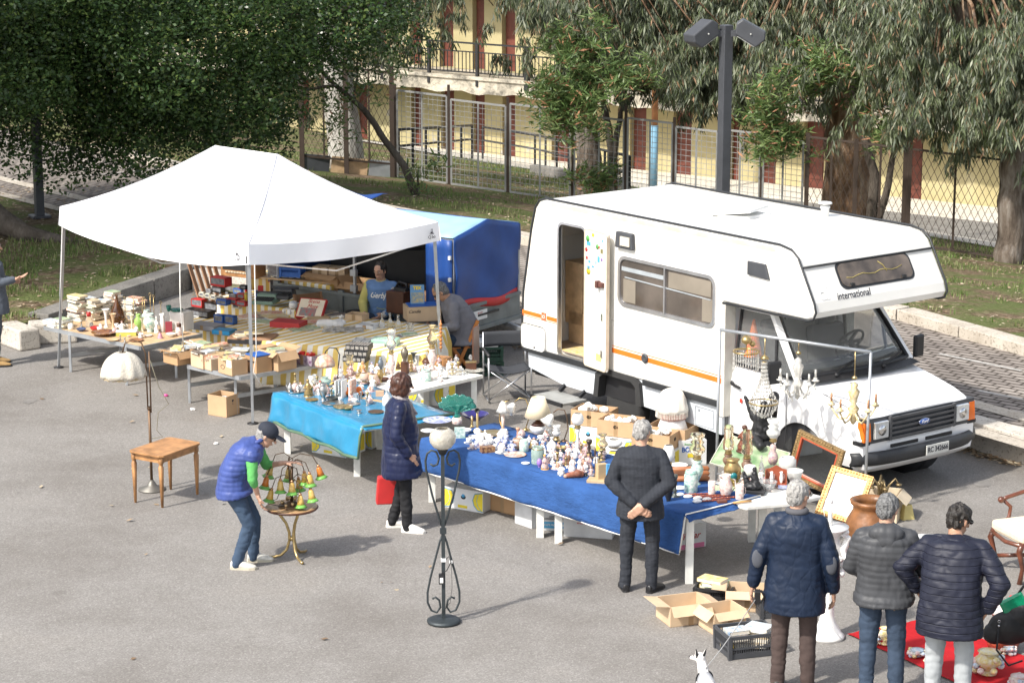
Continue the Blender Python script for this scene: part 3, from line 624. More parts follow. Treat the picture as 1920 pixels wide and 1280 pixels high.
s3=P(783,364,.3); s3=G(780,366); sd_=s3-G(660,366); shrub('leaning_tree','thin sparse tree leaning left over the grass strip in front of the fence',[([s3,s3+Vector((-.25,0,.6)),s3+Vector((-1.0,0,1.7)),s3+Vector((-1.6,0,2.2)),s3+Vector((-2.2,0,2.9))],.09,.03),([s3+Vector((-1.55,0,2.2)),s3+Vector((-2.1,0,2.1)),s3+Vector((-2.8,0,2.3))],.04,.015),([s3+Vector((-1.2,0,1.9)),s3+Vector((-1.1,0,2.8)),s3+Vector((-.9,0,3.3))],.03,.012)],[(650,170,52.5,.9,.6,.55),(700,150,52.5,.8,.6,.5),(630,235,52.5,.7,.5,.4),(600,215,52.5,.5,.4,.5)],44,34,per=300,L=.16,cat='tree')
s4=G(785,366); shrub('oleander_shrub','small oleander bush growing at the base of the leaning tree',[(up(s4,(0,0,.5)),.03,.02)],[(790,332,52.3,.45,.4,.4)],22,35,per=600)
for k,(x,y,a,b_) in enumerate(((56,752,.2,.05),(1710,985,.25,.14),(1840,905,.25,.1))):
 c=P(x,y); q=MB(M('oil_stain',(.195,.183,.17),.9,var=.25)); q.poly([(c.x+a*.6*math.cos(i*.35)*(.7+.5*noise.noise(Vector((i*.9,k,0)))),c.y+a*math.sin(i*.35)*(.7+.5*noise.noise(Vector((i*.9,k,3)))),.004) for i in range(18)]); q.build('ground_stain',kind='structure')
# ---------------- lamp posts ----------------
def lamp(px,py,Y,hh,label,heads):
 g=P(px,py,.3); g=Vector((PY(px,300,Y).x,Y,.3)); t=thing('street_lamp',label,'street lamp',g); q=MB(dgrey)
 q.box((0,0,hh/2),(.15,.15,hh),rz=.5); q.box((0,0,.02),(.34,.34,.05),rz=.5); q.build('post',t,bevel=.01)
 if heads:
  for sx in (-1,1):
   h=MB(dgrey); a=.35; prof=[(-.17,.0),(.17,.0),(.21,-.12),(.12,-.3),(-.12,-.3),(-.21,-.12)]
   T=Matrix.Translation((sx*.36,-.05,hh-.1))@Matrix.Rotation(-sx*.3+.2,4,'Z')@Matrix.Rotation(sx*.55,4,'Y')@Matrix.Scale(.84,4); h.T=T
   h.add([(x,y*.9,z) for y,k in((-.2,1),(.2,1)) for x,z in[(-.25,.12),(.2,.14),(.27,.02),(.2,-.17),(-.22,-.17),(-.3,0)]],[(0,5,4,3,2,1),(6,7,8,9,10,11)]+[(i,(i+1)%6,6+(i+1)%6,6+i) for i in range(6)],sm=False)
   hd=h.build('lamp_head',t,bevel=.02,fixn=True)
   gl=MB(M('lamp_lens',(.6,.6,.56),.3)); gl.T=T; gl.box((0,0,-.178),(.34,.28,.015)); gl.box((-.0,-.2,-.02),(.02,.02,.02)); gl.build('lens',hd)
   ar=MB(dgrey); ar.beam((0,0,hh-.12),(sx*.24,-.02,hh-.12),.09); ar.build('bracket',t)
 return t
lamp(1357,440,34.3,4.17,'dark grey square street lamp with twin floodlights behind the camper',True)
lamp(70,385,42.3,6.4,'black square lamp post half hidden by the ficus crown on the left',False)
# loose stone blocks
for (px,py,L,W,Hh,rz,lab) in ((35,648,.75,.34,.3,-.9,'rough pale stone block at the far left beside the grey suited man'),(98,640,.7,.36,.3,.25,'large worn pale stone block lying behind the tent leg'),(72,625,.5,.3,.26,.4,'small cracked pale stone block behind the other two')):
 q=MB(MAT_MA); q.box((0,0,Hh/2),(L,W,Hh),taper=.95); o=q.build('stone_block',loc=P(px,py),rz=rz,bevel=.03,label=lab,cat='stone block',group='loose stone blocks by the bed')
# ---------------- camper van ----------------
VF=Vector((.6027,-.798,0)); VL=Vector((.798,.6027,0)); VO=P(1006,370,2.75); VO.z=0; VO=VO+VL*1.05
def boolcut(o,cutters):
 for c in cutters:
  m=o.modifiers.new('c','BOOLEAN'); m.operation='DIFFERENCE'; m.solver='EXACT'; m.object=c
 bake(o)
 for c in cutters: bpy.data.objects.remove(c)
 return o
def rbox2(x0,x1,z0,z1,r,n=4):   # rounded rectangle outline in xz
 out=[]
 for cx,cz,a0 in((x1-r,z1-r,0),(x0+r,z1-r,90),(x0+r,z0+r,180),(x1-r,z0+r,270)):
  for i in range(n+1): a=R(a0+90*i/n); out.append((cx+r*math.cos(a),cz+r*math.sin(a)))
 return out
def plate(mb,out,y0,y1,m=None):   # prism of an xz outline between y0,y1
 n=len(out); vs=[(x,y0,z) for x,z in out]+[(x,y1,z) for x,z in out]
 return mb.add(vs,[tuple(range(n)),tuple(range(2*n-1,n-1,-1))]+[(i,n+i,n+(i+1)%n,(i+1)%n) for i in range(n)],m,False)
def ringp(mb,out,inn,y0,y1,m=None):
 n=len(out); vs=[(x,y0,z) for x,z in out]+[(x,y0,z) for x,z in inn]+[(x,y1,z) for x,z in out]+[(x,y1,z) for x,z in inn]; f=[]
 for i in range(n):
  j=(i+1)%n; f+=[(i,j,n+j,n+i),(2*n+i,3*n+i,3*n+j,2*n+j),(i,2*n+i,2*n+j,j),(n+i,n+j,3*n+j,3*n+i)]
 return mb.add(vs,f,m,False)
van=thing('camper_van','white motor caravan with orange side stripe, open side door and overhanging sleeping cab','camper van',VO,math.atan2(VF.y,VF.x))
vw=M('camper_white',(.74,.725,.68),.35,var=.05,vs=1.3,coat=.15); vw2=M('camper_grey_white',(.62,.66,.7),.4,var=.03); vcab=M('cab_white',(.8,.8,.8),.25,var=.02,coat=.4)
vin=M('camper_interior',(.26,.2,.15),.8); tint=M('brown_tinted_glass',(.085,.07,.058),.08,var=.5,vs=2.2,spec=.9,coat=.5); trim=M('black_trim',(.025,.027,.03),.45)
beige=M('beige_band',(.72,.62,.42),.5); curtain=M('curtain',(.22,.19,.15),.9,vs=3)
HW=1.05
prof=[(-.22,.78),(-.3,.95),(-.27,1.5),(-.1,2.35),(-.02,2.62),(.06,2.71),(.2,2.75),(4.42,2.77),(4.6,2.74),(4.71,2.66),(4.98,2.2),(5.01,2.1),(4.97,2.03),(4.88,2.0),(3.5,1.98),(3.5,.78)]
b=MB(vw); plate(b,prof,-HW,HW); body=b.build('body',van,fixn=True)
md=body.modifiers.new('b','BEVEL'); md.width=.035; md.segments=3; md.limit_method='ANGLE'; md.angle_limit=R(50); bake(body)
cc=[]
def cutter(out,y0,y1):
 q=MB(); plate(q,out,y0,y1); o=q.build('c',van,fixn=True); cc.append(o)
cutter([(0.05,.84),(3.42,.84),(3.42,2.0),(4.6,2.06),(4.5,2.6),(.15,2.66),(-.05,2.2)],-HW+.05,HW-.05)
cutter(rbox2(.46,1.0,.81,2.49,.09),-1.3,-.9); cutter(rbox2(1.66,3.36,1.67,2.23,.1),-1.3,-.9)
cutter(rbox2(1.7,3.2,1.67,2.23,.1),.9,1.3)
bpy.context.view_layer.update(); boolcut(body,cc)
body.data.polygons.foreach_set('use_smooth',[False]*len(body.data.polygons))
# roof and edge details
b=MB(trim); ed=[(-.24,.8),(-.31,.95),(-.28,1.5),(-.11,2.35),(-.03,2.62),(.05,2.72),(.2,2.762),(4.42,2.782),(4.61,2.75),(4.72,2.67),(4.99,2.2),(5.02,2.1),(4.98,2.02),(4.88,1.99),(3.5,1.97)]
for y in (-HW+.005,HW-.005): b.tube([(x,y,z) for x,z in ed],.013,6)
b.tube([(4.78,-HW+.03,2.57),(4.78,HW-.03,2.57)],.012,6); b.build('edge_moulding',van)
b=MB(M('belt_line',(.45,.44,.42),.5)); b.box((-.0+.1,-HW-.001,1.43),(.66,.004,.006)); b.build('belt_line',van); b=MB(M('belt_line',(.45,.44,.42),.5)); b.box((2.48,-HW-.001,1.43),(1.96,.004,.006)); b.build('belt_line',van)
b=MB(beige); plate(b,[(.3,2.672),(4.35,2.69),(4.35,2.74),(.3,2.725)],-HW-.004,-HW+.002); b.build('beige_band',van)
b=MB(vw2); plate(b,[(-.22,.78),(3.5,.78),(3.5,.4),(2.07,.46),(2.02,.5),(1.97,.74),(1.3,.74),(1.22,.42),(.55,.42),(-.18,.52)],-HW+.03,-HW+.07); plate(b,[(-.22,.78),(3.5,.78),(3.5,.4),(-.18,.52)],HW-.07,HW-.03); b.box((-.2,0,.65),(.04,2.0,.26)); b.build('skirt',van,fixn=True)
b=MB(M('skirt_line',(.3,.32,.35),.6)); ringp(b,rbox2(3.03,3.36,.43,.66,.01,1),rbox2(3.04,3.35,.44,.65,.01,1),-HW+.024,-HW+.03); b.ball((3.1,-HW+.028,.62),(.02,.01,.02)); b.build('locker_flap',van)
for x0,x1 in((-.26,1.22),(2.12,3.47)): b=MB(trim); b.beam((x0,-HW-.012,.77),(x1,-HW-.012,.77),.03,.075); b.build('bumper_strip',van,bevel=.008)
b=MB(rubber); arch=[(1.18,.42),(1.22,.72),(1.33,.8),(1.95,.8),(2.06,.74),(2.1,.46)]; inn=[(1.27,.42),(1.3,.68),(1.37,.73),(1.9,.73),(1.98,.68),(2.0,.46)]
n=6; vs=[(x,-HW-.02,z) for x,z in arch]+[(x,-HW-.02,z) for x,z in inn]+[(x,-HW+.09,z) for x,z in arch]+[(x,-HW+.09,z) for x,z in inn]; f=[]
for i in range(5): f+=[(i,i+1,n+i+1,n+i),(i,2*n+i,2*n+i+1,i+1),(n+i,n+i+1,3*n+i+1,3*n+i)]
b.add(vs,f,sm=False); b.build('wheel_arch',van)
def wheel(x,y):
 q=MB(rubber); s=-1 if y<0 else 1; T=Matrix.Translation((x,y,.33))@Matrix.Rotation(math.pi/2,4,'X'); q.T=T
 q.lathe([(.2,-.09),(.3,-.1),(.325,-.07),(.33,0),(.325,.07),(.3,.1),(.2,.09)],28); o=q.build('wheel',van);
 q=MB(M('wheel_rim_paint',(.35,.35,.35),.5,.3)); q.T=T; q.lathe([(.0,-.05),(.08,-.06),(.16,-.03),(.205,-.07),(.21,0),(.205,.07),(.16,.03),(.08,.06),(0,.05)],24); q.build('rim',o)
for x,y in((1.6,-.85),(1.6,.85),(4.72,-.83),(4.72,.83)): wheel(x,y)
b=MB(black); b.box((1.65,0,.6),(3.6,1.9,.35)); b.box((4.4,0,.42),(1.9,1.3,.25)); b.build('chassis',van)
# side stripes
b=MB(orangep); plate(b,[(-.29,1.215),(.1,1.215),(.1,1.265),(-.29,1.265)],-HW-.004,-HW+.01); plate(b,[(.22,1.215),(.44,1.215),(.44,1.265),(.22,1.265)],-HW-.004,-HW+.01); plate(b,[(-.29,1.195),(.44,1.195),(.44,1.202),(-.29,1.202)],-HW-.004,-HW+.01); b.build('orange_stripe',van); b=MB(orangep)
plate(b,[(1.52,1.03),(3.5,1.02),(3.5,1.08),(1.52,1.09)],-HW-.004,-HW+.01); plate(b,[(1.52,1.112),(3.5,1.102),(3.5,1.11),(1.52,1.12)],-HW-.004,-HW+.01); b.build('orange_stripe',van)
b=MB(M('stripe_badge_red',(.8,.15,.05),.5)); b.box((.16,-HW-.003,1.245),(.09,.008,.1)); o=b.build('badge',van); text('ci',.09,white,o,(.16,-HW-.009,1.25),ROT((1,0,0),(0,0,1)))
# doorway frame, door, interior
b=MB(alu); ringp(b,rbox2(.44,1.02,.79,2.51,.1),rbox2(.47,.99,.82,2.48,.08),-HW-.015,-HW+.03); b.build('door_frame',van)
dr_=MB(vw); dr_.box((.26,0,.86),(.52,.035,1.72)); door=dr_.build('entrance_door',van,loc=(1.04,-HW-.04,.79),bevel=.02)
door.rotation_euler=(0,0,R(-7));
q=MB(M('door_edge',(.6,.5,.38),.6)); ringp(q,rbox2(0,.52,0,1.72,.05),rbox2(.015,.505,.015,1.705,.04),-.022,.022); q.build('door_edging',door)
q=MB(vw2); q.box((.26,-.019,.78),(.5,.008,.008)); q.build('belt_joint',door)
q=MB(M('brown_handle',(.12,.05,.04),.5)); q.box((.4,-.035,1.08),(.13,.05,.06)); q.box((.36,-.05,1.08),(.05,.06,.09)); q.build('handle',door,bevel=.008)
q=MB(chrome); q.box((.43,-.024,.68),(.04,.02,.09)); q.box((.43,-.024,.22),(.04,.02,.09)); q.build('catch',door)
stk=[(.08,1.6,.09,.13,green),(.1,1.54,.11,.06,skyb),(.2,1.66,.07,.05,yellow),(.05,1.46,.06,.07,red),(.15,1.42,.08,.1,M('sticker_white',(.7,.75,.85),.4)),(.22,1.57,.06,.06,paper_w),(.3,1.53,.07,.05,green),(.34,1.53,.03,.04,red),(.4,1.49,.065,.07,M('sticker_dark',(.2,.18,.08),.4)),(.06,1.36,.05,.03,redb),(.12,1.32,.06,.04,skyb),(.33,1.38,.06,.09,skyb),(.4,1.39,.05,.05,purple),(.27,1.33,.025,.05,skyb),(.2,1.27,.06,.03,skyb),(.1,1.2,.1,.08,yellow),(.1,1.24,.07,.06,skyb),(.42,1.62,.03,.04,skyb)]
for k,(x,z,w_,h_,m) in enumerate(stk):
 q=MB(m); (q.box((x,-.0195,z),(w_*.8,.003,h_*.8)) if k%3 else q.lathe([(w_*.45,-.0015),(w_*.45,.0015)],14,c=(0,0,0)))
 if k%3==0: q=MB(m); q.T=Matrix.Translation((x,-.0195,z))@Matrix.Rotation(math.pi/2,4,'X'); q.lathe([(w_*.45,-.0015),(w_*.45,.0015)],14)
 q.build('sticker',door)
q=MB(yellow)
for k in range(5): q.box((.3+.025*k,-.0195,.16),(.012,.003,.09))
q.box((.2,-.0195,.16),(.14,.003,.09),m=M('sticker_pale',(.6,.65,.5),.5)); q.build('sticker',door)
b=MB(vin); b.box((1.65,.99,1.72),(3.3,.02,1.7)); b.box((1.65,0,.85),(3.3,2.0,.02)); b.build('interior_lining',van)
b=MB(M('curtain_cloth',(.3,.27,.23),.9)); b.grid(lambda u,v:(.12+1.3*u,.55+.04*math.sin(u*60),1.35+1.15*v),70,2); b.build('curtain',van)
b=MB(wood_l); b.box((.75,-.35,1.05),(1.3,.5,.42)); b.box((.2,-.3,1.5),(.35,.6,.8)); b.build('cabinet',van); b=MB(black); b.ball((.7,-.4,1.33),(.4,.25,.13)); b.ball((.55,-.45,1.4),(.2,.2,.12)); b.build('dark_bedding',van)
b=MB(print3); b.box((.72,-.85,.865),(.5,.3,.012)); b.build('door_mat',van)
# living window
wf=MB(alu); ringp(wf,rbox2(1.63,3.39,1.64,2.26,.12),rbox2(1.67,3.35,1.68,2.22,.09),-HW-.018,-HW+.03); wf.box((2.5,-HW-.01,1.95),(.025,.03,.56)); wn=wf.build('window',van)
q=MB(tint); plate(q,rbox2(1.67,3.35,1.68,2.22,.09),-HW+.004,-HW+.012); q.build('pane',wn)
q=MB(curtain);
for x0,x1,z0,z1 in((1.72,1.95,1.7,1.98),(3.15,3.33,1.7,1.98),(2.55,3.3,2.0,2.19)): q.grid(lambda u,v,x0=x0,x1=x1,z0=z0,z1=z1:(x0+(x1-x0)*u,-HW-.0-.004*(math.sin(u*30)>0),z0+(z1-z0)*v),12,2)
q.mat(M('pane_strip',(.35,.38,.4),.5)); q.box((2.08,-HW,2.1),(.78,.008,.05)); q.beam((1.75,-HW,2.0),(3.3,-HW,1.97),.012); q.build('blind',wn)
# small side fittings
q=MB(dgrey); q.box((1.78,-HW-.03,2.455),(.33,.06,.2),taper=.9); a=q.build('awning_lamp',van,bevel=.015); q=MB(M('lamp_glass_warm',(.6,.55,.45),.4)); q.box((1.82,-HW-.065,2.45),(.17,.02,.11)); q.build('lens',a)
q=MB(dgrey); plate(q,[(3.93,2.37),(4.29,2.36),(4.22,2.53),(3.93,2.53)],-HW-.03,-HW); q.build('air_vent',van,bevel=.01,fixn=True)
q=MB(white); plate(q,rbox2(-.28,.2,.78,1.09,.06),-HW-.03,-HW); a=q.build('service_hatch',van,bevel=.01); q=MB(alu); ringp(q,rbox2(-.3,.22,.76,1.11,.08),rbox2(-.27,.19,.79,1.08,.06),-HW-.02,-HW+.004); q.build('hatch_frame',a); q=MB(black); q.ball((.0,-HW-.032,.82),(.015,.01,.015)); q.build('lock',a)
q=MB(dgrey); q.T=Matrix.Translation((2.15,-HW,1.07))@Matrix.Rotation(math.pi/2,4,'X'); q.lathe([(.0,-.0),(.055,0),(.06,.015),(.045,.03),(.03,.022),(.0,.02)],18); q.build('water_filler',van)
q=MB(white); q.beam((2.35,-.1,2.79),(2.85,.1,2.86),.5,.03); a=q.build('roof_hatch',van); q=MB(white); q.box((2.6,0,2.775),(.56,.52,.035)); q.build('hatch_frame',a)
q=MB(white); q.lathe([(.05,0),(.05,.1),(.06,.11),(.06,.13),(.0,.14)],14,c=(3.3,.75,2.76)); q.lathe([(.035,0),(.085,.01),(.08,.03),(0,.035)],14,c=(3.3,.75,2.91)); q.build('roof_flue',van)
q=MB(M('chequer_step',(.42,.42,.4),.5,.5)); q.box((.75,-1.27,.33),(.62,.4,.03)); q.mat(black); q.box((.75,-1.47,.33),(.64,.02,.05)); q.beam((.55,-1.1,.36),(.55,-.9,.5),.04); q.beam((.95,-1.1,.36),(.95,-.9,.5),.04); q.build('entrance_step',van)
# luton front: window + lettering; front face runs from (4.71,2.66) to (4.98,2.2)
ft=Vector((.27,0,-.46)).normalized(); fn_=Vector((.46,0,.27)).normalized(); lf=Vector((4.71,0,2.66))
def lp(y,d,o=0): return lf+ft*d+Vector((0,y,0))+fn_*o     # y across, d down the face
ROTL=ROT((0,1,0),-ft)
wdw=[lp(y,.275-zz,.006) for y,zz in [( -x,z) for x,z in rbox2(-.62,.56,-.16,.17,.09)]]
n=len(wdw); b=MB(trim); b.add(wdw+[p-fn_*.02 for p in wdw],[tuple(range(n)),tuple(range(2*n-1,n-1,-1))]+[(i,(i+1)%n,n+(i+1)%n,n+i) for i in range(n)],sm=False); lw=b.build('luton_window',van,fixn=True)
wd2=[lp(y,.275-zz,.016) for y,zz in [( -x,z) for x,z in rbox2(-.59,.53,-.135,.145,.08)]]; n=len(wd2)
b=MB(M('dusty_brown_glass',(.12,.095,.075),.2,var=.5,vs=5,spec=.8)); b.add(wd2+[p-fn_*.012 for p in wd2],[tuple(range(n)),tuple(range(2*n-1,n-1,-1))]+[(i,(i+1)%n,n+(i+1)%n,n+i) for i in range(n)],sm=False); b.build('pane',lw,fixn=True)
b=MB(M('yellow_tape_line',(.5,.4,.12),.6)); b.tube([lp(-.45+.09*i,.3+.015*math.sin(i*1.7)-.01*i*.3,.02) for i in range(11)],.004,4); b.tube([lp(.1,.17,.02),lp(.16,.22,.02),lp(.19,.3,.02)],.004,4); b.build('crack',lw)
for y in(-.4,.42): b=MB(trim); b.box(lp(y,.39,.022),(.03,.05,.03)); b.build('catch',lw)
text('international',.12,ink,van,lp(-.42,.5,.004),ROTL,'lettering',shear=.25,sx=.85); text('ci',.24,M('faded_badge',(.9,.9,.9),.5),van,lp(-.86,.43,.006),ROTL,'lettering',bold=.006)
# cab lower body: lofted sections along x
def csec(x,top,hw,bot=.42,inw=.06,n=26):
 pts=[]
 for y,z in [(-hw+.03,bot),(-hw,bot+.1),(-hw-.01,bot+.35),(-hw,top-.22),(-hw+inw*.5,top-.08),(-hw+inw+.06,top-.012),(-hw*.5,top+.012),(0,top+.02),(hw*.5,top+.012),(hw-inw-.06,top-.012),(hw-inw*.5,top-.08),(hw,top-.22),(hw+.01,bot+.35),(hw,bot+.1),(hw-.03,bot)]: pts.append((x,y,z))
 return pts
secs=[csec(3.42,1.27,.93),csec(4.1,1.26,.94),csec(4.62,1.25,.94),csec(5.05,1.17,.93),csec(5.4,1.09,.92),csec(5.58,1.035,.9),csec(5.64,.99,.88)]
b=MB(vcab); n=15; vs=[p for s_ in secs for p in s_]; f=[(i*n+j,i*n+j+1,(i+1)*n+j+1,(i+1)*n+j) for i in range(len(secs)-1) for j in range(n-1)]+[(i*n+n-1,i*n,(i+1)*n,(i+1)*n+n-1) for i in range(len(secs)-1)]
b.add(vs,f+[tuple(range(n)),tuple(range((len(secs))*n-1,(len(secs)-1)*n-1,-1))],sm=False); cab=b.build('cab',van,fixn=True)
cc.clear()
for s_ in(-1,1):
 q=MB(); q.T=Matrix.Translation((4.72,s_*.9,.36))@Matrix.Rotation(math.pi/2,4,'X'); q.lathe([(.42,-.24),(.42,.24)],32); cc.append(q.build('c',van))
q=MB(); q.box((4.0,0,1.4),(1.0,1.62,1.1)); cc.append(q.build('c',van))
bpy.context.view_layer.update(); boolcut(cab,cc);
md=cab.modifiers.new('b','BEVEL'); md.width=.02; md.segments=2; md.limit_method='ANGLE'; md.angle_limit=R(25); bake(cab)
# wheel arch lining
b=MB(black)
for s_ in(-1,1):
 b.T=Matrix.Translation((4.72,s_*.72,.36))@Matrix.Rotation(math.pi/2,4,'X'); b.lathe([(.0,-s_*-.01),(.43,-s_*-.01)],30); b.lathe([(.425,-.2),(.425,.2)],30)
b.build('arch_lining',van)
b=MB(M('panel_gap',(.12,.12,.12),.6)); b.tube([(4.5,-.953,.5),(4.5,-.96,1.0),(4.46,-.95,1.22)],.004,4); b.tube([(3.52,-.953,.5),(3.52,-.96,1.22)],.004,4); b.beam((5.0,-.88,1.165),(5.59,-.86,1.035),.006); b.build('panel_gap',van)
# glasshouse
tintc=M('cab_glass',(.8,.82,.82),.03,trans=.92,var=.02,spec=.8);
b=MB(vcab)
for s_ in(-1,1):
 b.beam((3.5,s_*.9,1.2),(3.5,s_*.82,2.0),.14,.05); b.beam((4.62,s_*.9,1.24),(4.02,s_*.78,1.99),.07,.07); b.beam((3.55,s_*.81,1.93),(4.1,s_*.79,1.93),.08,.08)
b.box((3.75,0,1.985),(.7,1.6,.03)); b.build('cab_pillars',van,bevel=.01)
for s_ in(-1,1): b=MB(tintc); b.add([(3.58,s_*.885,1.26),(4.56,s_*.885,1.26),(4.03,s_*.8,1.9),(3.58,s_*.8,1.9)],[(0,1,2,3)],sm=False); b.build('side_glass',van,thick=.005)
for s_ in(-1,1):
 b=MB(black)
 for p,q_ in(((3.58,1.25,.89),(4.56,1.25,.89)),((3.58,1.25,.89),(3.58,1.9,.805)),((3.58,1.9,.805),(4.05,1.9,.805)),((4.25,1.25,.89),(4.2,1.68,.84))): b.beam((p[0],s_*p[2],p[1]),(q_[0],s_*q_[2],q_[1]),.03)
 b.build('window_rubber',van)
def ws(u,v,o=0): # windshield surface
 y=(u-.5)*2; bulge=.10*(1-y*y); x0,z0=4.6+bulge,1.27; x1,z1=4.02+bulge*.7,1.98
 return (x0+(x1-x0)*v+o,y*(.86-.1*v),z0+(z1-z0)*v+o*.6)
b=MB(tintc); b.grid(lambda u,v:ws(u,v),16,4); wsh=b.build('windscreen',van,thick=.006)
b=MB(black); b.tube([ws(i/16,0,.005) for i in range(17)]+[ws(1,1,.005)]+[ws(i/16,1,.005) for i in range(16,-1,-1)],.035,6,closed=True); b.grid(lambda u,v:(4.66+.1*(1-(2*u-1)**2)+.16*v,(u-.5)*1.72,1.275-.02*v),14,2); b.build('windscreen_rubber',van)
b=MB(black)
b=None
for y in(-.5,.25): b=MB(black); b.beam((4.8,y,1.3),(4.62,y+.5,1.36),.018); b.ball((4.82,y,1.29),.025); b.build('wiper',van)
b=MB(dgrey); b.box((4.35,0,1.2),(.5,1.6,.16)); b.box((4.3,.42,1.28),(.4,.5,.1)); b.mat(M('dash_papers',(.35,.38,.38),.6,vs=30,var=.5)); b.box((4.5,.3,1.315),(.3,.55,.02),ry=.1); b.build('dashboard',van,bevel=.02)
b=MB(black); T=Matrix.Translation((4.1,.42,1.42))@Matrix.Rotation(R(-55),4,'Y'); b.T=T; b.tube([(.19*math.cos(a*math.pi/12),.19*math.sin(a*math.pi/12),0) for a in range(24)],.016,6,closed=True); b.beam((0,-.18,0),(0,.18,0),.03); b.beam((0,0,0),(.18,0,0),.03); b.T=Matrix.Identity(4); b.beam((4.1,.42,1.42),(4.35,.42,1.2),.05); b.build('steering_wheel',van)
b=MB(M('seat_cloth',(.16,.16,.17),.9))
for y in(-.45,.42): b.box((3.72,y,1.2),(.14,.52,.75),ry=-.12); b.box((3.95,y,.85),(.5,.52,.16)); b.box((3.68,y,1.65),(.1,.28,.18))
b.build('cab_seat',van,bevel=.04)
b=MB(M('cone_orange',(.9,.2,.03),.5)); b.lathe([(.12,0),(.1,.02),(.015,.42),(0,.43)],16,c=(3.75,-.78,1.36)); b.build('warning_cone',van)
for s_ in(-1,1): b=MB(M('pale_pillar',(.58,.56,.5),.6)); b.box((3.5,s_*.965,1.3),(.1,.16,1.35)); b.build('body_return',van)
# mirrors
for s_ in(-1,1):
 q=MB(black); q.box((4.5,s_*1.16,1.35),(.06,.17,.26),rz=s_*.2); mi_=q.build('door_mirror',van,bevel=.02); q=MB(black); q.tube([(4.5,s_*1.12,1.26),(4.52,s_*1.02,1.2),(4.5,s_*.93,1.17)],.014,6); q.build('mirror_arm',mi_)
q=MB(black); q.beam((3.6,-.962,1.02),(3.74,-.975,1.0),.025); q.ball((3.6,-.965,1.03),(.03,.015,.03)); q.build('door_handle',van)
# nose
b=MB(dgrey); b.grid(lambda u,v:(5.665-.06*abs(2*u-1)**3,(u-.5)*1.78,.71+.28*v),14,3); b.box((5.6,0,.85),(.1,1.74,.28)); gr=b.build('grille_panel',van)
b=MB(M('grille_slat',(.07,.072,.078),.45));
for k in range(5): b.box((5.685,-.0,.745+.055*k),(.03,1.0,.024))
b.box((5.68,-.51,.855),(.035,.03,.27)); b.box((5.68,.51,.855),(.035,.03,.27)); b.build('grille_slats',gr)
b=MB(M('blue_oval',(.05,.1,.3),.3)); b.T=Matrix.Translation((5.71,.0,.86))@Matrix.Rotation(math.pi/2,4,'Y'); b.lathe([(.085,-.004),(.085,.006)],24,sx=.42); bd=b.build('badge',gr); b=MB(chrome); b.T=Matrix.Translation((5.712,.0,.86))@Matrix.Rotation(math.pi/2,4,'Y'); b.tube([(.036*math.cos(a*math.pi/12),.085*math.sin(a*math.pi/12),0) for a in range(24)],.004,5,closed=True); b.build('badge_rim',bd); text('Ford',.052,white,bd,(5.718,.0,.86),ROT((0,1,0),(0,0,1)),shear=.4)
for s_ in(-1,1):
 b=MB(chrome); b.box((5.655,s_*.645,.855),(.05,.22,.2)); hl=b.build('headlight',van,bevel=.012); b=MB(M('headlamp_glass',(.55,.56,.55),.08,vs=40,spec=.9,coat=.8)); b.box((5.685,s_*.645,.855),(.014,.205,.185)); b.build('lens',hl,bevel=.004); b=MB(chrome); b.T=Matrix.Translation((5.69,s_*.645,.855))@Matrix.Rotation(math.pi/2,4,'Y'); b.lathe([(.0,.002),(.06,.004),(.06,.008),(0,.006)],18); b.build('reflector',hl)
 b=MB(M('indicator_amber',(.8,.16,.01),.2,coat=.6)); b.box((5.6,s_*.835,.845),(.12,.12,.22),taper=.85); b.build('indicator',van,bevel=.01)
 b=MB(black); b.box((5.58,s_*.85,.72),(.14,.14,.05)); b.build('indicator_surround',van,bevel=.01)
b=MB(vcab); b.grid(lambda u,v:(5.64-.05*abs(2*u-1)**3,(u-.5)*1.8,.56+.15*v),12,2); b.grid(lambda u,v:(5.66-.08*abs(2*u-1)**3-.06*v,(u-.5)*1.84,.5-.13*v),12,2); b.build('front_valance',van,thick=.02)
b=MB(black)
for y in(-.25,.3): b.box((5.655,y,.64),(.02,.42,.035))
b.build('valance_slot',van)
b=MB(M('bumper_black',(.03,.032,.036),.5,bump=.2)); b.grid(lambda u,v:(5.73-.16*abs(2*u-1)**4-.03*abs(2*v-1)**2,(u-.5)*1.96,.47+.14*v),20,4); bo=b.build('front_bumper',van,thick=.04)
b=MB(M('number_plate_white',(.62,.62,.58),.5)); b.box((5.765,.17,.535),(.012,.36,.115)); pl=b.build('number_plate',van,bevel=.004); text('RC 342666',.085,ink,pl,(5.773,.17,.535),ROT((0,1,0),(0,0,1)),sx=.84,bold=.0012)
b=MB(M('vent_slot',(.2,.2,.2),.6));
for y in(-.3,-.05,.2): b.box((4.93,y,1.2),(.03,.2,.012),ry=.15)
b.build('bonnet_vent',van)
b=MB(M('red_badge',(.6,.05,.03),.5)); b.box((3.75,-.962,.85),(.04,.004,.05)); b.build('door_badge',van)
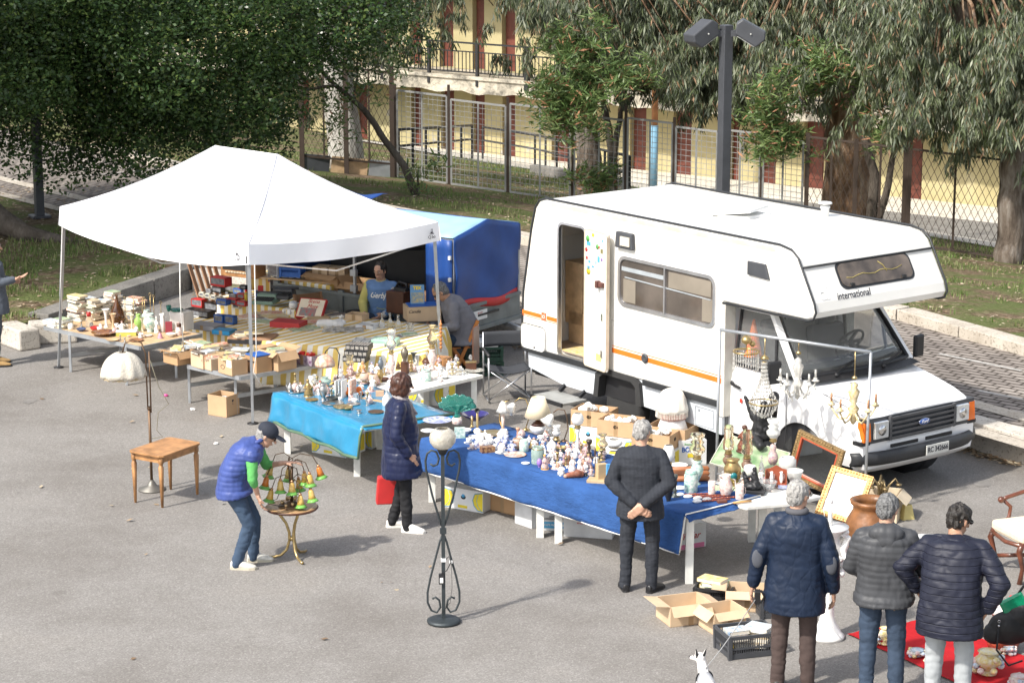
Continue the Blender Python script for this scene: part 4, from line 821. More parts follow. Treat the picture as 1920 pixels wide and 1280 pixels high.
# ---------------- white pop-up canopy ----------------
def canopy():
 FL=P(112,388,2.32); FR_=P(466,458,2.34); RR=P(822,416,2.26); BL=FL+(RR-FR_); BL.z=2.28
 r0=P(404,273,3.12); r1=P(519,289,3.12)
 t=thing('pop_up_canopy','big white pop-up canopy tent with tall ridge over the left stall','tent')
 fab=M('canopy_white_fabric',(.88,.88,.9),.7,var=.01,bump=.15,bs=3.)
 C=[FL,FR_,RR,BL]  # ring
 def edge(i,f):
  a,c=C[i],C[(i+1)%4]; p=a.lerp(c,f); L=(c-a).length; p.z-=(.20 if L>3.5 else .08)*4*f*(1-f);
  mid=(C[0]+C[2])/2; d=Vector((mid.x-p.x,mid.y-p.y,0)).normalized(); p+=d*(.10 if L>3.5 else .05)*4*f*(1-f); return p
 ends=[[r0,r1],[r1,r1],[r1,r0],[r0,r0]]
 q=MB(fab)
 for i in range(4):
  def fn(u,v,i=i):
   e=edge(i,u); top=ends[i][0].lerp(ends[i][1],u); p=e.lerp(top,v); s_=v-.0
   p.z-= (top.z-e.z)*.42*v*(1-v)*1.0*(1+.0*u);
   p.z+=.012*math.sin(u*23+v*9)*v*(1-v)*2
   return tuple(p)
  q.grid(fn,22,14)
 q.build('canopy_top',t)
 for i in range(4):
  q=MB(M('seam_grey',(.55,.55,.58),.8)); e=edge(i,0); top=ends[i][0]; q.tube([e.lerp(top,v)-Vector((0,0,(top.z-e.z)*.42*v*(1-v)-.004)) for v in [j/12 for j in range(13)]],.005,4); q.build('hip_seam',t)
 q=MB(fab)
 for i in range(4):
  def fv(u,v,i=i):
   e=edge(i,u); mid=(C[0]+C[2])/2; d=Vector((e.x-mid.x,e.y-mid.y,0)).normalized(); return tuple(e+Vector((0,0,-.25*v))+d*(.015*math.sin(u*17+i)*v+.02*v))
  q.grid(fv,26,3)
 va=q.build('valance',t)
 # emblem near the corners
 for a,c,f in ((FL,FR_,.955),(FR_,RR,.955)):
  i=0 if a is FL else 1; p=edge(i,f); d=(c-a); d.z=0; d.normalize(); nn=Vector((d.y,-d.x,0));
  o=MB(ink); p2=p+nn*.04+Vector((0,0,-.1)); U=Vector((0,0,1))
  o.tube([p2-d*.035-U*.03,p2-d*.012+U*.0,p2-d*.01+U*.035,p2+d*.01+U*.035,p2+d*.012,p2+d*.035-U*.03],.004,4,closed=True); o.ball(p2-U*.012,.013,6,4); e=o.build('emblem',t); text('Q.bo',.06,ink,e,p2-U*.068,ROT(d,U))
 feet=[P(110,689),P(474,794),P(834,700),None]; tops=[edge(0,.0),edge(1,0),edge(2,0),edge(3,0)]
 cen=(FL+RR)/2
 feet[2]=Vector((RR.x+.04,RR.y+.05,0)); feet[3]=Vector((BL.x,BL.y,0))
 for k in range(4):
  top=tops[k]+(Vector((cen.x,cen.y,0))-Vector((tops[k].x,tops[k].y,0))).normalized()*.06; q=MB(galv); m=feet[k].lerp(top,.45)
  q.beam(feet[k],m,.032); q.beam(m,top-Vector((0,0,.05)),.042); lg=q.build('leg',t); q=MB(black); q.lathe([(.07,0),(.07,.012),(.02,.02)],12,c=feet[k]); q.build('foot_plate',lg)
  q=MB(black); q.box(top-Vector((0,0,.2)),(.07,.07,.09)); q.build('corner_joint',lg)
 q=MB(alu)
 for i in range(4):
  a=feet[i].copy(); a=tops[i].lerp(cen,.05)-Vector((0,0,.25)); c=tops[(i+1)%4].lerp(cen,.05)-Vector((0,0,.25)); mid=((a+c)/2).lerp(cen,.06)
  a2=a-Vector((0,0,.3)); c2=c-Vector((0,0,.3)); q.beam(a,mid-Vector((0,0,.28)),.018); q.beam(mid-Vector((0,0,.28)),c,.018)
 q.build('scissor_truss',t)
 q=MB(M('white_cord',(.75,.74,.7),.8))
 e=edge(0,.63); e.z-=.22; q.tube([e,e+Vector((-.01,0,-.5)),e+Vector((.01,.02,-1.15))],.008,5);
 f=feet[1]; top=tops[1]; q.tube([top+Vector((.07,-.03,-.25)),f.lerp(top,.4)+Vector((.07,-.05,0)),f.lerp(top,.3)+Vector((.03,-.05,0)),f.lerp(top,.25)+Vector((.12,-.05,-.05))],.007,5)
 f=feet[0]; top=tops[0]; q.tube([top+Vector((.03,-.03,-.25)),f.lerp(top,.55)+Vector((.03,-.05,0)),f.lerp(top,.35)+Vector((.05,-.05,0))],.007,5)
 q.build('tie_cord',t); return C
CAN=canopy()
# ---------------- trailer with blue tarpaulin ----------------
def trailer():
 A=P(973,413,1.9); A.z=0; TX=Vector((.834,-.552,0)); TY=Vector((.58,.815,0)).normalized(); TX=Vector((TY.y,-TY.x,0))
 W=1.55;L=3.15; O=A-TY*W   # near right corner
 t=thing('box_trailer','grey box trailer under a blue tarpaulin hood with red hem beside the camper','trailer',O,math.atan2(TX.y,TX.x))
 # local: x from -L..0, y 0..W
 tb=M('blue_tarpaulin',(.012,.06,.25),.45,var=.2,vs=2.5,bump=.5,bs=2.5); tl=M('faded_blue_tarpaulin',(.3,.5,.68),.5,var=.12,vs=3,bump=.2,bs=3); tr_=M('red_hem',(.5,.02,.02),.5); gp=M('trailer_grey',(.17,.19,.19),.5,.2,var=.15)  # hood roof: sunlight on the blue tarpaulin painted in as a paler blue
 z1=1.86; zr=2.03
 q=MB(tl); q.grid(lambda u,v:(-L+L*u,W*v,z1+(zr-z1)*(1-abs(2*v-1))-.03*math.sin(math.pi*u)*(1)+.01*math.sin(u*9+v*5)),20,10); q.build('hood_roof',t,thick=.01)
 def fall(u,v):
  y=W*u; zt=z1+(zr-z1)*(1-abs(2*u-1)); zb=.86+.03*math.sin(u*7); z=zt+(zb-zt)*v; return (.02+.035*math.sin(u*8+v*3)*v+.03*math.sin((u-v)*9)*v*(1-v)*2,y,z)
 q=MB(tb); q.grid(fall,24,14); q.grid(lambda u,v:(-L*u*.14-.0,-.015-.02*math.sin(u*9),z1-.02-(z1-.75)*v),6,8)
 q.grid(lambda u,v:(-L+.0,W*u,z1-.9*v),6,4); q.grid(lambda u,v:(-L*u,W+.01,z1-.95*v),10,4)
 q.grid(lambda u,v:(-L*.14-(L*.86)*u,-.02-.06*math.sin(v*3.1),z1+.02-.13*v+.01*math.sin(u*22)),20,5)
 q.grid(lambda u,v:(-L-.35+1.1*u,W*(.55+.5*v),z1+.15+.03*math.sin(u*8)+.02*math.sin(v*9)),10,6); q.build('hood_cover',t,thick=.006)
 q=MB(tr_); q.grid(lambda u,v:(.026+.035*math.sin(u*8+3)*1,W*u,.94+.03*math.sin(u*7)-.12*v),24,2); q.build('hood_hem',t,thick=.008)
 q=MB(gp)
 q.box((-L/2,0,.7),(L,.03,.34)); q.box((-L/2,W,.7),(L,.03,.34)); q.box((0,W/2,.68),(.04,W,.34)); q.box((-L,W/2,.68),(.04,W,.34)); q.box((-L/2,W/2,.53),(L,W,.05))
 for x in (-L,-L*.62,-L*.25,0): q.box((x,-.02,.72),(.09,.05,.42))
 q.box((-L/2,-.025,.88),(L,.05,.05)); q.box((-L/2,-.02,.56),(L,.05,.05)); q.box((.02,W/2,.87),(.05,W,.05)); q.box((.02,W/2,.53),(.05,W,.06)); q.build('body',t,bevel=.006)
 q=MB(galv);
 for x,y in((0,0.02),(0,W-.02),(-L,0.02),(-L,W-.02),(-L*.55,0.02)): q.beam((x,y,.8),(x,y,z1-.02),.035)
 q.beam((-L,0.02,z1-.03),(0,0.02,z1-.03),.03); q.build('hood_frame',t)
 for z in(1.2,.98): q=MB(galv); q.box((-L*.55,.0,z),(.1,.055,.09)); q.build('hood_clamp',t)
 q=MB(rubber);
 for y in(-.12,W+.12):
  q=MB(rubber); q.T=Matrix.Translation((-L*.5,y,.3))@Matrix.Rotation(math.pi/2,4,'X'); q.lathe([(.15,-.08),(.28,-.08),(.3,0),(.28,.08),(.15,.08)],22); q.build('wheel',t)
 q=MB(rubber); q.tube([(-L*.5+.38*math.cos(a),-.12,.32+.36*math.sin(a)) for a in [math.pi*i/8 for i in range(9)]],.05,5); q.build('mudguard',t)
 q=MB(galv)
 q.beam((-.2,.2,.48),(1.15,W/2,.42),.06); q.beam((-.2,W-.2,.48),(1.15,W/2,.42),.06); q.beam((1.1,W/2,.42),(1.45,W/2,.42),.07); q.beam((.9,W/2-.08,.05),(.9,W/2-.08,.75),.05); q.box((1.5,W/2,.42),(.14,.08,.08)); q.build('drawbar',t)
 q=MB(rubber); q.T=Matrix.Translation((.9,W/2-.08,.11))@Matrix.Rotation(math.pi/2,4,'X'); q.lathe([(.04,-.03),(.11,-.03),(.11,.03),(.04,.03)],16); q.build('jockey_wheel',t)
 q=MB(black); q.box((.05,.75,.72),(.012,.5,.03)); q.build('rail',t)
 q=MB(paper_w); q.box((.045,.55,.72),(.012,.34,.13)); s_=q.build('sticker',t); text('* * *',.06,redb,s_,(.053,.55,.74),ROT((0,1,0),(0,0,1)))
 for z in(1.6,1.3,1.0): q=MB(white); q.box((-.02,-.045,z),(.035,.03,.05)); q.build('strap_buckle',t)
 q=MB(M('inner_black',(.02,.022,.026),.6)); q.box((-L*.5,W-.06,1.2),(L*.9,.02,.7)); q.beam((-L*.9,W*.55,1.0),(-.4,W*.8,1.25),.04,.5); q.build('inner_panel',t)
 return t,O,TX,TY,L,W
TR,TRO,TRX,TRY,TRL,TRW=trailer()
def TP(x,y,z): return TRO+TRX*x+TRY*y+Vector((0,0,z))
TRA=math.atan2(TRX.y,TRX.x)
# ---------------- tables ----------------
def slab(name,label,cat,corners,z,th,topm,legs,legm,legw=.035,zt=0,group=None,frame=None,cross=True):
 c=sum((Vector((p[0],p[1],0)) for p in corners),Vector())/4; t=thing(name,label,cat,c,0,group)
 L=[(p[0]-c.x,p[1]-c.y) for p in corners]; q=MB(topm); q.prism(L,z-th,z); q.build('tabletop',t,bevel=.006,fixn=True)
 if frame:
  q=MB(frame)
  for i in range(4): q.beam((*L[i],z-.02),(*L[(i+1)%4],z-.02),.03,.05)
  q.build('edge_frame',t)
 ls=[]
 for k,lg_ in enumerate(legs):
  fx_,fy_=lg_[0],lg_[1]
  q=MB(legm); x,y=fx_-c.x,fy_-c.y; ls.append((x,y)); q.beam((x,y,0),(x,y,z-th),legw); q.build('leg',t,bevel=.004)
 if cross:
  q=MB(legm)
  for i,j in cross: q=MB(legm); q.beam((*ls[i],z*.42),(*ls[j],z*.42),.03,.05); q.build('stretcher',t)
 return t
def para(a,b_,w,ang):  # corners from edge a-b_ plus width at angle
 d=Vector((math.cos(R(ang)),math.sin(R(ang)),0))*w; return [a,b_,b_+d,a+d]
def inset(cs,f):
 c=sum((Vector(p) for p in cs),Vector())/len(cs); return [Vector(p).lerp(c,f) for p in cs]
ZD=.56
dA=P(83,612,ZD); dB=P(262,650,ZD); dC=P(378,626,ZD); DT=[dA,dB,dC,dA+(dC-dB)]
DL=[P(133,697),P(238,722),P(331,708)]; DL.append(DL[0]+(DL[2]-DL[1]));
slab('folding_table','low folding table with grey metal edge carrying vases at the left of the tent','table',DT,ZD,.03,wood_l,[p for p in DL],galv,.035,frame=galv,cross=[(0,3),(1,2)])
ZE=.56
eA=P(352,684,ZE); eB=P(450,706,ZE); eC=P(602,682,ZE); ET=[eA,eB,eC,eA+(eC-eB)]
EL=[P(356,755),P(449,778)]; EL=[EL[0],EL[0]+(eB-eA)*.9+Vector((0,0,0))]; EL+=[EL[1]+(eC-eB)*.8,EL[0]+(eC-eB)*.8];
slab('folding_table','low folding table with grey metal edge under the cardboard boxes of books','table',ET,ZE,.03,galv,EL,galv,.035,frame=galv,cross=[(0,3),(1,2)])
ZT=.72
aA=P(512,736,ZT); aB=P(679,801,ZT); ang=math.degrees(math.atan2((aB-aA).y,(aB-aA).x))+90
AT=para(aA,aB,1.15,ang-6)
slab('plastic_table','white resin garden table under the turquoise oilcloth','table',AT,ZT-.015,.04,plastic,[P(540,850),P(670,892),P(712,841),P(540,850)+(P(712,841)-P(670,892))],plastic,.075,cross=None)
bR=P(906,702,ZT); bd_=Vector((math.cos(R(226)),math.sin(R(226)),0)); bA_=bR+bd_*1.5; BT=[bA_,bR,bR+Vector((-.7,.72,0))*1.0,bA_+Vector((-.7,.72,0))]
BT=[bA_,bR,bR+Vector((-.7,.62,0)),bA_+Vector((-.7,.62,0))]
slab('plastic_table','white resin garden table with rounded edge in front of the striped cloth','table',BT,ZT-.004,.045,plastic,[p for p in inset(BT,.13)],plastic,.07,cross=None)
fA=P(790,822,ZT); fB=P(1283,966,ZT); fang=math.degrees(math.atan2((fB-fA).y,(fB-fA).x))+90
fm=fA.lerp(fB,.5); W_=1.05
FT1=para(fA,fm,W_,fang-3); FT2=para(fm,fB,W_,fang-3)
fl=[P(785,935),P(940,983)]; u_=(fB-fA).normalized(); wv_=(FT1[3]-FT1[0]).normalized()
slab('plastic_table','white resin garden table under the left half of the royal blue cloth','table',FT1,ZT-.015,.04,plastic,[fA+u_*.08+wv_*.08,fm-u_*.14+wv_*.06,fm-u_*.14+wv_*.95,fA+u_*.08+wv_*.95],plastic,.08,cross=None)
slab('plastic_table','white resin garden table under the right half of the royal blue cloth','table',FT2,ZT-.015,.04,plastic,[fm+u_*.14+wv_*.06,fB-u_*.02+wv_*.1,fB-u_*.05+wv_*1.15,fm+u_*.14+wv_*.95],plastic,.08,cross=None)
gA=P(1400,948,ZT); gB=P(1540,928,ZT); GT=[gA,gA.lerp(gB,.5)+Vector((.05,-.06,0)),gB,gA+(gB-gA)*.9+Vector((-.6,.75,0)),gA+Vector((-.75,.75,0))]
t=thing('plastic_table','bare white resin table end poking out right of the blue cloth','table',(GT[0].x,GT[0].y,0)); q=MB(plastic); q.prism([(p.x-gA.x,p.y-gA.y) for p in GT],ZT-.05,ZT-.006); q.build('tabletop',t,bevel=.01,fixn=True)
for e in (gA+Vector((.55,.2,0)),gB+Vector((-.35,.75,0)),P(1409,1014)): q=MB(plastic); q.beam((e.x-gA.x,e.y-gA.y,0),(e.x-gA.x,e.y-gA.y,ZT-.05),.075); q.build('leg',t)
# cloths
def drape(name,label,cat,top,z,mat,drops,seg=26,wav=.02,**k):   # top polygon (4), drops: list (i, depth0, depth1)
 q=MB(mat); a,b_,c,d=[Vector(p) for p in top]
 def tf(u,v): p=a.lerp(b_,u).lerp(d.lerp(c,u),v); return (p.x,p.y,z+.006+.004*noise.noise(Vector((p.x*5,p.y*5,0))))
 q.grid(tf,seg,10)
 ring=[a,b_,c,d]
 for i,d0,d1 in drops:
  p,r_=ring[i],ring[(i+1)%4]; t_=(r_-p).normalized(); n_=Vector((t_.y,-t_.x,0))
  def fn(u,v,p=p,r_=r_,n_=n_,d0=d0,d1=d1,i=i):
   e=p.lerp(r_,u); dp=(d0+(d1-d0)*u)*(1+.05*noise.noise(Vector((u*6,i,1)))); wv=wav*(noise.noise(Vector((u*9,v*1.3,i*3)))*1.6+.5*math.sin(u*31+i+v))*min(1,v*2)
   h=.012*math.sin(min(v*6,1)*math.pi/2)+.012*abs(noise.noise(Vector((u*16+v*3,v*2.5-u*4,i*5+2)))); o=e+n_*(h+.02*v+wv+.03*v); return (o.x,o.y,z+.006-.0*h-dp*v-(.01 if v>0 else 0))
  q.grid(fn,seg*2,8)
 return q.build(name,thick=.004,label=label,cat=cat,**k)
cy=M('turquoise_oilcloth',(.02,.21,.38),.3,var=.12,vs=3,bump=.8,bs=7,coat=.5)
cl=thing('tablecloth','shiny turquoise oilcloth with green hem over the front table','tablecloth')
o=drape('cover',None,None,[p+Vector((0,0,0)) for p in AT],ZT,cy,[(0,.33,.36),(3,.3,.33),(1,.02,.02)],22,.02); o.parent=cl
# green hem along the front edge
q=MB(M('dark_green_hem',(.09,.16,.1),.5)); t_=(aB-aA).normalized(); n_=Vector((t_.y,-t_.x,0))
q.tube([aA.lerp(aB,i/20)+n_*.065+Vector((0,0,-.33-.03*i/20+.012*math.sin(i))) for i in range(21)],.02,6); q.tube([aB+n_*.06+Vector((0,0,-.36)),aB+n_*.03+Vector((0,0,-.1)),aB+Vector((0.01,0,.01)),AT[2]+Vector((.01,0,.01))],.016,6); q.build('hem',cl)
bc=cloth_mat('royal_blue_cotton',(.028,.085,.25),.9,4,.6,.05)
cl=thing('tablecloth','royal blue cotton cloth with white selvedge over the long front table','tablecloth')
FTT=[fA,fB,FT2[2]+u_*-.0,FT1[3]]; o=drape('cover',None,None,FTT,ZT,bc,[(0,.33,.38),(1,.05,.04),(3,.3,.3)],44,.018); o.parent=cl
n_=Vector((u_.y,-u_.x,0))
q=MB(M('white_selvedge',(.75,.74,.7),.8)); q.tube([fA.lerp(fB,i/60)+n_*(.062+.02*noise.noise(Vector((i/60*9,1.3,0))))+Vector((0,0,-.335-.05*i/60+.012*noise.noise(Vector((i*.3,0,0))))) for i in range(61)],.008,5)
q.tube([fB+n_*.06+Vector((0,0,-.37)),fB+n_*.02+Vector((.02,0,-.05)),fB+Vector((.015,0,.012)),fB.lerp(FT2[2],.5)+Vector((.03,0,.01)),FT2[2]+Vector((.01,0,.01))],.008,5); q.build('selvedge',cl)
# small gathered fold on the front
# yellow striped stall under the canopy: table + stepped display
ZS=.78
cT=[P(492,640,ZS),P(795,668,ZS),P(838,612,ZS),P(585,588,ZS)]
slab('trestle_table','long trestle table hidden under the yellow striped cloth','table',cT,ZS-.012,.03,wood_l,inset(cT,.12),galv,.04,cross=None)
drape('tablecloth','yellow and white striped cloth over the long trestle table under the tent','tablecloth',cT,ZS,MAT_ST,[(0,.55,.5),(1,.5,.45),(3,.5,.4)],26,.03)
stp=[]
# stepped display at the back left
sA=P(352,600,.55);
S0=[P(345,600,.5),P(470,622,.5),P(560,585,.5),P(440,560,.5)]
def riser(cs,z,label):
 c=sum((Vector((p[0],p[1],0)) for p in cs),Vector())/4; q=MB(MAT_ST); q.prism([(p[0],p[1]) for p in cs],0.02,z); return q.build('display_riser',label=label,cat='display stand',fixn=True,bevel=.02,group='striped display steps')
RZ=[.5,.72,.94]
R0=[P(338,602,.5),P(498,632,.5),P(560,612,.5),P(405,585,.5)]
R1=[R0[3],R0[2],R0[2]+(R0[2]-R0[1]),R0[3]+(R0[3]-R0[0])]
R2=[R1[3],R1[2],R1[2]+(R0[2]-R0[1])*.9,R1[3]+(R0[3]-R0[0])*.9]
riser(R0,RZ[0],'lowest front step of the striped cloth display holding toy car boxes'); riser(R1,RZ[1],'middle step of the striped cloth display behind the toy car boxes'); riser(R2,RZ[2],'topmost back step of the striped cloth display under the old radio')
# ---------------- people ----------------
skin=M('skin',(.5,.29,.2),.5,var=.08,vs=15); skin2=M('skin_tanned',(.4,.22,.14),.5,var=.08,vs=15)
def V(*a): return Vector(a)
def hand(mb,wr,d,pn,s=1.,curl=.5,mir=1,thumb=None):
 # d: direction from wrist to fingertips, pn: palm normal (fingers curl towards it)
 d=Vector(d).normalized(); pn=Vector(pn); pn=(pn-d*pn.dot(d)).normalized(); w=d.cross(pn)*mir
 wr=Vector(wr);
 for k in range(4):
  o=(k-1.5)*.019*s; a=wr+w*o*.8+d*.015*s; b_=wr+w*o*1.05+d*.085*s; mb.cap(a,b_,.017*s,.0125*s,n=8)
  L=[.038,.044,.041,.032][k]*s; c=b_; dd=d.copy()
  for j in range(3):
   an=curl*(.5+.25*j)+.06*(k-1.5)*0; dd=(dd*math.cos(an)+pn*math.sin(an)).normalized(); pn2=pn; e=c+dd*L*(1-.2*j); mb.cap(c,e,(.0105-.0012*j)*s,(.0098-.0012*j)*s,n=7); c=e
 t0=wr+w*-.026*s+d*.022*s; t1=t0+(-w*.6+d*.7+pn*.35).normalized()*.038*s; t2=t1+(d*.9-w*.1+pn*.5).normalized()*.032*s
 mb.cap(t0,t1,.014*s,.012*s,n=8); mb.cap(t1,t2,.0115*s,.0095*s,n=8)
def headframe(c,f,up=(0,0,1)):
 f=Vector(f).normalized(); l=Vector(up).cross(f).normalized(); u=f.cross(l); return Matrix.Translation(c)@Matrix(((f.x,l.x,u.x,0),(f.y,l.y,u.y,0),(f.z,l.z,u.z,0),(0,0,0,1)))
STAND=dict(pel=(0,0,.95),wai=(.0,0,1.1),che=(-.01,0,1.3),nek=(-.01,0,1.46),hed=(.02,0,1.60),hf=(1,0,0),
  hipL=(0,.095,.93),hipR=(0,-.095,.93),kneL=(.02,.11,.5),kneR=(.02,-.11,.5),ankL=(-.02,.12,.09),ankR=(-.02,-.12,.09),
  shoL=(-.01,.178,1.385),shoR=(-.01,-.178,1.385),elbL=(-.04,.25,1.13),elbR=(-.04,-.25,1.13),wriL=(.05,.26,.88),wriR=(.05,-.26,.88))
def person(label,loc,rz,pose,s=1.,skinm=skin,top=None,topkind='jacket',legs=None,shoes=None,hair=None,hairkind='short',hem=.80,tw=0.,sleeve=None,hands=None,extra=None,glasses=None,female=False,sole=None,foot=None,puff=0,cat='person',belly=0.,sleevelen=1.,hide_legs=False):
 J={k:Vector(v)*s for k,v in {**STAND,**pose}.items() if k!='hf'}; hf=Vector(pose.get('hf',(1,0,0)))
 t=thing('person',label,cat,loc,rz); foot=foot or {}
 Hm=headframe(J['hed'],hf); k=s
 B=MB(skinm); B.T=Hm
 B.ball((0,0,.02*k),(.095*k,.075*k,.098*k),16,10); B.ball((.022*k,0,-.055*k),(.06*k,.056*k,.062*k),12,8); B.ball((.05*k,0,-.095*k),(.028*k,.026*k,.02*k),8,6)
 B.cap((.088*k,0,.02*k),(.112*k,0,-.022*k),.009*k,.014*k,n=8); B.ball((.087*k,0,-.055*k),(.014*k,.026*k,.01*k),8,6); B.ball((.083*k,0,.038*k),(.016*k,.05*k,.012*k),8,6)
 for y in(-1,1): B.ball((-.004*k,y*.078*k,-.005*k),(.018*k,.009*k,.03*k),8,6)
 B.T=Matrix.Identity(4)
 B.cap(J['nek']-V(0,0,.03*k),J['hed']+Hm.to_3x3()@V(-.015*k,0,-.05*k),.06*k,.053*k)
 B.cap(J['che'],J['nek'],.1*k,.06*k); B.cap(J['wai'],J['che'],.1*k,.11*k); B.cap(J['pel'],J['wai'],.11*k,.1*k); B.cap(J['shoL'],J['shoR'],.05*k,.05*k)
 for S in 'LR':
  B.cap(J['sho'+S],J['elb'+S],.048*k,.038*k); B.cap(J['elb'+S],J['wri'+S],.038*k,.025*k)
  B.cap(J['hip'+S],J['kne'+S],.075*k,.052*k); B.cap(J['kne'+S],J['ank'+S],.05*k,.036*k); B.cap(J['ank'+S],J['ank'+S]+V(.08,0,-.05)*k,.035*k,.03*k)
  h=(hands or {}).get(S,{}); d=Vector(h.get('d',J['wri'+S]-J['elb'+S])); pn=h.get('pn',(0,-1 if S=='L' else 1,0))
  B.cap(J['wri'+S]-d.normalized()*.03*k,J['wri'+S]+d.normalized()*.03*k,.024*k,.025*k); hand(B,J['wri'+S]+d.normalized()*.01*k,d,pn,k*1.05,h.get('curl',.45),1 if S=='L' else -1)
 remesh(B,'body',.0085,t,2,None,skinm)
 # torso clothing
 side=(J['shoL']-J['shoR']).normalized(); hs=(J['hipL']-J['hipR']).normalized()
 pts=[J['pel'],J['wai'],J['che'],J['nek']]
 def wr(amp,f=5.,f2=0): return lambda c: amp*.9*noise.noise(c*f)+amp*1.1*(abs(noise.noise(V(c.x*7+3,c.y*7,c.z*13)+noise.noise_vector(c*4)*.7))**.6-.4)+amp*.4*noise.noise(c*f*4)
 def band(amp,per,f=1.): return lambda c: amp*(.75+.5*noise.noise(c*6))*abs(math.sin(math.pi*(c.z+.02*noise.noise(c*4))/per))**.5+.011*noise.noise(c*8)+.005*noise.noise(V(c.x*30,c.y*30,c.z*12))
 if top:
  T=MB(top); th=.022+tw; sec=[]
  fem=female
  def S_(p,rx,ry,a,b_,sd):
   ax=(Vector(b_)-Vector(a)).normalized(); sd=(sd-ax*sd.dot(ax)).normalized(); fw=sd.cross(ax); return (p,rx,ry,fw,sd)
  dn=(J['pel']-J['wai']).normalized()
  if (J['kneL'].z+J['kneR'].z)/2>J['pel'].z-.2*k: dn=V(0,0,-1)
  legd=((J['kneL']+J['kneR'])/2-J['pel']).normalized() if not hide_legs else V(0,0,-1)
  hd=hem*k; p0=J['pel'].z-hd
  flare=.02 if not fem else .055
  if p0>.02:
   e=J['pel']+(dn+legd*(.8 if dn.z<-.5 and legd.z<-.5 else 0)).normalized()*p0; sec.append(S_(e,(.135+th+flare)*k,(.18+th+flare)*k,e,J['pel'],hs)); e2=J['pel'].lerp(e,.5); sec.append(S_(e2,(.135+th+flare*.7)*k,(.185+th+flare*.6)*k,e,J['pel'],hs))
  sec.append(S_(J['pel'],(.128+th+belly*.4)*k,(.175+th)*k,J['pel'],J['wai'],hs)); sec.append(S_(J['wai'],(.118+th+belly)*k,((.152 if fem else .165)+th)*k,J['pel'],J['che'],(hs+side)))
  sec.append(S_(J['wai'].lerp(J['che'],.6),(.122+th+belly*.5)*k,(.172+th)*k,J['wai'],J['che'],side)); sec.append(S_(J['che'],(.122+th)*k,(.183+th)*k,J['wai'],J['nek'],side)); sec.append(S_(J['che'].lerp(J['nek'],.55),(.105+th)*k,(.175+th*.7)*k,J['che'],J['nek'],side)); sec.append(S_(J['che'].lerp(J['nek'],.88),(.08+th*.5)*k,(.12)*k,J['che'],J['nek'],side)); sec.append(S_(J['nek']+(J['nek']-J['che']).normalized()*.025*k,.064*k,.066*k,J['che'],J['nek'],side))
  T.loft(sec,n=24,pw=2.3)
  for S in 'LR': T.cap(J['nek'].lerp(J['sho'+S],.25)-V(0,0,.03*k),J['sho'+S],(.06+th*.3)*k,(.056+th*.35)*k)
  if topkind!='vest':
   for S in 'LR':
    a,e,w_=J['sho'+S],J['elb'+S],J['wri'+S]; w_=e.lerp(w_,.94*sleevelen); T.cap(a,e,(.058+th*.4)*k,(.05+th*.36)*k); T.cap(e,w_,(.05+th*.36)*k,(.038+th*.36)*k);
  else:
   for S in 'LR': T.cap(J['sho'+S]*.85+J['nek']*.15,J['sho'+S],(.06+th*.4)*k,(.068+th*.4)*k)
  dsp=band(.009,.052*k) if topkind in('puffer','vest') else (band(.007,.07*k) if topkind=='puffer_long' else (wr(.013,4.5) if topkind=='jacket' else wr(.008,5)))
  nm={'puffer':'puffer_jacket','vest':'padded_vest','puffer_long':'quilted_coat','jacket':'jacket','sweater':'sweater','suit':'suit_jacket','quilt':'quilted_jacket'}[topkind]
  remesh(T,nm,.011*max(.9,s),t,5,dsp,top)
  if sleeve:
   A_=MB(sleeve)
   for S in 'LR':
    a,e,w_=J['sho'+S],J['elb'+S],J['wri'+S]; w_=e.lerp(w_,sleevelen*.9); A=MB(sleeve); A.cap(a,e,.062*k,.052*k); A.cap(e,w_,.052*k,.042*k); remesh(A,'sleeve',.01,t,3,wr(.008,7),sleeve)
 if legs:
  Lg=MB(legs); Lg.loft([(J['pel']+V(0,0,-.12*k),.11*k,.15*k,hs.cross(V(0,0,1)),hs),(J['pel'],.125*k,.165*k,hs.cross(V(0,0,1)),hs),(J['pel'].lerp(J['wai'],.5),.12*k,.158*k,hs.cross(V(0,0,1)),hs)],n=20)
  for S in 'LR':
   a=J['ank'+S]+V(0,0,-.035*k); Lg.cap(J['hip'+S],J['kne'+S],.1*k,.072*k); Lg.cap(J['kne'+S],a,.07*k,.058*k)
  remesh(Lg,'trousers',.011,t,4,wr(.011,5.5),legs)
 if shoes:
  for S in 'LR':
   a=J['ank'+S]; yaw=foot.get(S,0.); f=V(math.cos(yaw),math.sin(yaw),0); z=.0
   q=MB(shoes); g=a.copy(); g.z=a.z-.09*k; l=V(-f.y,f.x,0)
   q.loft([(g-f*.065*k+V(0,0,.03*k),.02*k,.02*k,V(0,0,1),l),(g-f*.06*k+V(0,0,.04*k),.04*k,.034*k,V(0,0,1),l),(g-f*.0*k+V(0,0,.06*k),.058*k,.04*k,V(0,0,1),l),(g+f*.07*k+V(0,0,.045*k),.044*k,.044*k,V(0,0,1),l),(g+f*.14*k+V(0,0,.032*k),.03*k,.046*k,V(0,0,1),l),(g+f*.19*k+V(0,0,.024*k),.02*k,.032*k,V(0,0,1),l),(g+f*.205*k+V(0,0,.02*k),.008*k,.012*k,V(0,0,1),l)],n=14)
   sh=remesh(q,'shoe',.008,t,2,None,shoes);
   q=MB(sole or black); o=[(-.07,0),(-.055,.034),(.05,.04),(.13,.048),(.19,.034),(.21,0),(.19,-.034),(.13,-.048),(.05,-.04),(-.055,-.034)]
   q.prism([(g+f*x*k+l*y*k) for x,y in o],g.z+.0,g.z+.024*k); q.build('sole',sh,fixn=True)
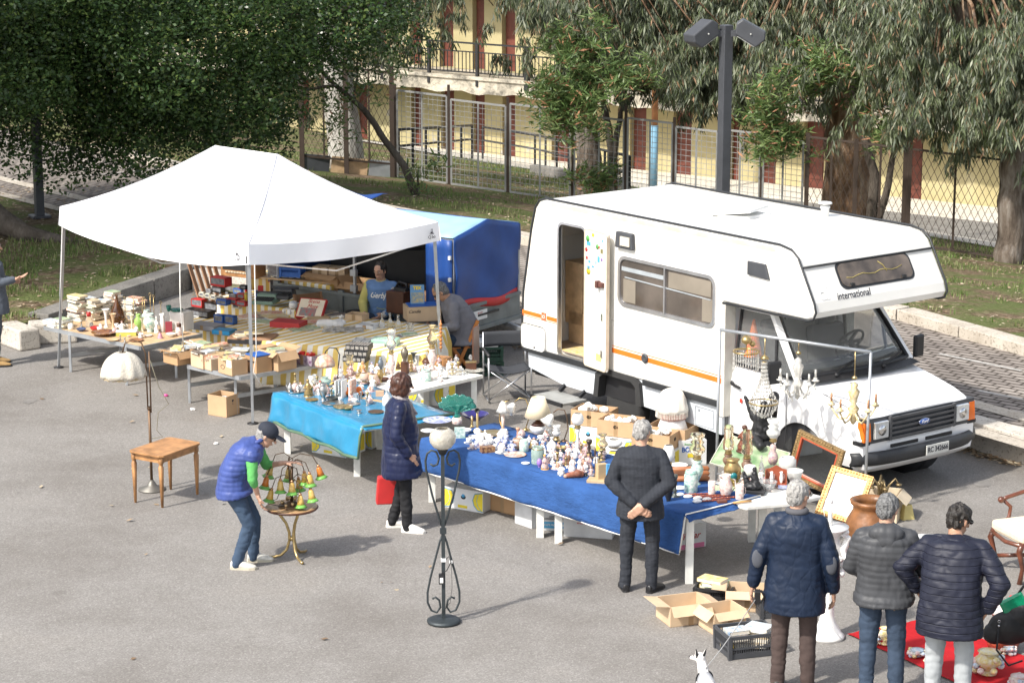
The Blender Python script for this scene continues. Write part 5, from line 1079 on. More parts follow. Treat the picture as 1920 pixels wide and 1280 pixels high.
 if hair:
  q=MB(hair); q.T=Hm
  if hairkind=='short': q.ball((-.02*k,0,.03*k),(.098*k,.086*k,.1*k),16,10); q.ball((-.045*k,0,-.02*k),(.062*k,.074*k,.07*k),12,8)
  if hairkind=='balding': q.ball((-.028*k,0,.012*k),(.094*k,.086*k,.09*k),16,10); q.ball((-.045*k,0,-.025*k),(.062*k,.074*k,.07*k),12,8); q.ball((-.005*k,0,.05*k),(.09*k,.076*k,.078*k),12,8)
  if hairkind=='spiky': q.ball((-.015*k,0,.035*k),(.1*k,.086*k,.1*k),16,10); q.ball((-.045*k,0,-.02*k),(.06*k,.073*k,.065*k),12,8);
  if hairkind=='bob': q.ball((-.02*k,0,.03*k),(.118*k,.108*k,.118*k),16,10); q.ball((-.05*k,0,-.045*k),(.09*k,.1*k,.09*k),14,8); q.ball((-.0*k,.07*k,-.04*k),(.06*k,.035*k,.07*k)); q.ball((-.0*k,-.07*k,-.04*k),(.06*k,.035*k,.07*k))
  am=.02 if hairkind=='spiky' else .012
  remesh(q,'hair',.007,t,2,lambda c: am*noise.noise(V(c.x*40,c.y*40,c.z*18)),hair)
 fp=MB(M('eye_dark',(.03,.02,.015),.3)); fp.T=Hm
 if glasses:
  fp.mat(glasses)
  for y in(-1,1): fp.ball((.094*k,y*.032*k,.016*k),(.008*k,.027*k,.02*k),10,6); fp.tube([(.094*k,y*.058*k,.02*k),(-.0*k,y*.086*k,.01*k)],.004*k,5)
  fp.tube([(.1*k,-.015*k,.02*k),(.1*k,.015*k,.02*k)],.003*k,4); fp.build('glasses',t)
 else:
  for y in(-1,1):
   e=MB(M('eye_white',(.6,.57,.52),.3)); e.T=Hm; e.ball((.082*k,y*.03*k,.014*k),(.01*k,.015*k,.008*k),8,6); e.mat(M('eye_dark',(.03,.02,.015),.3)); e.ball((.0895*k,y*.03*k,.013*k),(.005*k,.007*k,.007*k),8,6); e.build('eye',t)
   e=MB(hair if hair else skinm); e.T=Hm; e.tube([(.09*k,y*.012*k,.036*k),(.095*k,y*.032*k,.042*k),(.08*k,y*.05*k,.036*k)],[.003*k,.005*k,.002*k],5); e.build('eyebrow',t)
 t['_s']=s
 if extra: extra(t,J,Hm,k)
 del t['_s']
 return t
def feetloc(px,topy,h):  # ground point under a standing person whose head top shows at (px,topy)
 r=ray(px,topy); z=h; tt=(z-H)/r.z; return V(r.x*tt,r.y*tt,0)
hgrey=M('grey_hair',(.3,.29,.275),.65,vs=40,var=.4,bump=1.,bs=70); hdark=M('dark_hair',(.02,.016,.013),.5,vs=40,var=.4,bump=1.,bs=70); hsalt=M('salt_pepper_hair',(.04,.04,.04),.6,vs=60,col2=(.22,.22,.22),bump=1.,bs=70); hbrown=M('auburn_hair',(.06,.024,.015),.4,vs=30,var=.5)
denim=cloth_mat('blue_denim',(.05,.08,.13),.9,14,.5,.02); denim2=cloth_mat('dark_denim',(.04,.06,.095),.9,14,.5,.02)
# 1 bending vendor in blue padded vest
vl=P(456,1060)
def vest_extra(t,J,Hm,k):
 q=MB(M('navy_cap',(.02,.025,.04),.8,bump=.2)); q.T=Hm
 q.ball((-.012*k,0,.055*k),(.112*k,.096*k,.088*k),18,10); q.ball((.13*k,0,.045*k),(.075*k,.07*k,.012*k),14,6); remesh(q,'cap',.008,t,3,None,q.mats[0])
 g=MB(M('vest_collar',(.05,.08,.28),.6)); g.tube([J['nek']+V(.06*math.cos(a),.07*math.sin(a),.02+.02*math.cos(a)) for a in [i*math.pi/8 for i in range(16)]],.022,8,closed=True); g.build('collar',t)
 g=MB(M('wrist_watch_strap',(.03,.03,.03),.5)); g.tube([J['wriR']+V(.028*math.cos(a),.028*math.sin(a),.03) for a in [i*math.pi/5 for i in range(10)]],.006,5,closed=True)
person('man in navy cap, blue vest and green sleeves bending over the round table',vl,R(4),
 dict(pel=(-.08,0,.84),wai=(-.07,0,.98),che=(.05,0,1.16),nek=(.17,0,1.29),hed=(.27,0,1.36),hf=(.85,-.1,-.52),hipL=(-.08,.095,.83),hipR=(-.08,-.095,.83),kneL=(.12,.11,.47),kneR=(.08,-.1,.46),ankL=(.1,.13,.09),ankR=(-.06,-.1,.09),
  shoL=(.16,.18,1.21),shoR=(.12,-.19,1.2),elbL=(.25,.25,.98),elbR=(.13,-.24,.97),wriL=(.42,.15,1.03),wriR=(.17,-.15,.79)),s=1.,
 top=cloth_mat('royal_blue_nylon',(.055,.085,.27),.45,10,.4,.01),topkind='vest',sleeve=M('green_sweater',(.1,.38,.1),.85,bump=.3,bs=30),sleevelen=.35,legs=denim,shoes=M('worn_white_trainers',(.6,.58,.52),.6,vs=25,var=.2),sole=M('cream_sole',(.5,.46,.36),.7),hair=hgrey,glasses=M('dark_lens',(.03,.025,.025),.15),hem=.76,tw=.012,
 hands=dict(R=dict(d=(.25,.1,-1),pn=(1,.2,.1),curl=.5),L=dict(d=(1,-.1,.1),pn=(0,-.2,-1),curl=.35)),foot=dict(R=-.15,L=.05),extra=vest_extra)
# 2 woman in long quilted coat
def woman_extra(t,J,Hm,k):
 q=MB(M('striped_scarf',(.55,.5,.48),.8,vs=30,col2=(.12,.1,.12))); q.tube([J['nek']+V(.07*math.cos(a)+.015,.075*math.sin(a),.015-.03*math.cos(a)) for a in [i*math.pi/8 for i in range(16)]],.024,8,closed=True); q.tube([J['nek']+V(.085,-.02,-.02),J['che']+V(.165,-.02,-.02)],.028,8); q.build('scarf',t)
 q=MB(M('spotted_blouse',(.02,.02,.02),.8,vs=70,col2=(.6,.6,.58))); q.loft([(V(.135,.0,.75),.03,.06,V(1,0,0),V(0,1,0)),(V(.15,0,1.0),.03,.06,V(1,0,0),V(0,1,0)),(V(.135,0,1.32),.02,.04,V(1,0,0),V(0,1,0))]); q.build('blouse',t)
person('woman with auburn bob and long blue quilted coat beside the blue tables',P(752,992),R(6),
 dict(che=(.0,0,1.3),hed=(.035,0,1.6),hf=(1,.05,-.06),elbR=(-.06,-.25,1.12),wriR=(.07,-.22,.9),elbL=(-.02,.24,1.12),wriL=(.02,.26,.9),kneL=(.03,.1,.5),ankL=(-.09,.1,.09),ankR=(.06,-.1,.09),kneR=(.05,-.1,.5)),s=.985,
 belly=.045,top=cloth_mat('indigo_nylon',(.014,.019,.055),.35,9,.5,.012),topkind='puffer_long',legs=M('black_velvet',(.008,.008,.01),.8),shoes=M('white_trainers',(.72,.7,.65),.6),sole=M('white_sole',(.7,.68,.62),.6),hair=hbrown,hairkind='bob',glasses=M('dark_lens',(.03,.025,.025),.15),hem=.62,female=True,tw=.012,foot=dict(R=-.35,L=.0),extra=woman_extra)
bgp=P(752,992)+V(-.09,.22,-.08)
def bag(loc):
 t=thing('handbag','red leather handbag hanging beside the woman in the blue quilted coat','handbag',loc,R(8)); q=MB(redb); q.box((0,0,.46),(.38,.13,.3),taper=.88); q.build('bag_body',t,bevel=.015); q=MB(M('dark_red_leather',(.35,.015,.015),.4)); q.box((.05,-.068,.5),(.012,.004,.24)); q.build('seam',t)
 q=MB(redb); q.tube([(-.1,0,.6),(-.02,0,.74),(.06,0,.82),(.1,0,.74),(.12,0,.6)],.01,6); q.build('handle',t)
bag(bgp)
# 3 man in pinstripe suit, hands clasped behind
pin=cloth_mat('charcoal_pinstripe',(.022,.025,.032),.85,6,.5,.03,'pin')
person('grey haired man in pinstripe suit, hands clasped behind his back at the blue table',P(1199,1106),R(84),
 dict(hf=(.8,-.5,-.28),hed=(.03,-.01,1.595),elbL=(-.1,.29,1.13),elbR=(-.1,-.29,1.13),wriL=(-.19,.05,.93),wriR=(-.21,-.04,.93),kneL=(.01,.13,.5),kneR=(.01,-.12,.5),ankL=(-.02,.14,.09),ankR=(-.04,-.12,.09)),s=1.,
 top=pin,topkind='suit',legs=pin,shoes=M('black_leather',(.012,.012,.014),.35),hair=hgrey,hairkind='short',glasses=M('wire_glasses',(.4,.38,.33),.3,.8),hem=.76,tw=.018,foot=dict(L=.25,R=-.55),
 hands=dict(L=dict(d=(-.1,-.75,-.5),pn=(.9,0,0),curl=.35),R=dict(d=(-.1,.7,-.6),pn=(.9,0,0),curl=.4)),belly=.01)
# 4 navy quilted jacket
def quilt_extra(t,J,Hm,k):
 pm=M('grey_elbow_patch',(.07,.075,.09),.9)
 for S,sg in(('L',1),('R',-1)):
  q=MB(pm); e=J['elb'+S]; q.T=Matrix.Translation(e+V(-.052,sg*.006,-.02)); q.ball((0,0,0),(.024,.05,.085),14,8); q.build('elbow_patch',t)
 q=MB(M('grey_collar',(.09,.09,.1),.9)); q.tube([J['nek']+V(.06*math.cos(a)-.01,.075*math.sin(a),.03) for a in [i*math.pi/8 for i in range(16)]],.028,8,closed=True); q.build('collar',t)
 q=MB(quiltm); q.tube([J['wai']+V((.145)*math.cos(a),.195*math.sin(a),-.06) for a in [i*math.pi/12 for i in range(24)]],.013,6,closed=True); q.build('waist_band',t)
quiltm=cloth_mat('navy_quilting',(.01,.019,.042),.5,9,.5,.02,'quilt')
person('grey haired man in navy quilted jacket with elbow patches holding a leash',feetloc(1496,905,1.86),R(80),
 dict(hf=(.75,-.62,-.15),hed=(.02,-.01,1.6),elbL=(-.05,.29,1.12),elbR=(-.06,-.28,1.1),wriL=(-.0,.33,.87),wriR=(.03,-.3,.84)),s=1.09,top=quiltm,topkind='quilt',legs=M('brown_trousers',(.06,.04,.035),.9,bump=.3,bs=8),shoes=black,hair=hgrey,glasses=M('wire_glasses',(.4,.38,.33),.3,.8),hem=.67,tw=.03,extra=quilt_extra)
# 5 grey puffer man
gpm=cloth_mat('grey_puffer_nylon',(.055,.057,.062),.5,10,.4,.01)
def hood_extra(t,J,Hm,k):
 q=MB(gpm); c=J['nek']+V(-.075,0,-.03); q.ball(c,(.085,.15,.09),16,8); q.ball(c+V(-.035,0,-.05),(.06,.1,.07),12,8); q.ball(J['nek']+V(-.0,0,.0),(.09,.12,.05)); remesh(q,'hood',.01,t,4,lambda c_:.006*abs(math.sin(c_.y*38)),gpm)
 for sg in(-1,1):
  q=MB(M('jeans_stitching',(.3,.2,.12),.8)); y=sg*.085; x=-.148; z=J['pel'].z-.05
  q.tube([(x,y-.05,z+.02),(x-.006,y,z+.015),(x,y+.05,z+.02)],.003,4); q.tube([(x-.004,y-.05,z-.05),(x-.01,y,z-.075),(x-.004,y+.05,z-.045)],.003,4); q.build('pocket_stitching',t)
person('man in grey hooded puffer jacket and blue jeans with his back turned',feetloc(1664,932,1.84),R(82),
 dict(hf=(.8,-.5,-.3),hed=(.03,-.01,1.6),elbL=(.03,.26,1.13),elbR=(.03,-.27,1.13),wriL=(.22,.12,1.0),wriR=(.22,-.12,1.0)),s=1.08,top=gpm,topkind='puffer',legs=denim2,shoes=black,hair=hsalt,hem=.86,tw=.02,extra=hood_extra)
# 6 navy padded jacket man leaning
nvm=cloth_mat('dark_navy_padding',(.015,.017,.031),.55,8,.5,.02,'grid')
person('man in navy padded jacket and pale grey trousers leaning forward',feetloc(1790,966,1.78),R(72),
 dict(pel=(-.04,0,.95),wai=(-.02,0,1.08),che=(.05,0,1.26),nek=(.11,0,1.4),hed=(.19,-.01,1.51),hf=(.75,-.6,-.35),shoL=(.08,.2,1.34),shoR=(.08,-.2,1.34),elbL=(.02,.38,1.16),elbR=(-.06,-.37,1.12),wriL=(.12,.28,.98),wriR=(.0,-.27,.9)),s=1.11,top=nvm,topkind='jacket',legs=M('pale_grey_chinos',(.33,.35,.36),.9,bump=.4,bs=7),shoes=black,hair=hdark,hairkind='spiky',glasses=M('black_frames',(.02,.02,.02),.3),hem=.70,tw=.035,skinm=skin2)
# 7 person beyond the right edge with black shoulder bag
rb=P(1985,1340)
def bag2(t,J,Hm,k): pass
person('person in dark teal coat mostly cut off by the right edge',rb,R(95),dict(hf=(1,0,-.2)),s=.97,top=M('dark_teal_coat',(.01,.07,.07),.8,bump=.3,bs=8),topkind='jacket',legs=M('black_velvet',(.008,.008,.01),.8),shoes=black,hair=hbrown,hairkind='bob',hem=.6,tw=.01,female=True)
t=thing('shoulder_bag','puffy black shoulder bag with a green purse sticking out at the right edge','bag',P(1893,1300)+V(0,.1,0)); q=MB(M('black_nylon',(.015,.015,.017),.5,bump=.5,bs=12))
q.ball((0,0,.57),(.2,.1,.16),16,10); q.ball((.1,0,.66),(.16,.09,.14)); q.ball((-.14,0,.52),(.1,.08,.1)); remesh(q,'bag_body',.01,t,5,lambda c:.008*noise.noise(c*9),q.mats[0])
q=MB(M('green_purse',(.01,.3,.15),.25,coat=.5)); q.box((.02,-.01,.78),(.22,.05,.16),ry=-.5); q.build('purse',t,bevel=.015)
q=MB(M('black_nylon',(.015,.015,.017),.5)); q.tube([(-.08,-.02,.66),(.1,0,.95),(.3,.02,1.3)],.012,6); q.tube([(-.12,-.09,.6),(-.13,-.1,.4),(-.02,-.1,.26),(.1,-.09,.3)],.009,5); q.build('strap',t); q=MB(chrome); q.tube([(-.12+.012*math.cos(a),-.1,.66+.012*math.sin(a)) for a in [i*.7 for i in range(9)]],.003,4); q.ball((-.12,-.1,.62),.01); q.build('buckle',t)
# 8 man in grey suit at the left edge
gs=cloth_mat('grey_suit_cloth',(.1,.115,.14),.85,6,.5,.03)
person('man in grey suit and tan shoes at the left edge, gesturing with one hand',P(-5,684),R(14),
 dict(hf=(1,0,0),elbR=(.05,-.25,1.16),wriR=(.26,-.22,1.2),elbL=(.05,.27,1.13),wriL=(.2,.2,1.12),kneR=(0,-.1,.5)),s=1.03,top=gs,topkind='suit',legs=gs,shoes=M('tan_leather',(.4,.25,.1),.5),hair=hgrey,hem=.72,tw=.02,hands=dict(R=dict(d=(.9,0,.25),pn=(0,0,1),curl=.25)))
# 9 seated vendor facing us
SIT=dict(pel=(0,0,.52),wai=(-.02,0,.68),che=(.0,0,.88),nek=(.03,0,1.03),hed=(.06,0,1.17),hipL=(0,.1,.52),hipR=(0,-.1,.52),kneL=(.42,.14,.5),kneR=(.42,-.14,.5),ankL=(.4,.14,.09),ankR=(.4,-.14,.09),shoL=(.02,.18,.97),shoR=(.02,-.18,.97),elbL=(.06,.27,.72),elbR=(.06,-.27,.72),wriL=(.26,.15,.62),wriR=(.26,-.15,.62))
shirt=M('light_blue_jersey',(.12,.22,.42),.85,bump=.3,bs=9)
sl_=P(717,503,1.30); sl_=V(sl_.x,sl_.y,0)
def jer(t,J,Hm,k):
 for S,m in(('L',M('grey_sleeve',(.42,.42,.42),.85)),('R',M('yellow_sleeve',(.55,.5,.16),.85))):
  q=MB(m); q.cap(J['sho'+S]*1.0,J['elb'+S],.073,.066); q.cap(J['elb'+S],J['wri'+S],.066,.05); remesh(q,'sleeve',.01,t,3,lambda c:.007*noise.noise(c*7),m)
 text('Gerbj',.11,paper_w,t,J['che']+V(.152,.0,-.03),ROT((0,1,0),(-.15,0,1)),shear=.35,bold=.002,sx=.9)
 q=MB(M('yellow_neckband',(.5,.45,.2),.8)); q.tube([J['nek']+V(.06*math.cos(a)+.008,.066*math.sin(a),.02-.015*math.cos(a)) for a in [i*math.pi/8 for i in range(16)]],.009,6,closed=True); q.build('neckband',t)
 q=MB(black); q.box((J['elbL']+V(.04,.07,.05)),(.09,.01,.12)); q.build('sleeve_print',t)
p_=person('dark haired man in light blue jersey seated facing us behind the stall',sl_+V(0,-.12,.1),R(-112),dict(SIT,hf=(.95,-.12,-.2)),s=1.02,skinm=skin,top=shirt,topkind='sweater',legs=denim2,shoes=black,hair=hdark,hem=.5,hairkind='short',extra=jer,tw=.005)
# 10 seated man in grey sweater
sg_=P(868,700); sg_=V(P(862,640,.5).x,P(862,640,.5).y,0)
person('heavy man in grey sweater seated with head bowed on the orange folding chair',sg_,R(196),dict(SIT,wai=(-.03,0,.7),che=(.06,0,.9),nek=(.15,0,1.05),hed=(.25,0,1.13),hf=(.72,-.1,-.7),shoL=(.13,.19,.98),shoR=(.13,-.19,.98),elbL=(.14,.27,.73),elbR=(.14,-.27,.73),wriL=(.34,.14,.68),wriR=(.34,-.14,.68)),s=1.06,skinm=skin2,top=M('grey_wool',(.17,.17,.19),.95,bump=.3,bs=60),topkind='sweater',legs=denim2,shoes=black,hair=hsalt,hem=.46,tw=.02,belly=.05,glasses=M('black_frames',(.02,.02,.02),.3))
# ---------------- dog ----------------
def dog():
 t=thing('dog','small white short haired dog with black ears and grey harness seen from behind','dog',P(1326,1338),R(98)); dm_=M('white_dog_fur',(.72,.69,.66),.9,var=.06,bump=.3,bs=60)
 q=MB(dm_); # local x forward
 q.loft([(V(-.19,0,.25),.05,.045,V(0,0,1),V(0,1,0)),(V(-.15,0,.26),.075,.062,V(0,0,1),V(0,1,0)),(V(-.05,0,.25),.07,.06,V(0,0,1),V(0,1,0)),(V(.06,0,.245),.085,.066,V(0,0,1),V(0,1,0)),(V(.13,0,.26),.08,.06,V(0,0,1),V(0,1,0)),(V(.17,0,.29),.04,.035,V(0,0,1),V(0,1,0))],n=18)
 q.cap((.12,0,.29),(.17,.02,.41),.055,.04); q.ball((.185,.03,.44),(.055,.048,.047),14,8); q.cap((.2,.05,.435),(.245,.09,.42),.03,.017)
 for y in(-.045,.045):
  q.cap((.11,y,.24),(.11,y,.13),.032,.018); q.cap((.11,y,.13),(.115,y,.03),.017,.015); q.cap((.115,y,.02),(.14,y,.018),.017,.014)
  q.cap((-.14,y*1.2,.26),(-.09,y*1.3,.17),.05,.028); q.cap((-.09,y*1.3,.17),(-.17,y*1.3,.1),.024,.016); q.cap((-.17,y*1.3,.1),(-.155,y*1.3,.03),.015,.014); q.cap((-.155,y*1.3,.02),(-.125,y*1.3,.018),.017,.014)
 q.cap((-.19,0,.29),(-.26,0,.36),.02,.012)
 for y in(.0,.062): q.cap((.165,y,.47),(.15,y+(.012 if y else -.012),.53),.018,.004,n=8)
 remesh(q,'body',.006,t,2,None,dm_)
 q=MB(M('black_ear',(.03,.03,.03),.9));
 for y in(.0,.062): q.cap((.155,y,.475),(.142,y+(.012 if y else -.012),.53),.018,.005,n=8,asp=.6)
 q.build('ear',t); q=MB(black); q.ball((.26,.1,.425),.01); q.build('nose',t); q=MB(black); q.ball((.23,.045,.45),.007); q.ball((.205,.078,.45),.007); q.build('eye',t)
 q=MB(M('grey_harness',(.4,.41,.43),.8)); q.loft([(V(-.03,0,.25),.079,.069,V(0,0,1),V(0,1,0)),(V(.05,0,.248),.092,.073,V(0,0,1),V(0,1,0)),(V(.11,0,.258),.09,.07,V(0,0,1),V(0,1,0))],n=20); h=q.build('harness',t); q=MB(black); q.tube([V(.13,0,.27)+V(.03*math.cos(a)*0-.02*math.cos(a),.07*math.sin(a),.08*math.cos(a)) for a in [i*math.pi/9 for i in range(18)]],.008,5,closed=True); q.build('strap',h)
 q=MB(M('leash_grey',(.3,.3,.3),.7));
 return t
dg_=dog()
ls=thing('leash','thin retractable leash running from the black handle down to the small white dog','leash',(0,0,0)); a=dg_.location+Matrix.Rotation(R(98),3,'Z')@V(.1,0,.37); c=PY(1420,1118,feetloc(1496,905,1.86).y-.05)
q=MB(M('leash_grey',(.3,.3,.3),.7)); q.tube([a,a.lerp(c,.3)-V(0,0,.02),a.lerp(c,.6)-V(0,0,.02),c],.004,5); q.build('cord',ls); q=MB(black); q.box(c+V(0,0,.0),(.05,.05,.13),rx=.3); q.tube([c+V(.03,0,.06),c+V(.06,0,0),c+V(.03,0,-.06)],.01,6); q.build('handle',ls,bevel=.01)
# ---------------- builders for wares ----------------
PR={ # profiles: (radius, height) in 0..1
'vase':[(.0,0),(.45,0),(.5,.03),(.42,.08),(.75,.3),(1,.52),(.9,.7),(.5,.84),(.45,.9),(.62,1),(.5,.97),(.35,.85)],
'trumpet':[(.0,0),(.6,0),(.55,.04),(.3,.15),(.28,.4),(.38,.7),(.7,.93),(1,1),(.8,.98),(.3,.7)],
'bottle':[(.0,0),(.9,0),(1,.06),(1,.45),(.6,.65),(.25,.78),(.22,.93),(.32,.94),(.3,1),(.15,1)],
'teardrop':[(.0,0),(.7,0),(.95,.1),(1,.25),(.8,.45),(.45,.65),(.2,.82),(.14,.95),(.22,1),(.1,1)],
'flask':[(.0,0),(.9,0),(1,.15),(.8,.4),(.3,.6),(.25,.85),(.4,.9),(.2,.92),(.3,1),(0,1)],
'jar':[(.0,0),(.85,0),(1,.08),(1,.8),(.8,.88),(.8,1),(.65,1),(.65,.3)],
'bowl':[(.0,0),(.4,0),(.4,.12),(.75,.45),(.97,.9),(1,1),(.93,.95),(.6,.4),(0,.25)],
'plate':[(.0,0),(.6,0),(.62,.2),(.98,.8),(1,1),(.93,1),(.6,.45),(0,.4)],
'cup':[(.0,0),(.5,0),(.55,.12),(.85,.5),(1,1),(.92,1),(.7,.4),(0,.2)],
'mug':[(.0,0),(.85,0),(.9,.05),(.95,1),(.85,1),(.8,.1),(0,.1)],
'teapot':[(.0,0),(.5,0),(.55,.05),(.95,.3),(1,.45),(.8,.68),(.4,.78),(.45,.8),(.2,.88),(.1,.9),(.14,.97),(0,1)],
'candlestick':[(.0,0),(1,0),(.95,.05),(.4,.1),(.25,.2),(.45,.28),(.22,.35),(.3,.55),(.2,.7),(.4,.82),(.5,.9),(.45,1),(.2,1)],
'goblet':[(.0,0),(.75,0),(.7,.04),(.2,.1),(.15,.4),(.3,.45),(.85,.6),(1,.85),(.9,1),(.8,.98),(.5,.55)],
'urn':[(.0,0),(.6,0),(.6,.06),(.25,.14),(.5,.25),(.95,.5),(1,.65),(.65,.82),(.6,.87),(.85,.95),(.5,.97),(.15,1),(0,1.02)],
'egg':[(.0,0),(.5,.03),(.45,.1),(.3,.15),(.75,.25),(1,.5),(.8,.8),(.4,.96),(0,1)],
'chim':[(.5,0),(.62,.06),(1,.25),(.85,.4),(.5,.52),(.55,.62),(.42,.72),(.55,.85),(.75,1),(.7,1),(.5,.85)],
'chim2':[(.5,0),(.6,.05),(.95,.18),(1,.35),(.6,.5),(.85,.62),(.55,.72),(.8,.82),(.95,1),(.9,1)],
'chim3':[(.5,0),(.8,.05),(.8,.35),(.6,.45),(.75,.5),(.6,.57),(.75,.62),(.6,.7),(.7,.75),(.65,1),(.6,1)],
'globe':[(.35,0),(.8,.12),(1,.45),(.85,.8),(.6,1),(.55,1)],
'shade':[(1,0),(.45,1),(.43,1),(.98,0)],
'bellshade':[(1,0),(.95,.1),(.8,.5),(.6,.8),(.35,1),(.33,1),(.9,.05)],
'spike':[(.0,0),(.4,0),(.3,.2),(.1,.9),(0,1)],
'pitcher':[(.0,0),(.6,0),(.65,.05),(.95,.3),(1,.5),(.7,.75),(.6,.85),(.75,1),(.65,.97),(.5,.8)],
'bell':[(1,0),(.95,.05),(.7,.3),(.6,.6),(.3,.72),(.12,.76),(.1,.95),(.16,.97),(0,1)],
'gourd':[(.0,0),(.5,0),(.9,.15),(1,.3),(.75,.5),(.5,.6),(.62,.72),(.5,.85),(.2,.92),(.05,1),(0,1)]}
def prof(k,w,h): return [(r*w/2,z*h) for r,z in PR[k]]
def zz(ox,oy,k):
 return lambda x,y:(ox+x/k,oy+y/k)
def spot(f,k,x,y,w,zs):       # base centre on a surface at height zs, and photo-px -> metre scale
 px,py=f(x,y); L=P(px,py,zs); s=ppm(L); dd=w/k/s*.5; L=L+Vector((0,min(dd,.25),0)); return L,1/(k*s)
def single(name,cat,label,q,loc,rz=0,group=None,bevel=0,**kw): return q.build(name,loc=loc,rz=rz,label=label,cat=cat,group=group,bevel=bevel,**kw)
def figurine(q,w,h,ms,seed,kind=0):
 r=random.Random(seed); m0,m1,m2=ms
 q.lathe([(0,0),(w*.45,0),(w*.47,h*.05),(w*.38,h*.1)],12,m0)
 q.lathe([(w*.38,h*.08),(w*.4,h*.2),(w*.25,h*.42),(w*.27,h*.62),(w*.16,h*.74),(w*.08,h*.79)],12,m1,flute=.12,fn=5)
 q.ball((r.uniform(-.04,.04)*w,0,h*.87),(w*.14,w*.14,h*.1),10,7,m2); q.ball((-.02*w,.02*w,h*.91),(w*.155,w*.15,h*.085),10,6,m0)
 for s in(-1,1): q.tube([(s*w*.2,0,h*.66),(s*w*.36,-w*.12,h*.52),(s*w*r.uniform(.05,.42),-w*.25,h*r.uniform(.42,.66))],[w*.08,w*.07,w*.045],6,m1); q.ball((s*w*.2,-w*.27,h*.5),(w*.06,w*.06,h*.04),6,4,m2)
 if kind==1:
  for k in range(6): q.ball((r.uniform(-.35,.35)*w,r.uniform(-.3,.1)*w,h*r.uniform(.1,.3)),(w*.12,w*.12,h*.07),7,5,[m0,m1,m2][k%3])
def group_fig(q,w,h,ms,seed,n=3): # cluster of little figures on one base
 r=random.Random(seed); q.lathe([(0,0),(w*.5,0),(w*.48,h*.12),(0,h*.14)],14,ms[0])
 T0=q.T.copy()
 for k in range(n):
  q.T=T0@Matrix.Translation(((k-(n-1)/2)*w*.62/n,r.uniform(-.08,.08)*w,h*.08)); figurine(q,w*1.05/n,h*r.uniform(.7,.92),[ms[k%3],ms[(k+1)%3],ms[2]],seed+k)
 q.T=T0
def oil_lamp(label,loc,w,h,base,fontm,chim='chim',glassm=None,group=None,bk='urn',bh=.42):
 t=thing('oil_lamp',label,'lamp',loc,0,group); glassm=glassm or smoke
 q=MB(base); q.lathe(prof(bk,w*.8,h*bh),18); q.build('base',t)
 q=MB(brass if fontm is None else fontm); q.lathe([(0,h*bh),(w*.24,h*bh),(w*.28,h*(bh+.03)),(w*.2,h*(bh+.06)),(w*.26,h*(bh+.08)),(w*.2,h*(bh+.1)),(0,h*(bh+.1))],14); q.build('burner',t)
 q=MB(glassm); q.lathe([(r,z+h*(bh+.09)) for r,z in prof(chim,w,h*(.91-bh))],20,caps=False); q.build('chimney',t); return t
def ware(kind,label,loc,w,h,ms,rz=0,seed=1,group=None,name=None,cat=None):
 q=MB(); m=ms[0]; q.mat(m); k=kind
 NAM={'trumpet':'vase','teardrop':'bottle','flask':'decanter','candlestick':'candlestick','urn':'urn','egg':'ornamental_egg','cupsaucer':'teacup','fig':'figurine','figg':'figurine_group','pitcher':'pitcher','box':'box','book':'book','ball':'glass_ball'}
 nm=name or NAM.get(k,k); ct=cat or nm.replace('_',' ')
 if k in('vase','trumpet','bottle','teardrop','flask','jar','bowl','plate','candlestick','goblet','urn','egg','bell','gourd'):
  fl=.05 if len(ms)>2 else 0; q.lathe(prof(k,w,h),22,flute=fl,fn=10)
  if len(ms)>1 and k in('vase','jar','bottle','trumpet'): q.lathe([(w*.31*(1 if k!='jar' else 1.4),h*(.86 if k!='bottle' else .64)),(w*.33*(1 if k!='jar' else 1.4),h*.9)],18,ms[1])
  return single(nm,ct,label,q,loc,rz,group)
 if k in('mug','cup','pitcher','teapot'):
  t=thing(nm,label,ct,loc,rz,group); q.lathe(prof(k,w*.78,h),18); q.build('body',t)
  q=MB(m); q.tube([(w*.36,0,h*.8),(w*.52,0,h*.75),(w*.55,0,h*.45),(w*.34,0,h*.2)],w*.035,6); q.build('handle',t)
  if k in('teapot','pitcher'): q=MB(m); q.tube([(-w*.3,0,h*.3),(-w*.45,0,h*.45),(-w*.52,0,h*.75)] if k=='teapot' else [(-w*.25,0,h*.85),(-w*.36,0,h*.98)],[w*.07,w*.05,w*.03][:3 if k=='teapot' else 2],7); q.build('spout',t)
  return t
 if k=='cupsaucer':
  t=thing(nm,label,ct,loc,rz,group); q.lathe(prof('plate',w,h*.2),20); q.build('saucer',t); q=MB(m); q.lathe([(r,z+h*.12) for r,z in prof('cup',w*.55,h*.8)],18); c=q.build('cup',t); q=MB(m); q.tube([(w*.26,0,h*.8),(w*.37,0,h*.7),(w*.25,0,h*.35)],w*.025,5); q.build('handle',c); return t
 if k=='fig': figurine(q,w,h,(ms*3)[:3],seed,seed%2); return single(nm,ct,label,q,loc,rz,group)
 if k=='figg': group_fig(q,w,h,(ms*3)[:3],seed,2+seed%3); return single(nm,ct,label,q,loc,rz,group)
 if k=='ball': q.ball((0,0,h/2),(w/2,w/2,h/2),18,12); q.lathe([(w*.2,h*.94),(w*.22,h*1.02)],12); return single(nm,ct,label,q,loc,rz,group)
 if k=='box':
  q.box((0,0,h/2),(w,w*.6,h));
  if len(ms)>1: q.box((0,0,h*.95),(w*1.03,w*.63,h*.14),ms[1])
  return single(nm,ct,label,q,loc,rz,group,bevel=.003)
 raise ValueError(k)
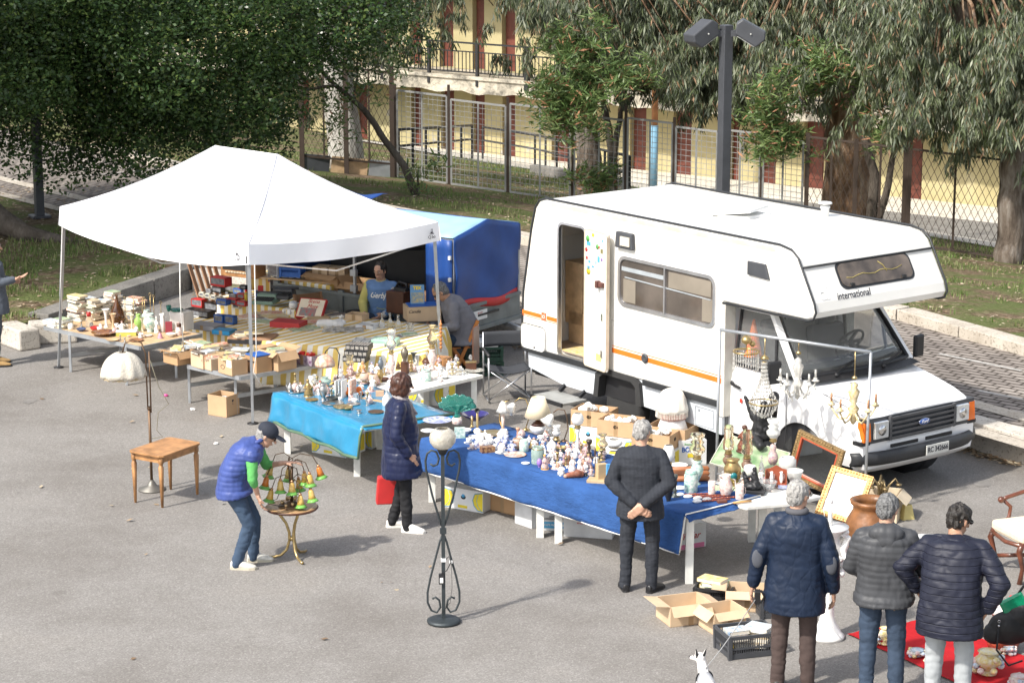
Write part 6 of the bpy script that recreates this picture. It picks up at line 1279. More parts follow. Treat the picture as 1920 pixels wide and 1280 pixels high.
def book(loc,w,d,h,rz,cm,label,group,tilt=0,name='book'):
 t=thing(name,label,name,loc,rz,group); q=MB(paper); q.box((0,-.002,h/2),(w-.008,d-.008,h*.8)); q.build('pages',t); q=MB(cm); q.box((0,0,h*.95),(w,d,h*.1)); q.box((0,0,h*.05),(w,d,h*.1)); q.box((-w/2+h*.03,0,h/2),(h*.08,d,h*.85)); q.build('cover',t)
 t.rotation_euler=(tilt,0,rz); return t
COV=[print1,print2,print3,print4,print5,M('cream_cover',(.7,.64,.48),.5,vs=26,col2=(.5,.35,.2)),M('white_cover',(.75,.72,.66),.5,vs=26,col2=(.3,.4,.5)),M('tan_cover',(.5,.36,.2),.6)]
def pile(loc,n,label,group,w=.2,d=.14,spread=.02,rz=0,seed=1,hh=(.012,.035),name='book'):
 r=random.Random(seed); z=loc[2]
 for k in range(n):
  h=r.uniform(*hh); ci=r.randrange(8); book((loc[0]+r.uniform(-spread,spread),loc[1]+r.uniform(-spread,spread),z),w*r.uniform(.8,1.1),d*r.uniform(.85,1.1),h,rz+r.uniform(-.25,.25),COV[ci],'%s %s, %s in its stack, %s'%(['red','blue','yellow','dark','green','cream','white','tan'][ci],name,'topmost' if k==n-1 else 'number %d up'%(k+1),label),group,name=name); z+=h+.001
 return z
def carton(label,loc,w,d,h,rz,m,group=None,flaps=True,holes=None,name='cardboard_box',lab=None,cat='cardboard box',slope=0,torn=0,closed=False,marks=None):
 t=thing(name,label,cat,loc,rz,group); th=.006; q=MB(m)
 q.box((0,0,th/2),(w,d,th))
 def side(c,s_): q.box(c,s_)
 q.box((0,-d/2+th/2,h/2),(w,th,h)); q.box((0,d/2-th/2,h/2),(w,th,h)); q.box((-w/2+th/2,0,h/2),(th,d-2*th,h)); q.box((w/2-th/2,0,h/2),(th,d-2*th,h))
 if closed: q.box((0,0,h-th/2),(w-.002,d-.002,th))
 q.build('box_walls',t)
 if flaps and not closed:
  for k,(cx,cy,ang) in enumerate(((0,-d/2,0),(0,d/2,math.pi),(-w/2,0,-math.pi/2),(w/2,0,math.pi/2))):
   r=random.Random(sum(map(ord,label))+k); L=(d if k<2 else w)*.32; W=w if k<2 else d; q=MB(m); a=r.uniform(.2,1.2)*(-1 if r.random()<.75 else .35)
   q.box((0,-L/2,0),(W*.97,L,.004)); o=q.build('flap',t,loc=(cx,cy,h)); o.rotation_euler=(0,0,ang); o.rotation_euler=Matrix.Rotation(ang,4,'Z').to_euler(); o.matrix_local=Matrix.Translation((cx,cy,h))@Matrix.Rotation(ang,4,'Z')@Matrix.Rotation(-a,4,'X')
 if holes:
  for s in(-1,1):
   q=MB(M('hole_dark',(.03,.025,.02),.9)); q.T=Matrix.Translation((0,s*(d/2+.001),h*.62))@Matrix.Rotation(math.pi/2,4,'X'); q.lathe([(0,-.001),(.022,-.001),(.024,.001),(0,.001)],12,sx=1.3)
   q.build('hand_hole',t)
  for s in(-1,1):
   q=MB(M('hole_dark',(.03,.025,.02),.9)); q.T=Matrix.Translation((s*(w/2+.001),0,h*.62))@Matrix.Rotation(math.pi/2,4,'Y'); q.lathe([(0,-.001),(.022,-.001),(.024,.001),(0,.001)],12,sx=1.,sy=1.3); q.build('hand_hole',t)
 if marks: marks(t,w,d,h)
 else: q=MB(M('brown_tape',(.36,.24,.13),.3)); q.box((0,-d/2-.001,h*.5),(.05,.002,h*.98)); q.build('tape_strip',t)
 return t
def banana(label,loc,rz,w=.5,d=.4,h=.24,group='white and yellow banana boxes',lid=True,txt=None):
 def mk(t,w,d,h):
  for k in(-1,1):
   o=[(k*w*.49,h*.06),(k*w*.36,h*.1),(k*w*.27,h*.3),(k*w*.24,h*.55),(k*w*.29,h*.85),(k*w*.49,h*.94)]; q=MB(yellow); q.poly([(x,-d/2-.002,z) for x,z in o]); q.build('yellow_print',t)
   q=MB(skyb); q.tube([(x,-d/2-.002,z) for x,z in o],.005,4); q.tube([(x+k*w*.1,-d/2-.002,z) for x,z in o[1:5]],.003,4); q.build('blue_outline',t)
   q=MB(yellow); q.box((k*(w/2+.0015),d*.2,h*.5),(.002,d*.5,h*.8)); q.build('yellow_print',t)
  q=MB(skyb)
  q.T=Matrix.Translation((0,-(d/2+.003),h*.68))@Matrix.Rotation(math.pi/2,4,'X'); q.lathe([(0,-.001),(.022,-.001),(.022,.001),(0,.001)],12); q.build('blue_print',t)
  q=MB(yellow); q.box((-w*.02,-(d/2+.002),h*.17),(w*.24,.002,h*.13)); q.build('yellow_label',t)
  if txt: text(txt,.055,skyb,t,(0,-d/2-.003,h*.36),ROT((1,0,0),(0,0,1)))
 return carton(label,loc,w,d,h,rz,M('white_card',(.72,.73,.72),.7,vs=9,var=.05),group,flaps=False,holes=True,marks=mk,closed=lid)
def crate(label,loc,w,d,h,rz,m,group=None,name='plastic_crate'):
 t=thing(name,label,'crate',loc,rz,group); q=MB(m); q.box((0,0,.01),(w*.94,d*.94,.02))
 for s in(-1,1):
  q.box((0,s*d/2,h-.015),(w+.02,.02,.03)); q.box((s*w/2,0,h-.015),(.02,d+.02,.03)); q.box((0,s*d*.475,.03),(w*.95,.012,.05)); q.box((s*w*.475,0,.03),(.012,d*.95,.05)); q.box((0,s*d*.485,h*.45),(w*.95,.008,.02)); q.box((s*w*.485,0,h*.45),(.008,d*.95,.02))
  n=int(w/.022)
  for i in range(n+1): q.beam((-w*.475+i*w*.95/n,s*d*.475,.03),(-w*.485+i*w*.97/n,s*d*.492,h-.02),.007)
  n=int(d/.022)
  for i in range(n+1): q.beam((s*w*.475,-d*.475+i*d*.95/n,.03),(s*w*.492,-d*.485+i*d*.97/n,h-.02),.007)
  for y in(-1,1): q.beam((s*w*.475,y*d*.475,0),(s*w*.49,y*d*.49,h),.035)
 q.build('crate_body',t); return t
def crumpled(loc,w,h,label,group,m=None,seed=1,parent=None):
 q=MB(m or paper_w); q.ball((0,0,h/2),(w/2,w/2,h/2),12,8); me=q.mesh('crumpled_paper')
 for v in me.vertices: n_=noise.noise_vector(Vector(v.co)*28+Vector((seed*9,0,0))); v.co+=n_*w*.22
 o=bpy.data.objects.new('crumpled_paper',me); COL.objects.link(o); o.location=loc
 for p in me.polygons: p.use_smooth=False
 return tag(o,label,'crumpled paper',group)
# ---------------- free-standing pieces ----------------
# wrought iron floor lamp in the foreground
L=P(832,1166); t=thing('floor_lamp','tall black wrought iron floor lamp with scrolled sides and crackled glass globe','floor lamp',L,R(4))
q=MB(iron); q.lathe([(0,0),(.155,0),(.16,.025),(.13,.04),(.05,.045),(0,.05)],32); q.build('base',t)
q=MB(iron); q.beam((0,0,.04),(0,0,1.66),.034); q.build('pole',t)
def scr(s):
 up=[(.012,.95),(.03,1.0),(.1,1.25),(.155,1.5),(.16,1.58),(.145,1.65),(.105,1.68),(.06,1.665),(.035,1.6),(.05,1.545),(.085,1.53),(.115,1.55)]
 dn=[(.012,.85),(.03,.8),(.06,.68),(.12,.45),(.15,.3),(.15,.2),(.115,.12),(.065,.1),(.03,.15),(.04,.22),(.075,.25),(.105,.235)]
 return [[(s*x,0,z) for x,z in up],[(s*x,0,z) for x,z in dn]]
for s in(-1,1):
 for l in scr(s): q=MB(iron); q.tube(l,.0105,7); q.build('scroll',t)
q=MB(iron); q.box((0,0,.9),(.06,.045,.05)); q.build('clasp',t)
q=MB(black); q.lathe([(0,1.64),(.03,1.64),(.055,1.69),(.055,1.7)],16); q.build('socket',t)
crk=M('crackled_globe_glass',(.75,.7,.6),.12,trans=.45,vs=30,bump=1.,bs=35); q=MB(crk); q.lathe([(.04,1.69),(.085,1.71),(.12,1.76),(.125,1.81),(.11,1.855),(.07,1.885),(.05,1.89),(.065,1.88),(.1,1.85)],28); q.build('globe',t)
q=MB(black); q.box((-.02,-.03,.44),(.05,.03,.1)); q.tube([(.0,-.02,.6),(.05,-.03,.66),(.07,-.03,.6),(.03,-.03,.52),(-.02,-.03,.49)],.005,5); q.tube([(.075,-.02,.6),(.08,-.02,.35),(.06,-.02,.2),(-.02,-.03,.1)],.003,4); q.mat(paper_w); q.box((-.02,-.046,.43),(.03,.003,.05)); q.mat(white); q.box((0,-.01,.62),(.045,.045,.03)); q.box((.07,-.01,.6),(.03,.03,.025)); q.build('dimmer_cord',t)
# left floor lamp with lace shade
L=P(285,918); t=thing('floor_lamp','bronze floor lamp with drooping cream lace shade left of the small wooden table','floor lamp',L)
q=MB(bronze); q.lathe([(0,0),(.155,0),(.15,.02),(.06,.05),(.04,.09),(.02,.12),(0,.12)],26,m=M('pewter_base',(.2,.19,.17),.5,.6)); q.build('base',t)
q=MB(bronze); q.tube([(0,0,.1),(0,0,.95)],.016,8); q.tube([(-.015,0,.95),(-.02,0,1.58),(-.05,-.03,1.68)],.009,6); q.tube([(.02,0,.9),(.02,0,1.6)],.009,6); q.ball((0,0,.95),.026); q.build('pole',t)
q=MB(bronze); q.tube([(-.02,0,1.58),(-.06,0,1.7),(-.16,-.02,1.74),(-.24,-.03,1.7),(-.27,-.03,1.6)],.008,6); q.build('arm',t)
lace=M('cream_lace',(.6,.55,.46),.9,vs=40,var=.12,bump=1.,bs=60); q=MB(lace);
q.grid(lambda u,v:(-.27+(.04+.215*math.sin(v*1.5)**.9)*math.cos(u*6.283)*(1+.04*math.sin(u*6.283*11)*v),-.03+(.04+.2*math.sin(v*1.5)**.9)*math.sin(u*6.283)*(1+.04*math.sin(u*6.283*11)*v),1.6-.27*v**1.6-.012*math.sin(u*6.283*9)*v),66,10); s_=q.build('shade',t,thick=.003)
q=MB(M('beige_fringe',(.45,.36,.22),.9)); q.grid(lambda u,v:(-.27+.24*math.cos(u*6.283),-.03+.225*math.sin(u*6.283),1.36-.04*v-.012*abs(math.sin(u*70))),90,2); q.build('fringe',s_)
q=MB(M('lamp_cable',(.2,.18,.12),.6)); q.tube([(.03,-.01,1.5),(.12,-.02,1.2),(.22,0,1.0),(.1,0,.9),(.08,-.02,.7),(.14,0,.62),(.02,0,.6)],.004,5); q.build('cable',t)
# small wooden side table
c=[P(249,841,.6),P(283,862,.6),P(369,832,.6)]; ex=(c[2]-c[1]); ey=(c[0]-c[1]); cen=c[1]+(ex+ey)/2; W_=ex.length*.9; D_=ey.length*.9; rz=math.atan2(ex.y,ex.x)
t=thing('side_table','small light brown wooden side table with tapered legs standing alone on the asphalt','side table',(cen.x,cen.y,0),rz); zt=.60
q=MB(wood); q.prism([(-W_/2+.04,-D_/2),(W_/2-.04,-D_/2),(W_/2,-D_/2+.04),(W_/2,D_/2-.04),(W_/2-.04,D_/2),(-W_/2+.04,D_/2),(-W_/2,D_/2-.04),(-W_/2,-D_/2+.04)],zt-.022,zt); q.build('tabletop',t,bevel=.004,fixn=True)
q=MB(wood); q.box((0,-D_/2+.05,zt-.06),(W_-.1,.018,.07)); q.box((0,D_/2-.05,zt-.06),(W_-.1,.018,.07)); q.box((-W_/2+.05,0,zt-.06),(.018,D_-.1,.07)); q.box((W_/2-.05,0,zt-.06),(.018,D_-.1,.07)); q.build('apron',t)
for x in(-1,1):
 for y in(-1,1): q=MB(wood); q.tube([(x*(W_/2-.05),y*(D_/2-.05),z) for z in(zt-.024,.5,.49,.47,.46,.0)],[.03,.03,.022,.022,.03,.014],4); q.build('leg',t)
# round card table with brass legs, and the tulip lamp on it
L=P(549,1047); t=thing('round_table','small round table with green felt top and curved brass legs held by the bending man','table',L,R(20)); rt=.262; zt=.56
q=MB(wood_d); q.lathe([(rt*.7,zt-.02),(rt,zt-.025),(rt+.012,zt-.01),(rt,zt)],36); q.lathe([(0,zt-.015),(rt*.8,zt-.015)],36); tp=q.build('tabletop',t)
q=MB(M('inlaid_rim',(.42,.26,.13),.35,vs=30,var=.4)); q.lathe([(rt*.76,zt+.001),(rt,zt+.001),(rt,zt-.004)],36); q.build('rim',tp); q=MB(M('green_felt',(.02,.2,.12),.9)); q.lathe([(0,zt-.006),(rt*.76,zt-.006)],36); q.build('felt',tp)
for k in range(3):
 a=R(-80+120*k); ca,sa=math.cos(a),math.sin(a); q=MB(brass); q.tube([(ca*r,sa*r,z) for r,z in((.16,zt-.03),(.13,.48),(.06,.38),(.03,.28),(.03,.2),(.06,.1),(.12,.04),(.2,.02),(.24,.022))],.015,8); q.build('leg',t)
q=MB(brass); q.lathe([(0,.2),(.035,.2),(.035,.24),(0,.24)],12); q.build('leg_collar',t)
TL=Vector((L.x,L.y,zt)); t=thing('table_lamp','bronze table lamp with a spray of yellow and green tulip shades on the round table','table lamp',TL)
q=MB(bronze); q.lathe([(0,-.005),(.13,0),(.13,.012),(.08,.02),(.04,.05),(0,.06)],20,flute=.12,fn=7)
q.mat(M('gilt_buds',(.5,.36,.2),.3,.7))
for k in range(9): a=k*.7; q.ball((.1*math.cos(a),.1*math.sin(a),.03+.02*(k%2)),(.02,.015,.02),7,5)
for k in range(5): a=k*1.3+.4; q.ball((.045*math.cos(a),.045*math.sin(a),.09+.01*(k%2)),(.02,.02,.02),7,5)
q.build('base',t)
tul=M('tulip_amber_glass',(.7,.4,.06),.25,trans=.15,vs=14,col2=(.75,.55,.2)); tulg=M('tulip_green_glass',(.2,.5,.1),.25,trans=.15); tulo=M('tulip_orange_glass',(.65,.2,.03),.25,trans=.15)
for k,(x,z,tx,dy) in enumerate([(-.2,.36,-.07,.06),(-.24,.27,-.05,-.03),(-.19,.14,-.06,-.06),(-.1,.25,-.0,-.1),(-.04,.31,.0,.12),(.02,.24,.0,-.13),(.10,.1,.01,-.12),(.2,.15,.04,-.08),(.13,.29,.01,.05),(.19,.3,.02,-.04),(.27,.35,.06,.06),(.06,.2,.02,.13)]):
 top=Vector((x,dy,z+.07)); q=MB(bronze); a=Vector((.012*math.cos(k),.012*math.sin(k),.05)); q.tube([a,(a.x*1.8,a.y*1.8,z+.14),(x*.35,dy*.35,z+.2),(x*.8,dy*.8,z+.17),top],.005,5); q.build('stem',t)
 d=Vector((tx*4,dy*.6,-1)).normalized(); Tm=Matrix.Translation(top)@d.to_track_quat('Z','X').to_matrix().to_4x4(); q=MB(M('copper_collar',(.5,.27,.15),.3,.8)); q.T=Tm; q.lathe([(0,-.005),(.014,0),(.017,.02),(.012,.024)],10); st_=q.build('collar',t)
 q=MB(tulo if k in(1,10) else tul); q.T=Tm; q.lathe([(.013,.018),(.027,.04),(.031,.08),(.04,.115)],14); q.mat(tulg); q.lathe([(.04,.115),(.05,.132),(.066,.145),(.06,.145),(.04,.12)],14,flute=.06,fn=6); q.build('shade',t)
q=MB(black); q.tube([(0,-.05,.02),(-.12,-.06,.02),(-.24,-.04,.04),(-.14,-.07,.1),(-.1,-.08,.2)],.004,5); q.box((-.1,-.08,.2),(.02,.02,.06)); q.build('cable',t)
# chandelier rack
ra=V(PY(1343,880,25.2).x,25.2,0); rb_=V(PY(1622,912,24.45).x,24.45,0); u=(rb_-ra); rbt=PY(1633,660,rb_.y); rat=PY(1350,618,ra.y)
t=thing('display_rack','tall chrome tube rail carrying four chandeliers in front of the camper cab','rack',ra)
for a_,b_ in((V(0,0,0),rat-ra),(rb_-ra,rbt-ra)): q=MB(galv); q.tube([a_,b_],.016,8); q.build('upright',t)
q=MB(galv); q.tube([rat-ra,rbt-ra],.018,8); q.build('rail',t); q=MB(galv); q.tube([V(0,0,.28),u+V(0,0,.25)],.012,6); q.build('lower_rail',t)
for e in(V(0,0,.02),u+V(0,0,.02)): q=MB(galv); q.beam(e-V(.2,.25,0)*.9,e+V(.2,.25,0)*.9,.03); q.build('foot',t)
crys=M('crystal_glass',(.85,.83,.78),.06,trans=.6,spec=1.,vs=60,var=.15)
def onrail(px):
 f=0.
 for i in range(200):
  q=rat.lerp(rbt,i/200); x=960+F*q.x/(q.y*cp-(q.z-H)*sp)
  if x>=px: return q
 return rbt
def drops(q,r,z0,n,L_,m=crys,rows=3):
 for k in range(n):
  a=2*math.pi*k/n
  for j in range(rows): q.ball((r*math.cos(a),r*math.sin(a),z0-L_*(j+.5)/rows),(.006,.006,L_/rows*.48),5,4,m)
L=onrail(1399); t=thing('chandelier','small brass ceiling light with a ring of long crystal prisms, leftmost on the chrome rail','chandelier',L);
q=MB(brass); q.ball((0,0,-.07),(.06,.06,.05)); q.ball((.07,.03,-.12),.035); q.tube([(0,0,0),(0,0,-.2)],.006,5); q.tube([(.14*math.cos(a),.14*math.sin(a),-.2) for a in [i*math.pi/12 for i in range(24)]],.012,5,closed=True); q.build('frame',t); q=MB(crys); drops(q,.14,-.2,30,.22,rows=4); q.build('crystals',t)
L=onrail(1434); t=thing('chandelier','bell shaped crystal bead chandelier with brass ring on a long chain','chandelier',L)
q=MB(brass); q.tube([(0,0,0),(0,0,-.25)],.006,5); q.lathe([(0,-.2),(.04,-.23),(.05,-.25)],10); q.tube([(.155*math.cos(a),.155*math.sin(a),-.74) for a in [i*math.pi/14 for i in range(28)]],.01,5,closed=True); q.lathe([(.03,-.28),(.035,-.3),(.02,-.3)],10); q.build('frame',t)
q=MB(crys)
for k in range(22):
 a=2*math.pi*k/22
 for j in range(11): f=j/10; r=.03+.125*f**2.2; q.ball((r*math.cos(a),r*math.sin(a),-.3-.43*f),(.007,.007,.018),5,4)
for ring,(r,z) in enumerate(((.15,-.77),(.135,-.81),(.105,-.85),(.06,-.88),(.02,-.9))):
 for k in range(26-5*ring): a=2*math.pi*k/(26-5*ring); q.ball((r*math.cos(a),r*math.sin(a),z),(.009,.009,.02),5,4)
q.build('crystals',t)
def armchand(L,label,n,R_,z0,m1,m2,cand,drop):
 t=thing('chandelier',label,'chandelier',L); q=MB(brass); q.tube([(0,0,0),(0,0,z0+.1)],.006,5); q.lathe([(0,z0+.1),(.03,z0+.08),(.03,z0+.06)],8); q.build('chain',t)
 q=MB(m1); q.lathe([(0,z0-.45),(.02,z0-.43),(.045,z0-.38),(.03,z0-.33),(.06,z0-.27),(.025,z0-.22),(.04,z0-.15),(.06,z0-.08),(.03,z0-.04),(.04,z0),(0,z0+.03)],14,flute=.1,fn=6); q.build('stem',t)
 for k in range(n):
  a=2*math.pi*k/n+.2; ca,sa=math.cos(a),math.sin(a); q=MB(m2); pts=[(ca*r*R_,sa*r*R_,z0-.3+z) for r,z in((.1,0),(.3,-.08),(.6,-.1),(.85,-.03),(1,.03))]; q.tube(pts,.011,6); q.lathe([(0,0),(.04,.02),(.045,.03),(.02,.035),(.022,.06)],10,c=(ca*R_,sa*R_,z0-.27)); ar=q.build('arm',t)
  q=MB(cand); q.tube([(ca*R_,sa*R_,z0-.21),(ca*R_,sa*R_,z0-.12)],.012,7); q.build('candle',ar)
  if drop: q=MB(crys); q.ball((ca*R_,sa*R_,z0-.33),(.01,.01,.03),6,5); q.ball((ca*R_*.5,sa*R_*.5,z0-.43),(.01,.01,.03),6,5); q.build('crystal',ar)
 return t
armchand(onrail(1498),'clear glass arm chandelier with crystal drops, third along the chrome rail',5,.2,-.2,crys,crys,crys,True)
armchand(onrail(1603),'gilded white porcelain chandelier with candle arms next to the right upright',5,.25,-.38,M('gilded_porcelain',(.7,.62,.45),.4,vs=40,col2=(.5,.36,.12)),M('gilded_porcelain',(.7,.62,.45)),M('brown_candle',(.4,.2,.1),.5),False)
# folding director chair
def chair_dir():
 c=P(951,748); t=thing('director_chair','black canvas director chair with aluminium crossed legs beside the camper','folding chair',V(c.x,c.y,0),R(10)); w=.56;d=.44; cv=M('black_canvas',(.04,.043,.05),.85,bump=.2,bs=60)
 for s in(-1,1):
  for y in(-1,1): q=MB(alu); q.tube([(s*w/2,y*d/2,0.02),(s*w/2,y*d/2,.62 if y<0 else .86)],.012,7); q.build('leg',t)
  q=MB(alu); q.tube([(s*w/2,-d/2,.03),(s*w/2,d/2,.03)],.011,6); q.build('foot_rail',t); q=MB(black); q.tube([(s*w/2,-d/2-.03,.64),(s*w/2,d/2+.02,.64)],.022,8); q.build('armrest',t)
 for y in(-1,1):
  for s in(-1,1): q=MB(alu); q.tube([(-s*w/2,y*d/2*.9,.04),(s*w/2*.95,y*d/2*.9,.43)],.011,6); q.build('cross_bar',t)
 q=MB(cv); q.grid(lambda u,v:((u-.5)*w*.96,(v-.5)*d*.95,.44-.05*math.sin(u*math.pi)),12,6); q.build('seat',t,thick=.01); q=MB(cv); q.grid(lambda u,v:((u-.5)*w,d/2+.03*math.sin(u*math.pi),.66+.2*v),12,4); q.build('backrest',t,thick=.01)
chair_dir()
# orange folding chair of the seated man and an old brown one
def fold(label,c,rz,m,h=.8):
 t=thing('folding_chair',label,'folding chair',c,rz); w=.4
 for s in(-1,1):
  q=MB(m); q.beam((.2,s*w/2,0),(-.18,s*w/2,h),.028,.045); q.build('leg',t); q=MB(m); q.beam((-.2,s*w*.43,0),(.17,s*w*.43,.46),.025,.04); q.build('leg',t)
 for k in range(3): q=MB(m); q.box((-.16+.13*k,0,.455),(.09,w*.95,.018)); q.build('seat_slat',t)
 q=MB(m); q.beam((-.17,-w/2,h-.06),(-.17,w/2,h-.06),.02,.11); q.build('backrest',t)
 return t
fold('orange brown wooden folding chair under the man in the grey sweater',sg_+Vector((.02,.0,0)),R(196),orange_w,.82)
bc_=PY(590,560,32.2); fold('old dark wooden folding chair leaning against the grey trailer side',V(bc_.x,31.9,.0),R(-60),M('old_wood',(.22,.12,.06),.7),.95)
# antique armchair at the right edge
def armchair():
 A=P(1905,1075); t=thing('armchair','carved mahogany armchair with cream upholstery cut by the right edge','armchair',V(A.x+.12,A.y-.0,0),R(200)); mh=M('mahogany',(.13,.04,.02),.3,vs=10,var=.4,coat=.4); up=M('cream_damask',(.72,.66,.52),.85,vs=22,col2=(.62,.54,.4)); w=.6;d=.55
 q=MB(up); q.box((0,0,.46),(d,w,.12)); q.build('seat',t,bevel=.04); q=MB(up); q.box((-d/2-.02,0,.82),(.08,w*.82,.52),ry=-.18); q.build('backrest',t,bevel=.035)
 q=MB(mh); q.tube([(-d/2-.04,-w*.46,.5),(-d/2-.06,-w*.47,.85),(-d/2-.1,-w*.38,1.12),(-d/2-.11,0,1.17),(-d/2-.1,w*.38,1.12),(-d/2-.06,w*.47,.85),(-d/2-.04,w*.46,.5)],.024,8); q.build('back_frame',t)
 for s in(-1,1):
  q=MB(mh); q.tube([(-d/2-.05,s*w*.46,.8),(-.1,s*w*.52,.76),(.08,s*w*.53,.72),(.14,s*w*.53,.7)],.022,8); q.ball((.15,s*w*.53,.7),.035); q.tube([(.12,s*w*.53,.69),(.04,s*w*.52,.62),(.06,s*w*.5,.52),(.14,s*w*.48,.42)],.02,8); q.build('arm',t)
  for x in(-1,1): q=MB(mh); q.tube([(x*d*.45,s*w*.43,.42),(x*d*.52,s*w*.45,.34),(x*d*.42,s*w*.42,.15),(x*d*.48,s*w*.44,.0)],[.035,.032,.02,.028],8); q.build('leg',t)
 for s in(-1,1): q=MB(mh); q.tube([(-d*.43,s*w*.43,.14),(0,s*w*.1,.18),(d*.43,s*w*.43,.14)],.022,8); q.build('stretcher',t)
 q=MB(mh); q.tube([(d*.5,-w*.45,.4),(d*.52,0,.37),(d*.5,w*.45,.4)],.022,6); q.build('seat_rail',t)
armchair()
# mirrors and canvases leaning
def framed(label,a,b_,c,th,fm,inner,name='mirror',cat='mirror',fw=.07,extra=None):
 a,b_,c=Vector(a),Vector(b_),Vector(c); ex=(b_-a); ez=(c-a); W,Hh=ex.length,ez.length; ex.normalize(); ez.normalize(); ny=ez.cross(ex).normalized();
 t=thing(name,label,cat,a); Rm=Matrix((ex,ny,ez)).transposed().to_4x4(); t.rotation_euler=Rm.to_euler()
 q=MB(fm)
 for k,(x,z,w_,h_) in enumerate(((W/2,fw/2,W,fw),(W/2,Hh-fw/2,W,fw),(fw/2,Hh/2,fw,Hh-2*fw),(W-fw/2,Hh/2,fw,Hh-2*fw))):
  q.box((x,0,z),(w_,th,h_))
 n=int(W/.032) if fw>.01 else 0
 for i in range(n):
  for z in(fw*.35,Hh-fw*.35): q.ball(((i+.5)*W/n,-th/2,z),(.013,.009,.013),5,3)
 n=int(Hh/.032) if fw>.01 else 0
 for i in range(n):
  for x in(fw*.35,W-fw*.35): q.ball((x,-th/2,(i+.5)*Hh/n),(.013,.009,.013),5,3)
 q.build('frame',t)
 q=MB(inner); q.box((W/2,th*.1,Hh/2),(W-1.6*fw,.01,Hh-1.6*fw)); q.build('panel',t)
 if extra: q=MB(extra);
 if extra:
  for x,z,w_,h_ in((W/2,fw*1.15,W-2*fw,fw*.3),(W/2,Hh-fw*1.15,W-2*fw,fw*.3),(fw*1.15,Hh/2,fw*.3,Hh-2*fw),(W-fw*1.15,Hh/2,fw*.3,Hh-2*fw)): q.box((x,-th*.3,z),(w_,th*.5,h_))
  q.build('inner_border',t)
 return t
mirr=M('mirror_glass',(.75,.77,.75),.03,1.,var=.01)
# big mirror: corners in the photo bl(1468,860)-br(1555,925) tl(1497,805) tr(1590,830)
def leanq(bl,br,tl,Y0,dY,zb=.02):
 g=P(*bl,zb); h=P(*br,zb); return g,h
ma=P(1452,900,.25);
g0_=PY(1478,900,25.0);
A_=P(1476,905,.05); B_=P(1560,938,.05); C_=A_+V(-.0,.12,.0)+V(.1,.2,.62)
framed('large mirror in a gilt and red frame reflecting lamps, leaning against the camper front',PY(1476,888,24.85),PY(1560,930,24.5),PY(1502,806,24.75),.05,M('gilt_moulding',(.33,.22,.1),.5,.5,vs=30,var=.4),mirr,extra=M('red_border',(.45,.09,.04),.5),fw=.055)
framed('small ornate gilt frame around a plain white panel leaning in front of the larger mirror',PY(1528,962,23.2),PY(1606,985,23.0),PY(1562,873,23.45),.05,M('ornate_gilt_wood',(.5,.28,.1),.45,.4,vs=25,var=.4,bump=.8),M('white_panel',(.85,.84,.82),.35),name='picture_frame',cat='frame',fw=.055)
framed('unframed green landscape painting leaning behind the oil lamps',PY(1330,868,24.9),PY(1452,905,24.6),PY(1352,812,25.3),.02,M('painting_edge',(.6,.6,.5),.8),M('landscape_paint',(.08,.2,.07),.5,vs=6,col2=(.5,.55,.38)),name='painting',cat='painting',fw=.008)
# terracotta pot on stand
c=P(1630,1120); t=thing('clay_pot','big glazed brown clay pot with wide rim behind the man in grey puffer','pot',V(c.x,c.y+.1,0)); q=MB(terra); q.lathe([(0,.3),(.12,.3),(.16,.36),(.235,.55),(.25,.68),(.22,.78),(.175,.86),(.17,.9),(.2,.93),(.205,.96),(.17,.965),(.15,.9),(.2,.7),(.1,.4)],32); q.build('pot_body',t)
for k in range(3): a=k*2.1; q=MB(wood_d); q.beam((.12*math.cos(a),.12*math.sin(a),0),(.13*math.cos(a),.13*math.sin(a),.34),.03); q.build('leg',t)
# white ceramic column lamp
wc=M('white_glazed_ceramic',(.83,.82,.8),.3,var=.03,coat=.3); c=P(1553,1203); t=thing('pedestal_lamp','tall white glazed ceramic column with figure and fruit holding a bare lamp stem','pedestal',V(c.x,c.y+.12,0))
q=MB(wc); q.lathe([(0,0),(.16,0),(.165,.03),(.14,.05),(.13,.07),(.075,.16),(.06,.25),(.07,.4),(.1,.65),(.115,.8),(.11,.9),(.09,.97),(.12,1.03),(.17,1.06),(.175,1.075),(0,1.085)],36); q.build('column',t)
q=MB(wc); q.tube([(0,0,1.08),(0,0,1.36)],.022,10); q.tube([(-.04,.0,1.1),(-.06,0,1.22),(-.04,0,1.34)],.004,4); q.lathe([(.024,1.3),(.028,1.31),(.028,1.35),(0,1.36)],12); q.build('lamp_stem',t)
q=MB(wc); r_=random.Random(4)
for k in range(26): a=-.5+r_.uniform(-1,1)*.9; z=r_.uniform(.62,.84); q.ball((.125*math.cos(a),.125*math.sin(a),z),r_.uniform(.02,.036),8,6)
q.build('fruit_relief',t)
q=MB(wc); q.cap((.12,-.05,.86),(.16,-.06,.98),.035,.03); q.ball((.14,-.07,1.04),.03); q.cap((.16,-.06,.97),(.1,-.1,1.02),.016,.012); q.cap((.12,-.05,.86),(.13,-.1,.8),.026,.018); remesh(q,'cherub_figure',.008,t,3,None,wc)
q=MB(M('thin_cord',(.4,.4,.38),.6)); q.tube([(-.02,-.16,.33),(0,-.13,.2),(.06,-.15,.1),(.12,-.15,.04)],.002,4); q.build('cord',t)
